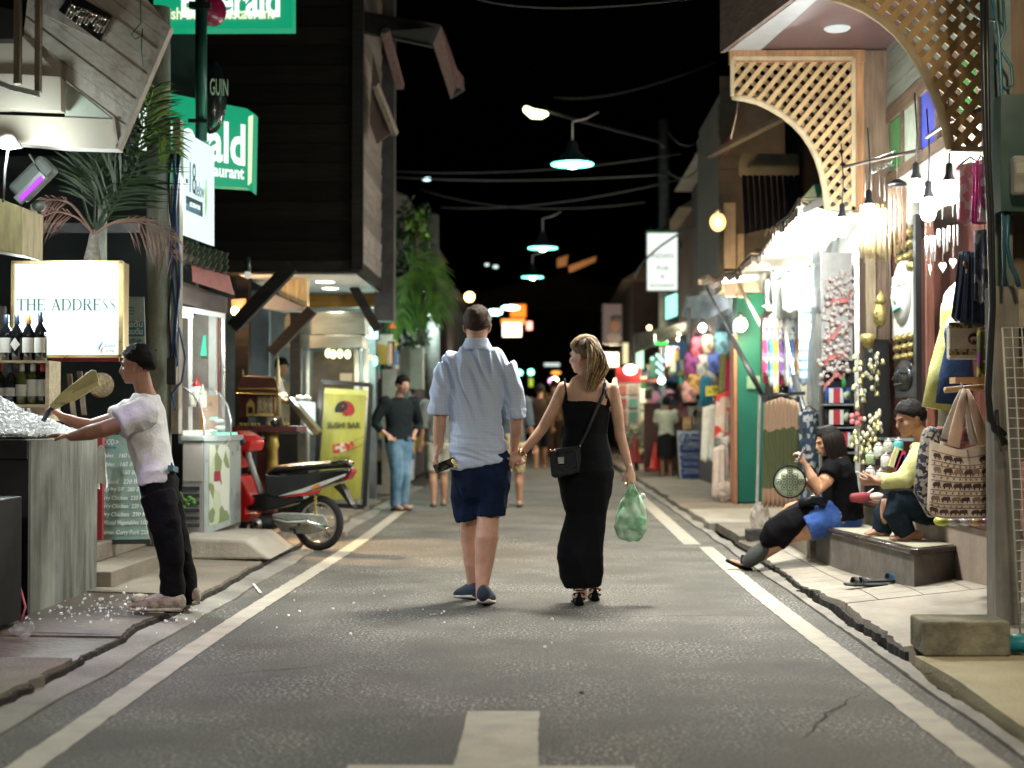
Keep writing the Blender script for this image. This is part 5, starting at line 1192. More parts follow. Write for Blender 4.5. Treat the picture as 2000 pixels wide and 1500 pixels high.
# ---- garments: generic hanging sheet with folds
def drape(name,label,cat,px,py,Y,w,h,m_,rz=0,folds=5,amp=.02,flare=1.0,group=None,hanger=True,neck=None,waist=None):
    """cloth hung from its top edge at a photograph pixel; w, h in metres"""
    t=thing(name,label,cat,W(px,py,Y),rz,group); ph=random.uniform(0,6)
    def fn(side):
        def f(u,v):
            ww=w*(1+(flare-1)*v)*(1-(waist or 0)*math.sin(math.pi*min(1,v*1.6)))
            x=(u - .5)*ww; fold=amp*(.25+v)*math.sin(u*folds*6.28+ph+v*1.2)
            y=side*(.03*math.sin(math.pi*u)+.012)+fold
            z=-h*v-(neck or 0)*math.exp(-((u - .5)/.16) ** 2)*(1-v) ** 3+.012*math.sin(u*folds*6.28+1)*v
            if hanger: z-=.16*w*abs(u - .5)*2*(1-v)
            return (x,y,z)
        return f
    mb=MB(); nu,nv=max(16,folds*6),12; mb.sheet(fn(-1),nu,nv); mb.sheet(fn(1),nu,nv);
    # close the two layers along the borders
    w_=nv+1; o_=(nu+1)*w_
    ring=[i*w_ for i in range(nu+1)]+[nu*w_+j for j in range(1,w_)]+[i*w_+nv for i in range(nu-1,-1,-1)]+[j for j in range(nv-1,0,-1)]
    for k in range(len(ring)): mb.f.append((ring[k],ring[k]+o_,ring[(k+1) % len(ring)]+o_,ring[(k+1) % len(ring)])); mb.smooth.append(True)
    mb.build('fabric',m_,None).parent=t
    if hanger:
        MB().tube([(-w*.42,0,-.02),(0,0,.035),(w*.42,0,-.02)],.006,n=6).build('hanger',mat('black_frame',(.012,.012,.012)),None).parent=t
        MB().tube([(0,0,.035),(0,0,.06),(.012,0,.075),(.02,0,.06)],.003,n=5).build('hook',chrome,None).parent=t
    return t
random.seed(41)
pinkf=mix_cells(cloth('pink_floral',(.6,.2,.3)),[(.72,.66,.62),(.65,.10,.22),(.70,.62,.6),(.5,.12,.3)],16)
drape('hanging_garment','white and pink flowered blouse blazing in bulb light beside the lattice','blouse',1895,318,8.9,.17,.36,mix_cells(cloth('white_pink',(.7,.6,.6)),[(.75,.72,.7),(.74,.70,.68),(.7,.3,.36)],20),rz=-.3,folds=2,flare=.9)
drape('hanging_garment','magenta garment hanging right of the flowered blouse','garment',1916,315,8.8,.1,.36,cloth('magenta',(.5,.05,.22)),rz=-.9,folds=3)
drape('hanging_garment','pink and white printed garment at the very right of the upper row','garment',1928,310,8.7,.1,.36,pinkf,rz=-1.0,folds=3)
navy=cloth('navy_cloth',(.022,.03,.055),col2=(.035,.045,.08))
for i,(px,py,rz_) in enumerate(((1884,492,-.2),(1896,494,-.5),(1906,498,-.8))):
    drape('drawstring_bag',('left navy drawstring bag with orange toggles','middle navy drawstring bag with orange toggles','right navy drawstring bag with orange toggles')[i],'bag',px-i*2,py,8.75 - .05*i,.06,.40,navy,rz=rz_,folds=3,flare=2.6,amp=.014,hanger=False,group='navy drawstring bags')
for px,py in ((1884,515),(1889,530),(1893,535),(1899,545)):
    t=thing('toggle','orange wooden toggle '+{1884: 'highest of the four',1889: 'second',1893: 'third',1899: 'lowest of the four'}[px]+' on the navy drawstring bags','toggle',W(px,py,8.66),0,'orange toggles'); MB().lathe((0,0,-.012),[(.009,0),(.009,.024)],10).build('bead',mat('orange_wood',(.55,.22,.07)),None).parent=t
drape('printed_scarf','grey and white leaf-print scarf beside the black cable','scarf',1922,450,8.6,.11,.42,mix_cells(cloth('leafprint',(.3,.3,.35)),[(.42,.42,.44),(.10,.11,.16),(.3,.3,.34),(.06,.07,.1)],26,(1,1,.6)),rz=-.4,folds=2,hanger=False)
drape('printed_scarf','purple and yellow swirled scarf below the grey leaf-print one','scarf',1925,640,8.6,.10,.34,mix_cells(cloth('swirl',(.4,.3,.1)),[(.55,.5,.08),(.2,.05,.2),(.4,.35,.08),(.10,.12,.05)],18),rz=-.3,folds=2,hanger=False)
# white elephant-trim purse
t=thing('shoulder_purse','small white purse with a round dark elephant badge and patterned bands','purse',W(1884,665,8.7)); Y_=8.7
a,b=W(1852,632,Y_),W(1920,702,Y_)
MB().bb(a.x,b.x,Y_ - .02,Y_+.05,b.z,a.z).build('body',cloth('ivory_canvas',(.62,.58,.5)),t,bevel=.012)
for py in (637,688): MB().bb(a.x - .002,b.x+.002,Y_ - .024,Y_ - .0205,W(0,py+7,Y_).z,W(0,py-4,Y_).z).build('trim_band',mix_cells(mat('trim_print',(.3,.25,.1),var=0),[(.35,.3,.12),(.08,.07,.04),(.5,.45,.25)],60),t)
MB().lathe(W(1902,662,Y_ - .03),[(.034,-.004),(.034,0),(.001,.001)],18,axis=(0,-1,0)).build('badge',mat('badge_maroon',(.12,.02,.02)),t)
ELE=[(-.9,-.1),(-.75,.35),(-.4,.55),(.1,.55),(.35,.65),(.6,.55),(.75,.3),(.8,-.1),(.95,-.35),(.85,-.45),(.68,-.2),(.6,-.1),(.5,-.15),(.5,-.6),(.28,-.6),(.25,-.2),(-.35,-.2),(-.38,-.6),(-.6,-.6),(-.65,-.15),(-.8,-.2)]
def elephant(parent,c_,right,up,s_,m_,nm='printed_elephant'):
    r=Vector(right).normalized(); u=Vector(up).normalized(); n=u.cross(r).normalized()
    if n.y>0: n=-n
    MB().prism([c_+r*x*s_+u*y*s_ for x,y in ELE],n*.0012).build(nm,m_,parent)
elephant(t,W(1902,662,Y_ - .036),(1,0,0),(0,0,1),.024,mat('badge_cream',(.5,.42,.3)))
# mannequins with dresses
wm=mat('mannequin_white',(.66,.62,.56),rough=.4,var=.05)
def mannequin(px,ptop,pbot,Y,wpx,m_,label,lean=0):
    t=thing('mannequin',label,'mannequin',W(px,ptop,Y)); zt,zb=W(0,ptop,Y).z,W(0,pbot,Y).z; h=zt-zb; w=wpx/2890*Y/2; x=W(px,0,Y).x
    pr_=[(0,.30),(.06,.28),(.12,.7),(.18,.95),(.3,.9),(.42,.72),(.55,.85),(.7,1.0)]
    MB().loft([V(x+lean*(1-q),Y,zt-h*q) for q,_ in pr_],[(w*k,w*k*.6) for _,k in pr_],ref=(1,0,0),n=16).build('torso',wm,t)
    d=[(.24,.93),(.3,.95),(.42,.8),(.55,.92),(.7,1.06),(1.0,1.15)]
    mb=MB(); mb.loft([V(x+lean*(1-q),Y,zt-h*q) for q,_ in d],[(w*k*1.04,w*k*.66) for _,k in d],ref=(1,0,0),n=24,round_end=False)
    mb.build('dress',m_,t); return t
mannequin(1832,538,800,9.3,62,cloth('yellow_dress',(.62,.60,.14),col2=(.66,.66,.3)),'white headless mannequin in a pale yellow dress',lean=.14)
mannequin(1858,600,790,9.1,60,cloth('navy_dress',(.02,.04,.10),col2=(.03,.06,.14)),'mannequin in a navy dress right of the yellow one',lean=.05)
MB().loft([W(1846,792,9.3),W(1846,850,9.3),W(1843,960,9.3)],[(.04,.04),(.055,.05),(.06,.05)]).build('fabric_roll',cloth('pale_roll',(.55,.52,.42)),label='pale standing roll of cloth below the yellow dress',cat='cloth roll')
# ---- the big elephant tote bag and its peg
peg=thing('wooden_peg','pale round wooden peg sticking out over the elephant tote bag','peg',W(1890,758,8.3))
MB().tube([W(1846,762,8.25),W(1905,757,8.3),W(1942,755,8.5)],.018,n=10).build('dowel',mat('dowel_wood',(.55,.35,.18),rough=.5,var=.15),peg)
MB().box(W(1893,743,8.45),(.19,.12,.035)).build('bracket_board',mat('dowel_wood',(.55,.35,.18)),peg)
bagm=cloth('tote_canvas',(.72,.58,.46),col2=(.76,.63,.5),bscale=120)
tb=thing('elephant_tote','big cream tote bag printed with rows of walking elephants','bag',W(1880,930,7.9)); YB=7.95
L_=W(1812,860,YB); R_=W(1944,860,YB); zt=L_.z; zb=W(0,1010,YB).z
def bagf(side):
    def f(u,v):
        x=lerp(L_.x,R_.x,u); bulge=math.sin(math.pi*u) ** .5*(.03+.10*math.sin(math.pi*(.15+.8*v)))
        dip=.05*math.sin(math.pi*u)*(1-v) ** 2; corner=.05*(v ** 6)*(abs(2*u-1) ** 6)
        return (x+.02*(v - .5)*(1 if u>.5 else -1),YB+side*bulge+.004*math.sin(u*21+v*5),lerp(zt,zb,v)-dip+corner)
    return f
mb=MB(); mb.sheet(bagf(-1),28,20); mb.sheet(bagf(1),28,20); mb.build('bag_body',bagm,tb)
dkp=mat('print_brown',(.07,.035,.03),rough=.8,var=.2); ltp=mat('print_tan',(.25,.15,.10),rough=.8,var=.2)
f_=bagf(-1)
def onbag(u,v): return V(*f_(u,v))+V(0,-.004,0)
for row,vv in enumerate((.18,.36,.56,.745,.915)):
    for k in range(7):
        u=(k+.6)/7.4
        if row==0 and 2<k<5: continue
        c0=onbag(u,vv); rr=onbag(min(1,u+.03),vv)-onbag(u - .03,vv); uu=onbag(u,vv - .03)-onbag(u,vv+.03)
        elephant(tb,c0,rr,uu,.029,dkp if row % 2==0 or k % 2 else ltp)
    for dv,w_ in ((-.065,.003),(.06,.003)):
        mb=MB(); n=20; vs=[]
        for k in range(n+1):
            u=.02+.96*k/n; vs+=[onbag(u,vv+dv),onbag(u,vv+dv+.012)]
        mb.add(vs,[(2*k,2*k+1,2*k+3,2*k+2) for k in range(n)]); mb.build('printed_line',ltp,tb)
    if row<4:
        for k in range(12):
            c0=onbag((k+.6)/12.4,vv+.095); MB().box(c0,(.009,.002,.009),Matrix.Rotation(R(45),3,'Y')).build('printed_diamond',ltp,tb)
strap=cloth('strap_peach',(.62,.42,.31),bscale=120); strap2=cloth('strap_grey',(.42,.38,.33))
for (a,b,m_,dy) in (((1883,760),(1862,872),strap,-.06),((1889,760),(1925,868),strap,-.06),((1878,762),(1849,858),strap2,.05),((1886,762),(1906,868),strap2,.05)):
    p0,p1=W(*a,YB+.1+dy*.3),W(*b,YB+dy)
    MB().loft([p0,lerp(p0,p1,.3)+V(0,-.01,0),lerp(p0,p1,.75),p1],[(.010,.006),(.026,.006),(.034,.006),(.034,.006)],ref=(1,0,0),n=10,round_end=False).build('handle',m_,tb)
MB().tube([W(1877,748,8.1),W(1884,765,8.05),W(1892,785,8.02)],.006,n=6).build('cord',dkp,tb)
tb2=thing('dark_tote','navy and white patterned tote bag hanging behind the elephant tote','bag',W(1810,930,8.2))
MB().loft([W(1818,850,8.25),W(1812,900,8.2),W(1806,960,8.2),W(1822,1000,8.2)],[(.05,.05),(.065,.06),(.05,.06),(.03,.04)],n=14).build('bag_body',mix_cells(cloth('navy_print',(.1,.1,.12)),[(.03,.03,.05),(.28,.26,.25),(.05,.05,.08),(.4,.36,.32)],60),tb2)
tb3=MB().loft([W(1835,846,8.3),W(1870,852,8.3),W(1915,850,8.3)],[(.05,.04),(.06,.05),(.05,.04)],n=12).build('red_tote',mix_cells(cloth('red_print',(.3,.1,.1)),[(.30,.05,.04),(.04,.04,.06),(.35,.12,.05),(.08,.06,.1)],40),label='red and black patterned bag squeezed behind the elephant tote straps',cat='bag')
t=thing('basket_pile','pile of coloured wrapped goods under the elephant tote bag','goods',W(1870,1018,8.3))
for i,(px,c_) in enumerate(((1838,(.45,.5,.06)),(1860,(.35,.36,.36)),(1885,(.5,.5,.52)),(1905,(.5,.35,.2)),(1925,(.25,.1,.2)))):
    MB().ell(W(px,1018,8.35),(.04,.06,.028)).build('wrapped_piece',mat('goods%d' % i,c_,rough=.3,var=.4,scale=20),t)

# ---- near utility post, boxes, mesh fence, cables at the right edge
up=thing('square_post','weathered square concrete post at the right edge of the picture','post',V(2.42,7.4,.05))
xl,xr=W(1942,800,7.35).x,W(1992,800,7.35).x
cp=mat('weathered_post',(.17,.155,.13),rough=.8,var=.35,scale=3,stretch=(4,4,.6),bump=.4,bscale=20,dirt=(3,.6,(.08,.065,.05)))
MB().bb(xl,xr,7.35,7.5,.04,W(0,562,7.35).z).build('lower_shaft',cp,up,bevel=.006)
MB().bb(xl+.02,xr - .02,7.38,7.5,W(0,562,7.35).z+.002,5).build('upper_shaft',mat('green_post2',(.10,.13,.11),rough=.6,var=.3,scale=4),up)
MB().bb(xr+.003,3.2,7.52,7.55,.9,4.5).build('board_wall',mat('brown_wall_board',(.14,.10,.065),rough=.8,var=.3,scale=3,stretch=(5,5,.6)),up)
MB().bb(xl+.05,3.0,7.36,7.50,W(0,640,7.36).z,W(0,568,7.36).z).build('timber_block',mat('pale_timber_block',(.33,.28,.2),rough=.7,var=.35),up)
bx_=thing('meter_box','dark green electricity box with a glass meter at the right edge','meter box',W(1985,300,7.25))
MB().prism([W(1955,185,7.25),W(2060,180,7.25),W(2060,415,7.25),W(1955,412,7.25)],(0,.12,0)).build('case',mat('case_teal',(.02,.045,.04),rough=.4,var=.2),bx_)
MB().bb(W(1975,0,7.2).x,W(2020,0,7.2).x,7.17,7.245,W(0,385,7.2).z,W(0,312,7.2).z).build('meter',mat('meter_glass',(.35,.34,.30),rough=.1,alpha=.5,spec=.8),bx_,bevel=.012)
MB().bb(W(1982,0,7.2).x,W(2010,0,7.2).x,7.19,7.22,W(0,345,7.2).z,W(0,325,7.2).z).build('dial',mat('dial_cream',(.4,.36,.3)),bx_)
teal_c=mat('teal_cable',(.02,.08,.11),rough=.4)
cabs=[([(1918,-20),(1920,120),(1925,300),(1932,420),(1937,600),(1928,760),(1932,820),(1965,850)],.013,blk,'thick black cable running down left of the square post'),([(1926,-20),(1928,120),(1931,300),(1938,430),(1941,600),(1932,770),(1940,840),(1970,868)],.011,blk,'second black cable tied to the thick one'),
        ([(1934,-20),(1950,60),(1955,160),(1957,260),(1960,420),(1962,560)],.010,teal_c,'teal cable running straight down the square post'),([(1958,-20),(1962,60),(1950,90),(1975,130),(1978,165),(1965,175),(1955,165),(1950,120)],.008,teal_c,'teal cable looped above the meter box'),
        ([(1968,410),(1966,480),(1975,520),(1985,540),(1990,560)],.012,teal_c,'teal cable below the meter box'),([(1880,-10),(1895,22),(1915,38),(1950,40),(1965,55)],.006,blk,'thin black cable sagging across the large lattice'),([(1945,800),(1948,840),(1960,870)],.012,blk,'short black cable bending into the mesh')]
for pts,r_,m_,lab in cabs: MB().tube([W(x,y,7.28) for x,y in pts],r_,n=6).build('cable',m_,label=lab,cat='cable')
mf=thing('wire_mesh','grey welded wire grid standing in front of the square post','wire mesh',W(1985,950,7.1))
wm_=mat('mesh_wire',(.38,.36,.31),rough=.5,metal=.3)
xa,xb=W(1958,640,7.1),W(1995,1278,7.0)
for i in range(8):
    dx=i*.046; MB().tube([V(xa.x+dx,7.1,xa.z),V(xb.x+dx,7.0,xb.z)],.0032 if i else .005,n=5).build('vertical_wire',wm_,mf)
for j in range(33):
    f_2=j/32; a=lerp(xa,xb,f_2); MB().tube([a,a+V(.33,0,0)],.003,n=5).build('horizontal_wire',wm_,mf)
MB().lathe(W(1932,1255,7.0)+V(0,0,.0),[(.040,0),(.040,.5),(.034,.5),(.034,0)],18,axis=(1,0,0)).build('drain_pipe',mat('teal_pvc',(.01,.16,.17),rough=.35,var=.15),label='short teal plastic drain pipe lying behind the kerb block',cat='pipe')
# ---- sandals on the pavement
sd=mat('sandal_black',(.018,.018,.02),rough=.6); sdb=mat('sandal_blue',(.03,.08,.16),rough=.6)
def sandal(p,rz,m_,lab):
    t=thing('sandal',lab,'sandal',p,rz,'pair of slip-on sandals')
    MB().loft([(-.13,0,.012),(-.08,0,.012),(0,0,.012),(.07,0,.014),(.13,0,.018)],[(.035,.011),(.042,.012),(.036,.012),(.048,.012),(.035,.010)],ref=(0,1,0),n=14).build('sole',sd,None).parent=t
    for x0,w_ in ((.02,.03),(.07,.03)):
        MB().sheet(lambda u,v: (x0+(v - .5)*w_,.046*math.cos(math.pi*u),.02+.042*math.sin(math.pi*u)),10,3,thick=.005).build('strap',m_,None).parent=t
sandal(V(2.02,9.28,zr(2.02,9.28)),R(190),sd,'black strap sandal, left one of the pair on the stamped pavement')
sandal(V(2.17,9.36,zr(2.1,9.36)+.012),R(12),sdb,'blue-strapped sandal, right one of the pair on the stamped pavement')
# ================================================================ clothes shop beyond the post: awning, posts, garments
s2=thing('clothes_shop','brightly lit clothes shop under a curved white awning','shop',(2.9,15,0))
MB().bb(3.1,3.2,12.3,18.6,.05,3.3).build('back_wall',mat('shop_wall_white',(.40,.41,.38),rough=.7,var=.1),s2)
MB().bb(2.62,3.1,12.3,18.3,3.0,3.06).build('lintel',mat('shop_wall_white',(.40,.41,.38)),s2)
MB().prism([XP(1590,360,2.60),XP(1530,430,2.60),XP(1530,470,2.60),XP(1600,410,2.60)],(.05,0,0)).build('green_panel',mat('green_shutter',(.03,.35,.2),rough=.5),s2)
MB().prism([W(1528,535,16),W(1580,520,16),W(1580,600,16),W(1528,600,16)],(0,.04,0)).build('green_panel',mat('green_shutter',(.03,.35,.2)),s2)
aw2=thing('awning','curved white cloth awning with fringed edge over the clothes shop','awning',(2.3,15,2.8))
def awf(u, v):     # u: street(0) -> wall(1); v: near(0) -> far(1)
    a=V(2.20,12.6,2.98).lerp(V(2.66,12.6,2.84),u); b=V(1.84,17.0,2.70).lerp(V(2.62,17.0,2.74),u)
    p=a.lerp(b,v); p.z-=.20*math.sin(math.pi*v) ** .8*(1 - .4*u)+.035*math.sin(v*25)*(1-u)+.02*math.sin(v*60+u*4); return p
MB().sheet(awf,10,40,thick=.01).build('cloth',mat('awning_white',(.50,.45,.37),rough=.8,var=.35,scale=2,stretch=(3,.5,1),dirt=(2,.6,(.25,.14,.07))),aw2)
random.seed(51)
for k in range(40):
    v=k/40; p=awf(0,v); MB().box(p+V(0,0,-.03),(.006,.085,.06+.02*random.random()),R(5)).build('fringe_tab',mat('fringe_dark',(.16,.12,.09),rough=.8,var=.6,scale=30),aw2)
for k in range(11): p=awf(k/10,1); MB().box(p+V(0,0,-.03),(.07,.006,.06)).build('fringe_tab',mat('fringe_pale',(.5,.42,.3),rough=.8,var=.6,scale=30),aw2)
MB().tube([awf(0,k/12)+V(0,0,.012) for k in range(13)],.012,n=6).build('edge_rod',iron,aw2)
for i in range(6): q=awf(.5,i/6+.05); MB().bar(awf(0,i/6+.05)+V(0,0,.03),awf(1,i/6+.05)+V(0,0,.03),.03).build('rafter',iron,aw2)
whs=mat('white_stick',(.62,.58,.48),rough=.5); bls=mat('black_stick',(.02,.02,.022),rough=.4)
for (pts,r_,lab) in ((((1378,558,17.0),(1430,660,16.3),0),.016,'slanting awning pole farthest left, from the awning corner down to the green column'),(((1443,555,16.9),(1555,765,14.5),0),.02,'cream awning pole slanting in front of the green column'),(((1516,565,15.2),(1551,735,13.6),0),.014,'thin pale awning pole nearest the striped clothes')):
    t=thing('awning_pole',lab,'pole',W(*pts[0])); a,b=W(*pts[0]),W(*pts[1]); MB().tube([a,b],r_,n=8).build('tube',whs if 'cream' in lab or 'pale' in lab else bls,t)
    if 'farthest' in lab: MB().tube([b,W(1500,792,15.4)],.03,n=8).build('sleeve',bls,t)
    if 'nearest' in lab: MB().tube([b,W(1592,880,12.9)],.028,n=8).build('sleeve',bls,t)
# translucent plastic sheet
ps=thing('plastic_curtain','gathered translucent plastic sheet hanging by the clothes shop entrance','plastic sheet',W(1605,540,13))
MB().sheet(lambda u,v: W(lerp(1583,1620,u)+(6*math.sin(v*5) if v<.45 else 0)-8*v+(12 if v<.35 else 0)*u,lerp(500,850,v),13.0)+V(0,.03*math.sin(u*16+3*v),0),24,16,thick=.002).build('sheet',mat('milky_plastic',(.55,.58,.58),rough=.3,alpha=.6,var=.1),ps)
MB().sheet(lambda u,v: W(lerp(1585,1640,u)+10*v*(1-2*u),lerp(455,640,v)-30*(1-u)*v,12.7)+V(0,.04*math.sin(u*9+v*3),0),18,12,thick=.002).build('draped_sheet',mat('milky_plastic',(.55,.58,.58)),ps)
MB().bar(W(1606,480,12.9),W(1603,1000,12.9),.02).build('metal_upright',mat('pale_metal',(.5,.5,.48),rough=.4,metal=.3),ps)
fl_=lambda n,c: mix_cells(cloth('sc_'+n),[c,tuple(min(.7,x*1.5+.1) for x in c),c,(.6,.58,.5)],22)
# clothes
CL=[(1500,610,15.4,.16,.72,[(.6,.5,.2),(.2,.4,.3),(.65,.62,.5),(.45,.1,.15)],'striped long scarf in ochre and green, leftmost of the bright rack'),(1514,612,15.2,.14,.74,[(.62,.6,.5),(.65,.3,.3),(.6,.58,.3)],'cream and red striped long skirt on the bright rack'),
      (1528,606,15.0,.14,.72,[(.4,.32,.55),(.66,.62,.6),(.3,.25,.45)],'lilac and white striped long skirt in the middle of the bright rack'),(1541,604,14.8,.14,.72,[(.65,.64,.55),(.66,.5,.3),(.6,.6,.6)],'pale cream striped long skirt right of the lilac one'),(1553,600,14.7,.13,.72,[(.55,.2,.3),(.65,.62,.35),(.3,.5,.4)],'pink, yellow and green striped long skirt at the end of the bright rack')]
for i,(px,py,Y,w,h,cs,lab) in enumerate(CL):
    drape('long_skirt',lab,'skirt',px,py,Y,w,h,mix_stripes(cloth('stripe%d' % i,cs[0]),cs,0,.035,.02),folds=3,amp=.014,group='striped long skirts on the bright rack')
drape('checked_scarf','pale blue checked scarf hanging right of the striped skirts','scarf',1574,590,14.0,.13,.78,mix_stripes(cloth('check_blue',(.4,.5,.58)),[(.42,.52,.6),(.46,.56,.64),(.40,.50,.58),(.14,.24,.34)],2,.09),folds=2,amp=.015,hanger=False)
for i,(px,py,c_,lab) in enumerate(((1532,545,(.66,.68,.62),'pale top hung high in the glare, left of two'),(1552,530,(.66,.66,.64),'white top hung high in the glare, right of two'),(1585,520,(.68,.68,.64),'white blouse hung highest beside the plastic sheet'))):
    drape('hanging_garment',lab,'garment',px,py,14.5 - .4*i,.22,.38,cloth('pale_top%d' % i,c_),folds=2,neck=.03,group='pale tops hung in the glare')
drape('hanging_garment','crimson cloth strip below the striped skirts','garment',1522,720,14.6,.30,.16,cloth('crimson_cloth',(.45,.03,.08)),folds=4,hanger=False)
sk=mix_stripes(cloth('green_skirt_m',(.1,.12,.05)),[(.42,.27,.17),(.40,.25,.16),(.11,.12,.055),(.10,.11,.05),(.10,.11,.05),(.42,.27,.18)],2,1.02,.25,base_scale=7)
drape('patterned_skirt','long olive and salmon gathered skirt clipped on a black hanger behind the round fan','skirt',1526,776,13.0,.30,.95,sk,folds=9,amp=.014,flare=1.15)
drape('patterned_shirt','navy and white leaf-print dress behind the sitting woman','dress',1580,800,12.9,.17,.85,mix_cells(cloth('bw_leaf',(.3,.35,.4)),[(.03,.05,.08),(.6,.62,.6),(.05,.1,.16),(.08,.10,.14)],34,(1,1,.7)),folds=2)
t=thing('hanger_rack','black clip hanger rail above the olive skirt','rail',W(1525,770,13.1))
MB().bar(W(1484,772,13.15),W(1572,768,13.15),.03).build('rail',bls,t); MB().bar(W(1484,772,13.15),W(1478,1000,13.15),.025).build('upright',mat('pale_metal',(.5,.5,.48)),t)
for px in (1492,1508,1525,1542,1558): MB().box(W(px,780,13.1),(.03,.03,.05)).build('clip',bls,t)
for i in range(11):
    px=1496+i*10.5; py=505+(i*37) % 52; drape('cotton_blouse',('cream','white','pale grey')[i % 3]+' cotton top in the glare, '+('at the far end of the rail','second from the far end','third from the far end','left of the middle','just left of the middle','in the middle of the rail','just right of the middle','right of the middle','third from the plastic sheet','second from the plastic sheet','next to the plastic sheet')[i],'top',px,py,15.3-i*.15,.15,.34,cloth(('cream_c','white_c','grey_c')[i % 3],((.6,.56,.44),(.66,.66,.64),(.5,.52,.52))[i % 3]),rz=random.uniform(-.6,.6),folds=2,amp=.02,group='cotton tops crowded in the glare')
for i,(c_,nm) in enumerate((((.5,.08,.2),'raspberry'),((.1,.35,.35),'turquoise'),((.55,.42,.08),'saffron'),((.25,.12,.35),'violet'),((.5,.5,.45),'ivory'),((.08,.14,.3),'indigo'),((.5,.25,.1),'rust'))):
    drape('thin_scarf',nm+' thin scarf hanging among the striped skirts of the bright rack','scarf',1494+i*10.5,622,14.5,.05,.55+.1*(i % 3),fl_(nm,c_),folds=1,amp=.01,hanger=False,group='thin scarves on the bright rack')
t=thing('white_lamp_hat','white round shade hanging at the left of the bright rack','lamp',W(1510,603,15.3)); MB().lathe(W(1508,604,15.3),[(.001,.05),(.05,.04),(.11,-.02),(.10,-.03)],16,axis=(.5,-.2,1)).build('shade',mat('white_enamel',(.7,.7,.7)),t)
MB().loft([W(1497,580,15.3),W(1512,576,15.3),W(1520,584,15.3)],[.03,.045,.03]).build('rolled_cloth',cloth('grey_roll',(.4,.45,.45)),label='small grey roll of cloth above the white shade',cat='cloth roll')
for px,py,Y,w in ((1552,500,13.6,150),(1580,560,13.2,110),(1535,585,15.0,80),(1440,560,16.0,40)): lamp('clothes_shop_light',W(px,py,Y),w,(.95,1,.97),.1)
for px,py,Y,lab in ((1590,470,14.0,'fluorescent tube under the awning nearer the lattice'),(1545,560,15.0,'fluorescent tube glaring among the pale tops')):
    t=thing('tube_lamp',lab,'lamp',W(px,py,Y)); MB().tube([W(px,py,Y)+V(0,-.35,.03),W(px,py,Y)+V(0,.35,0)],.02).build('tube',glow('tube_white',(.95,1,.98),14),t)
MB().bb(3.0,3.09,12.8,17,1.2,2.7).build('white_cloths',mat('shop_wall_white',(.40,.41,.38)),s2)
# clear bag leaning on the skirt stand
def crumple(name,lab,cat,c_,r,m_,seed,n=3):
    me=MB().ell(c_,r,nu=22,nv=16); me.v=[p+(p-Vector(c_)).normalized()*(.25*min(r)*noise.noise(p*14+V(seed,0,0))+.12*min(r)*noise.noise(p*40)) for p in me.v]
    me.smooth=[False]*len(me.f); return me.build(name,m_,label=lab,cat=cat)
crumple('plastic_bag','crumpled clear plastic bag of rubbish standing beside the skirt rack','plastic bag',G(1485,1015,.22)*1,(.085,.085,.17),mat('clear_pink_plastic',(.55,.48,.42),rough=.2,alpha=.55,var=.3,scale=20),3)
crumple('plastic_bag','small clear plastic bag on the ground left of the green column','plastic bag',V(2.28,18.6,.2),(.12,.1,.13),mat('clear_pink_plastic',(.5,.5,.5)),9)
# green column
gc=thing('green_column','bright green painted square column with a paper note and copper-coloured edge','column',(2.6,18.3,0))
zc=W(0,575,18.2).z
MB().bb(W(1437,0,18.2).x,W(1491,0,18.2).x,18.2,18.6,.09,zc).build('shaft',mat('emerald_paint',(.002,.105,.075),rough=.5,var=.1,scale=1.5),gc)
MB().bb(W(1431,0,18.2).x,W(1436,0,18.2).x,18.18,18.6,.07,zc - .5).build('edge_strip',mat('copper_strip',(.35,.15,.08),rough=.5),gc)
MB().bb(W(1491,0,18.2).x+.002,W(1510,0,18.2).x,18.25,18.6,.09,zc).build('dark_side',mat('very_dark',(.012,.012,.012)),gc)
MB().bb(W(1460,0,18).x,W(1486,0,18).x,18.17,18.19,W(0,760,18.2).z,W(0,735,18.2).z).build('paper_note',mat('note_paper',(.18,.32,.22)),gc)
MB().bb(W(1405,0,18.1).x,W(1500,0,18.1).x,17.9,18.6,zc+.01,zc+.14).build('lit_ceiling',mat('warm_ceiling',(.5,.38,.28),rough=.7),gc)
for px,py,Y,r,col,w,lab in ((1372,640,20.0,.05,(.95,1,1),12,'glaring bare bulb over the handbag stall'),(1447,634,17.9,.075,(1,.80,.5),70,'warm white globe lamp on the green column'),(1402,434,16.6,.09,(1,.66,.34),45,'orange flaring lamp on the plank house above the awning'),(1385,590,21.5,.05,(.8,1,.9),20,'small greenish bulb behind the handbag stall')):
    t=thing('bare_bulb',lab,'bulb',W(px,py,Y)); MB().ell((0,0,0),(r,r,r*1.15)).build('globe',glow('g%d' % px,col if px!=1402 else (1,.42,.12),22 if px!=1402 else 3.5),None).parent=t
    MB().lathe((0,0,r),[(r*.5,0),(r*.4,.07),(.001,.08)],10).build('socket',blk,None).parent=t
    lamp('bare_bulb_light',W(px,py,Y - .15-r),w,col,r)
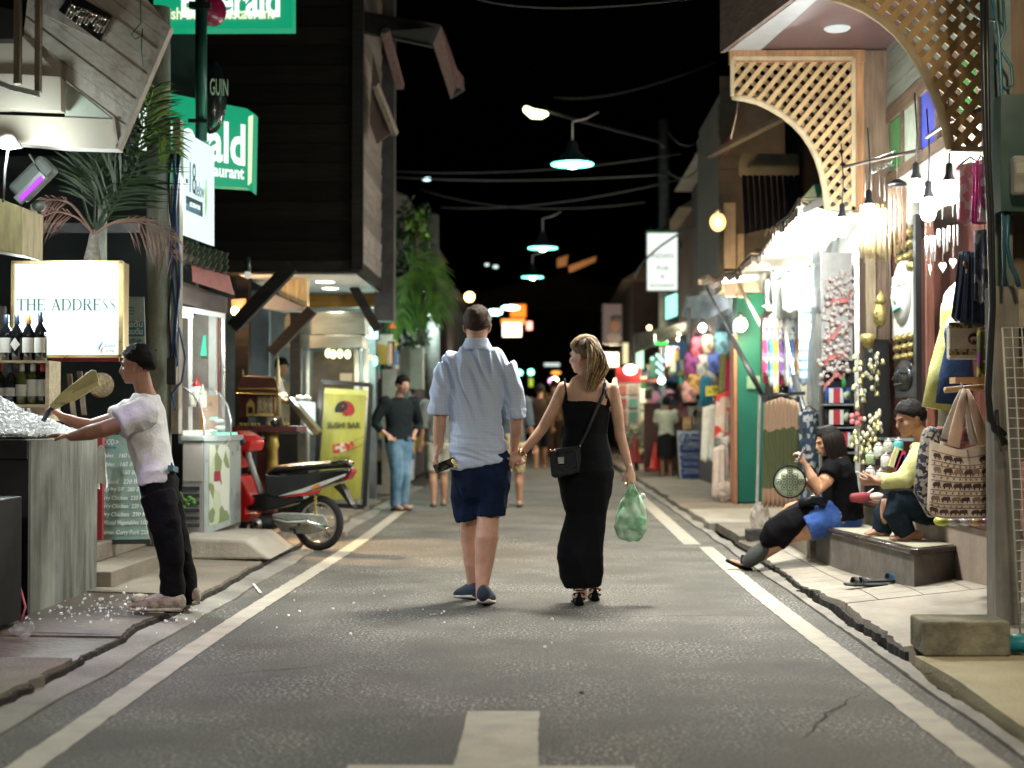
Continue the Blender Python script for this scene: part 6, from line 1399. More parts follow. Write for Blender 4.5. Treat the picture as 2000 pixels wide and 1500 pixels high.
# ================================================================ plank house above the clothes shop
ph=thing('plank_house','small pale clapboard house with dark corrugated roof above the awning','house',W(1500,350,17.5))
pb=mat('pale_clapboard',(.11,.095,.08),rough=.7,var=.2,scale=4)
zb_=2.78
MB().bb(2.14,2.9,17.6,20,zb_,5.0).build('wall',mat('house_inside',(.12,.11,.10),rough=.8),ph)
for i in range(15):
    z=zb_+.01+i*.16; MB().box((2.27,17.585,z+.08),(.28,.02,.15),Matrix.Rotation(R(5),3,'X')).build('clapboard',pb,ph)
    if i<13: MB().box((2.125,18.8,z+.08),(.02,2.4,.15),Matrix.Rotation(R(-5),3,'Y')).build('clapboard',pb,ph)
MB().bb(2.17,2.30,17.5,17.56,2.55,W(0,400,17.5).z).build('corner_column',mat('cream_column',(.5,.4,.3),rough=.6),ph)
MB().bb(2.32,2.40,17.52,17.57,2.55,W(0,460,17.5).z).build('downpipe',mat('cream_column',(.5,.4,.3)),ph)
MB().bar(W(1385,305,17.4),W(1530,230,15.5),.09,.04).build('bargeboard',mat('grey_barge',(.08,.07,.06),rough=.8,var=.3),ph)
MB().prism([W(1405,290,17.3),W(1425,265,17.0),W(1435,275,17.0),W(1420,300,17.3)],(0,.1,0)).build('roof_cap',mat('dark_red',(.12,.02,.02)),ph)
MB().tube([W(1428,270,15),W(1438,225,14),W(1441,195,12.1)],.006,n=5).build('stay_wire',iron,ph)
MB().prism([W(1443,315,16.8),W(1450,300,16.8),W(1560,300,16.8),W(1560,345,16.8),W(1445,343,16.8)],(0,.05,0)).build('grey_panel',mat('grey_panel2',(.08,.075,.06),rough=.7),ph)
for i in range(10):
    x0=1449+i*11.5; MB().prism([W(x0,344,16.7),W(x0+10,345,16.7),W(x0+16,455-i*3,15.6),W(x0+6,458-i*3,15.6)],(0,.03,.02)).build('roof_slat',mat('roof_slat_m',(.045,.035,.06),rough=.6,var=.2),ph)
MB().prism([W(1450,235,18),W(1620,180,18),W(1700,240,18),W(1700,470,18),W(1450,470,18)],(0,.2,0)).build('dark_gable',mat('dark_gable_m',(.03,.026,.026),rough=.8,var=.4),ph)
t=thing('tin_sign','folded grey metal sheet leaning under the lattice with a curved wire','metal sheet',W(1585,405,12.6))
MB().prism([W(1568,405,12.6),W(1605,385,12.5),W(1612,398,12.5),W(1572,416,12.6)],(0,.05,0)).build('sheet',mat('grey_metal_sheet',(.45,.43,.40),rough=.4,metal=.4),t)
MB().tube([W(1568,384,12.6),W(1572,388,12.6),W(1608,387,12.5)],.008,n=6).build('wire',mat('pale_metal',(.5,.5,.48)),t)
for i in range(12):
    x=1495+i*9.5; y=462-i*6.2; Y=15.3-i*.22
    MB().tube([W(x,y,Y),W(x+4,y-14,Y),W(x+12,y-10,Y)],.006,n=5).build('awning_spring',mat('grey_metal_sheet',(.45,.43,.40)),aw2)
# ================================================================ people
def skin(name,c): return mat(name,c,rough=.5,var=.17,scale=10,sss=.12,spec=.4,bump=.08,bscale=90)
def hand(mb,w,d,n,s=1.0,curl=.9,thumb=1,spread=.06,topen=.6):
    """wrist, finger direction, palm-facing direction; thumb on the +(d x n)*thumb side"""
    w=Vector(w); d=Vector(d).normalized(); n=Vector(n); n=(n-d*n.dot(d)).normalized(); a=d.cross(n)*thumb
    mb.loft([w-d*.02*s,w+d*.02*s,w+d*.055*s,w+d*.09*s],[(.024*s,.018*s),(.032*s,.017*s),(.040*s,.015*s),(.036*s,.013*s)],ref=a,n=12)
    for k,(o,L) in enumerate(((.029,.070),(.010,.078),(-.010,.073),(-.028,.058))):
        p=w+d*.085*s+a*o*s; q=d+a*spread*(1.5-k)*.6; q.normalize(); pts=[p]; ang=0
        for j,l in enumerate((.45,.32,.23)):
            ang+=curl*(.55,.95,.6)[j]; dd=q*math.cos(ang)+n*math.sin(ang); p=p+dd*l*L*s; pts.append(p)
        mb.loft(pts,[.0095*s,.009*s,.008*s,.0068*s],n=8)
    p=w+d*.025*s+a*.026*s; t1=p+(d*.6+a*topen+n*.35).normalized()*.038*s; t2=t1+(d*.85+a*.1+n*.5).normalized()*.032*s
    mb.loft([p-a*.01*s,t1,t2],[.014*s,.0115*s,.0085*s],n=8)
def headm(face,up=(0,0,1)):
    f=Vector(face).normalized(); u=Vector(up); u=(u-f*u.dot(f)).normalized(); s=f.cross(u)
    return Matrix((s,f,u)).transposed()
def head(mb,c,face,s=1.0,up=(0,0,1),ears=True):
    m=headm(face,up); c=Vector(c)
    def E(x,y,z,rx,ry,rz): mb.ell(c+m @ V(x,y,z)*s,(rx*s,ry*s,rz*s),m,nu=16,nv=12)
    E(0,-.012,.022,.074,.092,.088); E(0,.012,-.02,.066,.076,.082); E(0,.035,-.062,.048,.05,.044); E(0,.068,-.085,.022,.020,.018)
    E(0,.078,.022,.045,.014,.010); mb.loft([c+m @ V(0,.084,.012)*s,c+m @ V(0,.103,-.022)*s,c+m @ V(0,.098,-.030)*s],[.008*s,.012*s,.014*s],n=8)
    E(0,.088,-.052,.022,.010,.006); E(0,.087,-.063,.019,.010,.007)
    for q in (-1,1):
        E(q*.040,.060,-.022,.022,.02,.018)
        if ears: mb.loft([c+m @ V(q*.072,-.008,-.038)*s,c+m @ V(q*.081,-.014,-.005)*s,c+m @ V(q*.076,-.012,.018)*s],[(.006*s,.012*s),(.006*s,.018*s),(.005*s,.012*s)],ref=m @ V(1,0,0),n=8)
def hair(t,c,face,mt,s=1.0,up=(0,0,1),style='short',r=.012,seed=0,rough=.006):
    m=headm(face,up); c=Vector(c); vs=[]; fs=[]; nu,nv=44,30
    for i in range(nv+1):
        th=math.pi*i/nv
        for k in range(nu):
            q=2*math.pi*k/nu; d=V(math.sin(th)*math.cos(q),math.sin(th)*math.sin(q),math.cos(th))
            lim={'short': (-.05+(.62 if d.y>0 else .75)*d.y),'full': (-.15+(.75 if d.y>0 else .7)*d.y),'long': (-.45+(1.15 if d.y>0 else .6)*d.y)}[style]
            e=max(-1,min(1,(d.z-lim)/.12)); k_=1 if e>0 else max(.8,1+e*.2)
            p=V(d.x*(.076+r),-.012+d.y*(.094+r),.022+d.z*(.090+r*1.3))*k_
            p+=d*rough*(noise.noise(p*60+V(seed,0,0))+.6*noise.noise(p*160))*(1 if e>0 else 0)
            vs.append(c+m @ p*s)
    for i in range(nv):
        for k in range(nu): fs.append((i*nu+k,(i+1)*nu+k,(i+1)*nu+(k+1) % nu,i*nu+(k+1) % nu))
    return MB().add(vs,fs,True).build('hair',mt,t)
def hairmat(name,c,c2=None): return mat(name,c,rough=.6,var=.4,scale=30,stretch=(6,6,.8),col2=c2,bump=.3,bscale=60,spec=.22)
blackhair=hairmat('black_hair',(.006,.005,.0045));
def eyes(t,c,face,s=1.0):
    m=headm(face)
    for q in (-1,1):
        mb=MB(); mb.ell(Vector(c)+m @ V(q*.032,.076,.004)*s,(.012*s,.008*s,.005*s),m,nu=8,nv=6); mb.build('eye',mat('eye_dark',(.02,.015,.012),rough=.2),t)
        mb=MB(); mb.loft([Vector(c)+m @ V(q*.016,.088,.022)*s,Vector(c)+m @ V(q*.048,.076,.024)*s],.004*s,n=6); mb.build('eyebrow',blackhair,t)
def wrinkle(amp,sc=(9,9,9),seed=0,fine=.3):
    def f(p,n):
        q=V(p.x*sc[0],p.y*sc[1],p.z*sc[2])+V(seed,0,0)
        a=noise.noise(q); b=noise.noise(q*2.3+V(5,5,5))
        return amp*((1-abs(a)*2.2)*.6+b*fine - .3)
    return f
def rings(mb,rows,Y,side=(1,0,0),depth=.7,n=28,dy=0,power=2.3,close=True):
    """rows: (y pixel, x left, x right[, depth ratio]) -> loft seen at distance Y"""
    pts=[]; rd=[]
    for r in rows:
        a,b=W(r[1],r[0],Y),W(r[2],r[0],Y); pts.append((a+b)/2+V(0,dy,0)); h=(b.x-a.x)/2
        rd.append((h,h*(r[3] if len(r)>3 else depth)))
    return mb.loft(pts,rd,ref=side,n=n,power=power,round_end=close)
PP=lambda L,Y: [W(x,y,(q[0] if q else Y)) for x,y,*q in L]

def tufts(t,hc,face,m,n,s=1.0,R_=(.083,.100,.102)):
    mm=headm(face); mb=MB()
    for _ in range(n):
        a=random.uniform(0,6.28); z=random.uniform(-.4,1); c_=math.cos(a) if z>.35 else -abs(math.cos(a)); q=V(math.sin(a)*math.sqrt(1-z*z),c_*math.sqrt(1-z*z),z)
        p=V(q.x*R_[0],-.012+q.y*R_[1],.016+q.z*R_[2])*s; e=p+(q*random.uniform(.004,.014)+V(random.gauss(0,.008),random.gauss(0,.006)+.004,-.012))*s
        mb.add([hc+mm @ p,hc+mm @ (p+V(.0028,.001,0)),hc+mm @ e],[(0,1,2)])
    return mb.build('hair_tufts',m,t,kind='stuff')
def strands(t,hc,face,m,n,L,s=1.0,seed=1,spread=1.0):
    random.seed(seed); mm=headm(face); mb=MB()
    for _ in range(n):
        a=random.uniform(-2.3,2.3)+math.pi; d0=V(math.sin(a)*.35,-abs(math.cos(a))*.3+.1,1).normalized(); r_=random.uniform(1.0,1.08); pts=[]
        for j in range(8):
            v=j/7; out=V(math.sin(a)*.088,math.cos(a)*.103 - .012,0)*r_*math.sin(min(1,v*2.2)*1.57)*(1 - .25*max(0,v - .55))*spread; z=.118 - .02*r_-(v ** 1.5)*L*random.uniform(.97,1.0)
            pts.append(hc+mm @ (out+V(0,0,z))*s)
        mb.loft(pts,[.006,.007,.007,.007,.006,.005,.004,.0015],n=5)
    return mb.build('hair_strands',m,t)
# ---------------- walking man in the light blue shirt
sk1=skin('skin_fair',(.58,.34,.24))
t=thing('person','man in light blue checked shirt and navy shorts walking away hand in hand','man',G(940,1178))
Y=8.92; hc=W(932,632,Y)
b=MB()
head(b,hc+V(0,0,-.012),(0,1,-.05),1.03)
b.loft([W(931,705,Y),W(931,670,Y),W(931,645,Y)],[(.062,.06),(.061,.06),(.060,.062)],n=16)
rings(b,[(716,898,964,.4),(745,896,966,.5),(850,898,962,.55),(930,896,984,.5)],Y)
b.loft(PP([(878,722),(867,760),(860,803),(858,840),(856,880)],Y),[.034,.038,.041,.040,.027],n=14)
b.loft(PP([(986,724),(1000,765),(1008,815),(1008,845),(1003,876,8.98)],Y),[.034,.038,.041,.038,.027],n=14)
hand(b,W(855,878,8.9),W(848,905,8.86)-W(855,878,8.9),(.8,.1,-.1),.98,curl=1.05,thumb=-1)
hand(b,W(1003,874,8.98),W(1010,896,8.98)-W(1003,874,8.98),(.25,-.9,0),.95,curl=1.0,thumb=-1)
for (hip,kn,cf,an,Yk,Ya,rr) in (((912,940),(918,1008),(917,1050),(925,1150),9.05,9.16,(.085,.060,.058,.034)),((962,935),(953,1005),(951,1050),(941,1150),8.9,8.84,(.09,.068,.070,.037))):
    b.loft([W(*hip,8.95),W(*kn,Yk),W(*cf,(Yk+Ya)/2 - .01),W((cf[0]+an[0])/2,1100,(Yk+Ya)/2),W(*an,Ya),W(an[0],1163,Ya)],[rr[0],rr[1],rr[2],rr[2]*.82,rr[3],rr[3]],n=16)
place_mesh(fuse(b,.0058,5),'body',sk1,t)
hair(t,hc+V(0,0,-.012),(0,1,-.05),hairmat('brown_hair',(.03,.018,.010),(.07,.04,.02)),1.03,style='short',r=.008,rough=.006)
mb=MB(); random.seed(8)
for k in range(1500):
    a=random.uniform(0,6.28); z=random.uniform(-.45,1); q=V(math.sin(a)*math.sqrt(1-z*z),-abs(math.cos(a))*math.sqrt(1-z*z) if z<.3 else math.cos(a)*math.sqrt(1-z*z),z)
    p=hc+V(q.x*.083,-.01+q.y*.1,.012+q.z*.102); mb.add([p,p+V(.0025,0,0),p+q*random.uniform(.006,.016)+V(random.gauss(0,.005),0,-.006)],[(0,1,2)])
mb.build('hair_tufts',mat('hair_tuft',(.09,.05,.022),rough=.5),t,kind='stuff')
def checked(name,c1,c2,p):
    m=cloth(name,c1,bump=.2,bscale=90,var=.03); n,l,bs=nodes_of(m); tc=n.new('ShaderNodeTexCoord'); sp=n.new('ShaderNodeSeparateXYZ'); l.new(tc.outputs['Object'],sp.inputs[0]); o=[]
    for ax_ in (0,2):
        d=n.new('ShaderNodeMath'); d.operation='DIVIDE'; l.new(sp.outputs[ax_],d.inputs[0]); d.inputs[1].default_value=p
        f=n.new('ShaderNodeMath'); f.operation='FRACT'; l.new(d.outputs[0],f.inputs[0]); g_=n.new('ShaderNodeMath'); g_.operation='LESS_THAN'; l.new(f.outputs[0],g_.inputs[0]); g_.inputs[1].default_value=.35; o.append(g_)
    s_=n.new('ShaderNodeMath'); s_.operation='ADD'; l.new(o[0].outputs[0],s_.inputs[0]); l.new(o[1].outputs[0],s_.inputs[1])
    h_=n.new('ShaderNodeMath'); h_.operation='MULTIPLY'; l.new(s_.outputs[0],h_.inputs[0]); h_.inputs[1].default_value=.5
    mx=n.new('ShaderNodeMix'); mx.data_type='RGBA'; l.new(h_.outputs[0],mx.inputs[0]); mx.inputs[6].default_value=(*c1,1); mx.inputs[7].default_value=(*c2,1); l.new(mx.outputs[2],bs.inputs['Base Color']); return m
b=MB()
rings(b,[(672,910,953,1.0),(680,901,962,.9),(686,888,976,.7),(693,875,989,.58),(701,866,996,.54),(715,864,998,.54),(740,876,987,.60),(780,879,982,.68),(830,878,981,.74),(870,877,988,.74),(900,880,996,.70),(908,883,996,.70)],Y,close=False,power=2.2)
b.loft(PP([(876,712),(866,745),(860,785),(858,806)],Y),[.070,.062,.060,.062],n=18,round_end=False)
b.loft(PP([(987,713),(1000,750),(1007,795),(1008,814)],Y),[.070,.061,.058,.060],n=18,round_end=False)
b.loft(PP([(859,792),(858,809)],Y),[.067,.068],n=18,round_end=False); b.loft(PP([(1007,800),(1008,817)],Y),[.064,.066],n=18,round_end=False)
def shirtw(p,n):
    zz_=p.z; lo=max(0,min(1,(1.15-zz_)/.3)); hi=max(0,min(1,(zz_-1.0)/.25))
    v=noise.noise(V(p.x*17+p.z*5,p.y*6,p.z*3.5)); h_=noise.noise(V(p.x*5,p.y*5,p.z*26+p.x*8))
    return .017*(1-abs(v)*2.6)*hi+.014*(1-abs(h_)*2.5)*lo+.006*noise.noise(V(p.x*30+p.z*12,p.y*12,p.z*14)) - .004
place_mesh(fuse(b,.006,3),'shirt',checked('blue_check_shirt',(.68,.77,.96),(.44,.55,.80),.0088),t,shirtw)
MB().loft(PP([(931,684),(931,676),(931,666),(931,661)],Y),[(.104,.098),(.090,.088),(.072,.072),(.068,.068)],n=28,round_end=False,ref=(1,0,0)).build('collar',MATS['blue_check_shirt'],t)
b=MB()
rings(b,[(895,884,996,.68),(925,883,999,.68),(950,884,997,.66)],Y)
b.loft(PP([(910,930),(907,970),(912,1005),(914,1016)],8.96),[(.085,.10),(.083,.09),(.075,.085),(.075,.085)],ref=(1,0,0),n=20,round_end=False)
b.loft(PP([(966,930),(960,970),(957,1000),(957,1007)],8.9),[(.096,.10),(.094,.095),(.094,.09),(.094,.09)],ref=(1,0,0),n=20,round_end=False)
navs=cloth('navy_shorts_m',(.008,.016,.042),col2=(.012,.022,.058)); place_mesh(fuse(b,.008,3),'shorts',navs,t,wrinkle(.018,(13,13,6),4))
shn=mat('navy_shoe',(.015,.028,.05),rough=.7,var=.4,scale=60); shw=mat('white_sole',(.55,.52,.46),rough=.6)
def shoe(t,heel,toe_dir,L,m_,sole,tilt=0,s=1.0,nm='shoe'):
    d=Vector(toe_dir).normalized(); f=V(d.x,d.y,0).normalized(); up_=V(0,0,1); s_=f.cross(up_)
    if tilt: q=Matrix.Rotation(tilt,3,s_); f=q @ f; up_=q @ up_
    P_=lambda x,z: heel+f*x*L+up_*z*s
    mb=MB(); mb.loft([P_(.02,.045),P_(.2,.045),P_(.45,.043),(P_(.7,.038)),P_(.9,.030),P_(1,.026)],[(.033*s,.045*s),(.037*s,.05*s),(.038*s,.04*s),(.046*s,.028*s),(.04*s,.02*s),(.022*s,.012*s)],ref=s_,n=16)
    o=mb.build(nm,m_,t)
    mb=MB(); mb.loft([P_(0,.014),P_(.2,.014),P_(.45,.013),P_(.7,.013),P_(.92,.014),P_(1.02,.02)],[(.034*s,.014*s),(.038*s,.014*s),(.036*s,.013*s),(.048*s,.013*s),(.040*s,.012*s),(.02*s,.01*s)],ref=s_,n=16)
    mb.build('sole',sole,o)
    return o
shoe(t,V(W(929,1160,9.14).x,9.10,.01),(-.5,1,0),.27,shn,shw,tilt=R(-6),s=1.1)
shoe(t,V(W(944,1160,8.82).x,8.76,.025),(.08,1,0),.28,shn,shw,tilt=R(-9),s=1.2)
w_=thing('snack_pack','black and gold foil pack in the left hand of the man in the checked shirt','pack',W(865,910,8.84))
MB().box(W(869,909,8.84),(.135,.03,.055),Matrix.Rotation(R(-22),3,'Y')).build('wrapper',mix_cells(mat('foil_black',(.02,.02,.02),rough=.25,var=0,metal=.3),[(.012,.012,.012),(.02,.018,.015),(.012,.012,.012),(.1,.09,.07)],60),w_,bevel=.006)
MB().box(W(888,905,8.835),(.025,.034,.06),Matrix.Rotation(R(-22),3,'Y')).build('foil_end',mat('gold_foil',(.7,.5,.2),rough=.2,metal=.9,var=.5,scale=60,bump=.8),w_,bevel=.004)

# ---------------- woman in the long black dress
sk2=skin('skin_light',(.62,.38,.27)); Y=8.95; hc=W(1141,694,Y); fdir=V(-.82,.55,-.12)
t=thing('person','blonde woman walking away in a long black strappy dress, holding hands with the man','woman',G(1148,1175))
b=MB(); head(b,hc,fdir,.97)
b.loft(PP([(1146,762),(1147,740),(1143,718)],Y),[(.06,.055),(.046,.045),(.045,.047)],n=14)
rings(b,[(745,1112,1184,.5),(758,1100,1198,.48),(775,1101,1195,.55),(810,1104,1188,.62),(850,1106,1182,.7),(940,1095,1190,.7)],Y)
b.loft(PP([(1101,758),(1083,795),(1060,836),(1040,862,8.93),(1019,885,8.92)],Y),[.042,.038,.033,.031,.021],n=14)
b.loft(PP([(1196,760),(1205,800),(1211,848),(1221,885),(1230,917)],Y),[.042,.038,.032,.029,.021],n=14)
hand(b,W(1018,885,8.92),W(1003,896,8.90)-W(1018,885,8.92),(-.1,.6,-.6),.86,curl=.95,thumb=1)
hand(b,W(1230,916,8.93),W(1233,936,8.93)-W(1230,916,8.93),(-.3,.5,0),.86,curl=1.25,thumb=-1)
for an,Ya in (((1136,1150),8.93),((1160,1146),9.12)): b.loft([W(1142,1000,8.95),W(an[0],1080,Ya),W(an[0],1138,Ya),W(an[0],an[1]+12,Ya)],[.07,.048,.032,.036],n=14)
for hx_,Ya in ((1131,8.83),(1162,9.06)): x=W(hx_,1165,Ya).x; b.loft([V(x,Ya,.045),V(x,Ya+.08,.045),V(x - .01,Ya+.15,.035),V(x - .01,Ya+.2,.028)],[.03,.032,.03,.02],n=10)
place_mesh(fuse(b,.0055,5),'body',sk2,t); eyes(t,hc,fdir,.97)
b=MB(); rings(b,[(777,1104,1187,.56),(786,1099,1192,.58),(800,1098,1191,.62),(815,1100,1190,.66),(845,1101,1186,.7),(880,1093,1193,.72),(921,1086,1200,.74),(966,1096,1193,.7),(1006,1107,1181,.7),(1050,1098,1180,.72),(1090,1089,1180,.72),(1120,1096,1179,.7),(1143,1106,1172,.7)],Y,close=False,power=2.1,n=36)
for a,c_ in (((1102,792),(1106,764)),((1190,792),(1184,764))): b.loft([W(*a,Y),W(*c_,Y - .01)],[(.012,.06),(.006,.055)],ref=(1,0,0),n=12,round_end=False)
blk_d=mat('black_jersey',(.0025,.003,.005),rough=.8,var=.2,bump=.15,bscale=40,spec=.2)
place_mesh(fuse(b,.0075,3),'dress',blk_d,t,lambda p,n: .016*(1-abs(noise.noise(V(p.x*10,p.y*10,p.z*2.2)))*2.4)*max(0,min(1,(.85-p.z)/.5))+.003*noise.noise(V(p.x*6,0,p.z*30)))
for x0,x1_,px_ in ((1107,1103,-1),(1184,1181,1)): MB().loft([W(x0,778,8.86),W((x0+x1_)/2,760,8.845),W(x1_,745,8.875),W(x1_,739,8.93)],[(.005,.003)]*4,ref=(1,0,0),n=6).build('strap',blk_d,t)
# blonde hair gathered into a pony tail
blond=mat('blonde_hair',(.30,.17,.065),rough=.4,var=.5,scale=22,stretch=(8,8,1),col2=(.78,.56,.27),bump=.4,bscale=60)
dkbl=mat('dark_blonde_hair',(.10,.055,.025),rough=.45,var=.5,scale=22,stretch=(8,8,1),col2=(.22,.12,.055),bump=.4)
hair(t,hc,fdir,dkbl,.97,style='full',r=.013,rough=.003)
mb=MB(); mb2=MB(); random.seed(12)
for k in range(110):
    a=random.uniform(0,6.28); r0=random.random() ** .5; ox,oy=r0*math.cos(a),r0*math.sin(a)
    base_=W(1152,668,8.88); L=random.uniform(.75,1.0); pts=[]; ph_=(k % 7)*.9+random.uniform(0,.5)
    for j in range(15):
        v=j/14*L; cx=1150+17*math.sin(min(1,v*2.2)*1.57)+1*v-(3*max(0,v - .55)*10); cy=662+104*v
        wd_=.012+.050*math.sin(min(1,v*1.7)*1.57)*(1 if v<.6 else max(.35,1-(v - .6)*1.6)); p=W(cx,cy,8.85 - .05*math.sin(min(1,v*2)*1.57)+.05*v)
        pts.append(p+V(ox*wd_+.011*v ** .5*math.sin(v*11+ph_),oy*wd_*.7+.008*math.cos(v*11+ph_),.004*math.sin(v*12+ph_)))
    (mb if random.random()<.72 else mb2).loft(pts,[.0062]*9+[.0055,.005,.0045,.0035,.0025,.0012],n=5)
for k in range(46):   # strands combed back over the crown
    a=-1.25+2.6*k/45; m=headm(fdir); pts=[]
    for j in range(6):
        q=j/5; st_=V(math.sin(a)*.9,.75 - .55*abs(a)/1.3,.55 - .2*abs(a)).normalized(); en=V(.05,-.85,.55).normalized()
        d=st_.lerp(en,q); d.z+=.35*math.sin(math.pi*q)*(1-abs(a)*.3); d.normalize()
        pts.append(hc+m @ V(d.x*.09,-.012+d.y*.108,.022+d.z*.106)*.97)
    (mb if k % 2 else mb2).loft(pts,.0045,n=5)
mb.build('pony_tail',blond,t); mb2.build('dark_locks',dkbl,t)
m_=headm(fdir); MB().lathe(W(1150,670,8.87),[(.018,-.008),(.024,-.006),(.024,.006),(.018,.008)],14,axis=(.3,-.6,.3)).build('hair_tie',blk_d,t)
def wsandal(t,x,Y_,tl):
    s=MB(); s.loft([(x,Y_ - .01,.012),(x,Y_+.08,.012),(x - .01,Y_+.16,.012),(x - .01,Y_+.215,.013)],[(.03,.010),(.032,.010),(.038,.010),(.02,.008)],ref=(1,0,0),n=12); o=s.build('sandal',blk_d,t)
    s=MB(); s.loft([(x,Y_ - .025,.02),(x,Y_ - .032,.055),(x,Y_ - .028,.085)],[(.026,.006),(.017,.006),(.005,.005)],ref=(1,0,0),n=10)
    for z in (.04,.07,.10): s.loft([(x+.034*math.cos(k*.5236),Y_+.005+.038*math.sin(k*.5236),z - .012*math.sin(k*.5236)) for k in range(13)],.0042,n=6)
    s.build('sandal_strap',blk_d,o)
wsandal(t,W(1131,1165,8.83).x,8.83,0); wsandal(t,W(1162,1160,9.06).x,9.06,0)
w_=thing('wrist_watch','round gold wristwatch on the left wrist of the blonde woman','watch',W(1018,883,8.9))
MB().lathe(W(1017,883,8.893),[(.016,0),(.018,.002),(.018,.008),(.001,.009)],16,axis=(.1,-1,.2)).build('dial',mat('watch_gold',(.75,.45,.25),rough=.2,metal=.8),w_)
ax_=(W(1019,885,8.92)-W(1040,862,8.93)).normalized(); MB().lathe(W(1020,884,8.92),[(.023,-.005),(.0255,-.005),(.0255,.005),(.023,.005)],18,axis=ax_).build('bracelet',mat('watch_gold',(.75,.45,.25)),w_)
# crossbody bag
bg_=thing('handbag','small black leather crossbody bag with silver clasp hanging at the hip of the woman','bag',W(1105,905,8.76)); lea=mat('black_leather',(.005,.006,.010),rough=.38,var=.2,bump=.2,bscale=80,spec=.3)
def pr(pts,Y_,dy,m_,nm,**k): return MB().prism([W(x,y,Y_) for x,y in pts],(0,dy,0)).build(nm,m_,bg_,**k)
pr([(1073,881),(1132,876),(1134,905),(1131,922),(1120,926),(1084,934),(1077,930)],8.74,.09,lea,'bag_body',bevel=.006)
pr([(1122,880),(1134,874),(1135,900),(1131,925),(1127,915)],8.73,.1,mat('leather_sheen',(.012,.014,.02),rough=.3,var=.2),'side_gusset',bevel=.003)
pr([(1083,877),(1133,870),(1134,880),(1084,888)],8.735,.07,lea,'top_flap',bevel=.004)
pr([(1091,876),(1103,874),(1104,902),(1092,903)],8.725,.01,lea,'tongue',bevel=.002)
pr([(1089,893),(1102,892),(1102,905),(1090,906)],8.715,.008,mat('silver_clasp',(.75,.74,.68),rough=.2,metal=.9),'clasp',bevel=.002)
for px,py in ((1075,879),(1084,880),(1133,871)): MB().ell(W(px,py,8.73),.006,nu=8,nv=6).build('rivet',mat('watch_gold',(.75,.45,.25)),bg_)
MB().loft([W(1181,748,8.86),W(1179,768,8.83),W(1165,800,8.81),W(1146,845,8.80),W(1132,872,8.76)],[(.011,.003)]*3+[(.007,.003)]*2,ref=(1,.2,.4),n=8).build('shoulder_strap',mat('leather_sheen',(.025,.03,.04)),bg_)
# green carrier bag
pbm=mat('green_bag_plastic',(.16,.50,.24),rough=.28,trans=.0,alpha=.9,var=.12,scale=12,col2=(.66,.86,.68),bump=.2,bscale=18);
cb_=thing('carrier_bag','pale green plastic carrier bag swinging from the right hand of the woman','bag',W(1232,1000,8.93))
b=MB(); rings(b,[(948,1229,1238,1),(962,1222,1246,.6),(985,1212,1256,.7),(1010,1203,1265,.75),(1030,1199,1264,.75),(1043,1204,1259,.6)],8.93,n=40,power=3)
me=fuse(b,.008,1)
place_mesh(me,'bag_film',pbm,cb_,lambda p,n: .014*(abs(noise.noise(V(p.x*16+p.z*3,p.y*14,p.z*5)))*2 - .5)+.002*noise.noise(p*40))
for a,c_ in (((1230,941),(1222,965)),((1236,941),(1246,964))): MB().loft([W(*a,8.92),W((a[0]+c_[0])/2,955,8.91),W(*c_,8.91)],[(.004,.004),(.008,.004),(.016,.006)],n=8).build('handle',pbm,cb_)
MB().prism([W(1204,1041,8.90),W(1206,1010,8.90),W(1240,1006,8.90),W(1256,1040,8.90)],(0,.06,0)).build('takeaway_box',mat('dark_green_box',(.05,.16,.06),rough=.5),cb_)
MB().ell(W(1256,969,8.93),(.014,.012,.018)).build('bag_knot',mat('white_film',(.7,.72,.68),rough=.3),cb_)

# ---------------- man scooping ice
sk3=skin('skin_tan',(.36,.17,.11)); Y=8.25; t=thing('person','man in a white T-shirt and black trousers leaning over the counter to scoop ice','man',G(335,1208))
hc=W(267,714,Y); fd=(-1,0,-.12); b=MB(); head(b,hc,fd,.93)
b.loft([W(290,785,Y),W(282,762,Y),W(275,735,Y)],[(.07,.06),(.052,.052),(.05,.052)],ref=(0,1,0),n=14)
b.loft(PP([(285,800),(290,850),(303,900),(310,950)],Y),[(.16,.09),(.15,.085),(.14,.08),(.14,.09)],ref=(0,1,0),n=20)
b.loft(PP([(275,812,8.07),(238,826,8.02),(203,838,8.0),(175,845,8.02),(140,853,8.08)],Y),[.05,.048,.045,.043,.026],n=14)
b.loft(PP([(270,805,8.42),(228,818,8.45),(178,832,8.45),(150,826,8.42),(122,815,8.4)],Y),[.05,.046,.04,.036,.026],n=14)
hand(b,W(142,852,8.08),W(105,848,8.14)-W(142,852,8.08),(-.1,0,-1),.98,curl=.25,thumb=1,spread=.25)
hand(b,W(124,815,8.4),W(104,800,8.4)-W(124,815,8.4),(-.5,.2,-.8),.98,curl=1.5,thumb=-1)
place_mesh(fuse(b,.0058,5),'body',sk3,t); eyes(t,hc,fd,.93); hair(t,hc+V(.004,0,.004),fd,blackhair,.95,style='short',r=.012,rough=.010); tufts(t,hc+V(.004,0,.006),fd,blackhair,1500,.97)
b=MB()
b.loft(PP([(285,771),(284,785),(282,805),(284,840),(293,880),(302,910),(307,935),(308,943)],Y),[(.09,.07),(.15,.085),(.19,.105),(.175,.112),(.165,.104),(.165,.102),(.168,.103),(.168,.103)],ref=(0,1,0),n=28,round_end=False)
b.loft(PP([(284,806,8.12),(272,810,8.07),(250,819,8.03),(231,827,8.0)],Y),[.09,.085,.08,.078],n=18,round_end=False)
b.loft(PP([(282,804,8.38),(268,802,8.42),(245,808,8.45),(222,816,8.46)],Y),[.085,.08,.075,.072],n=18,round_end=False)
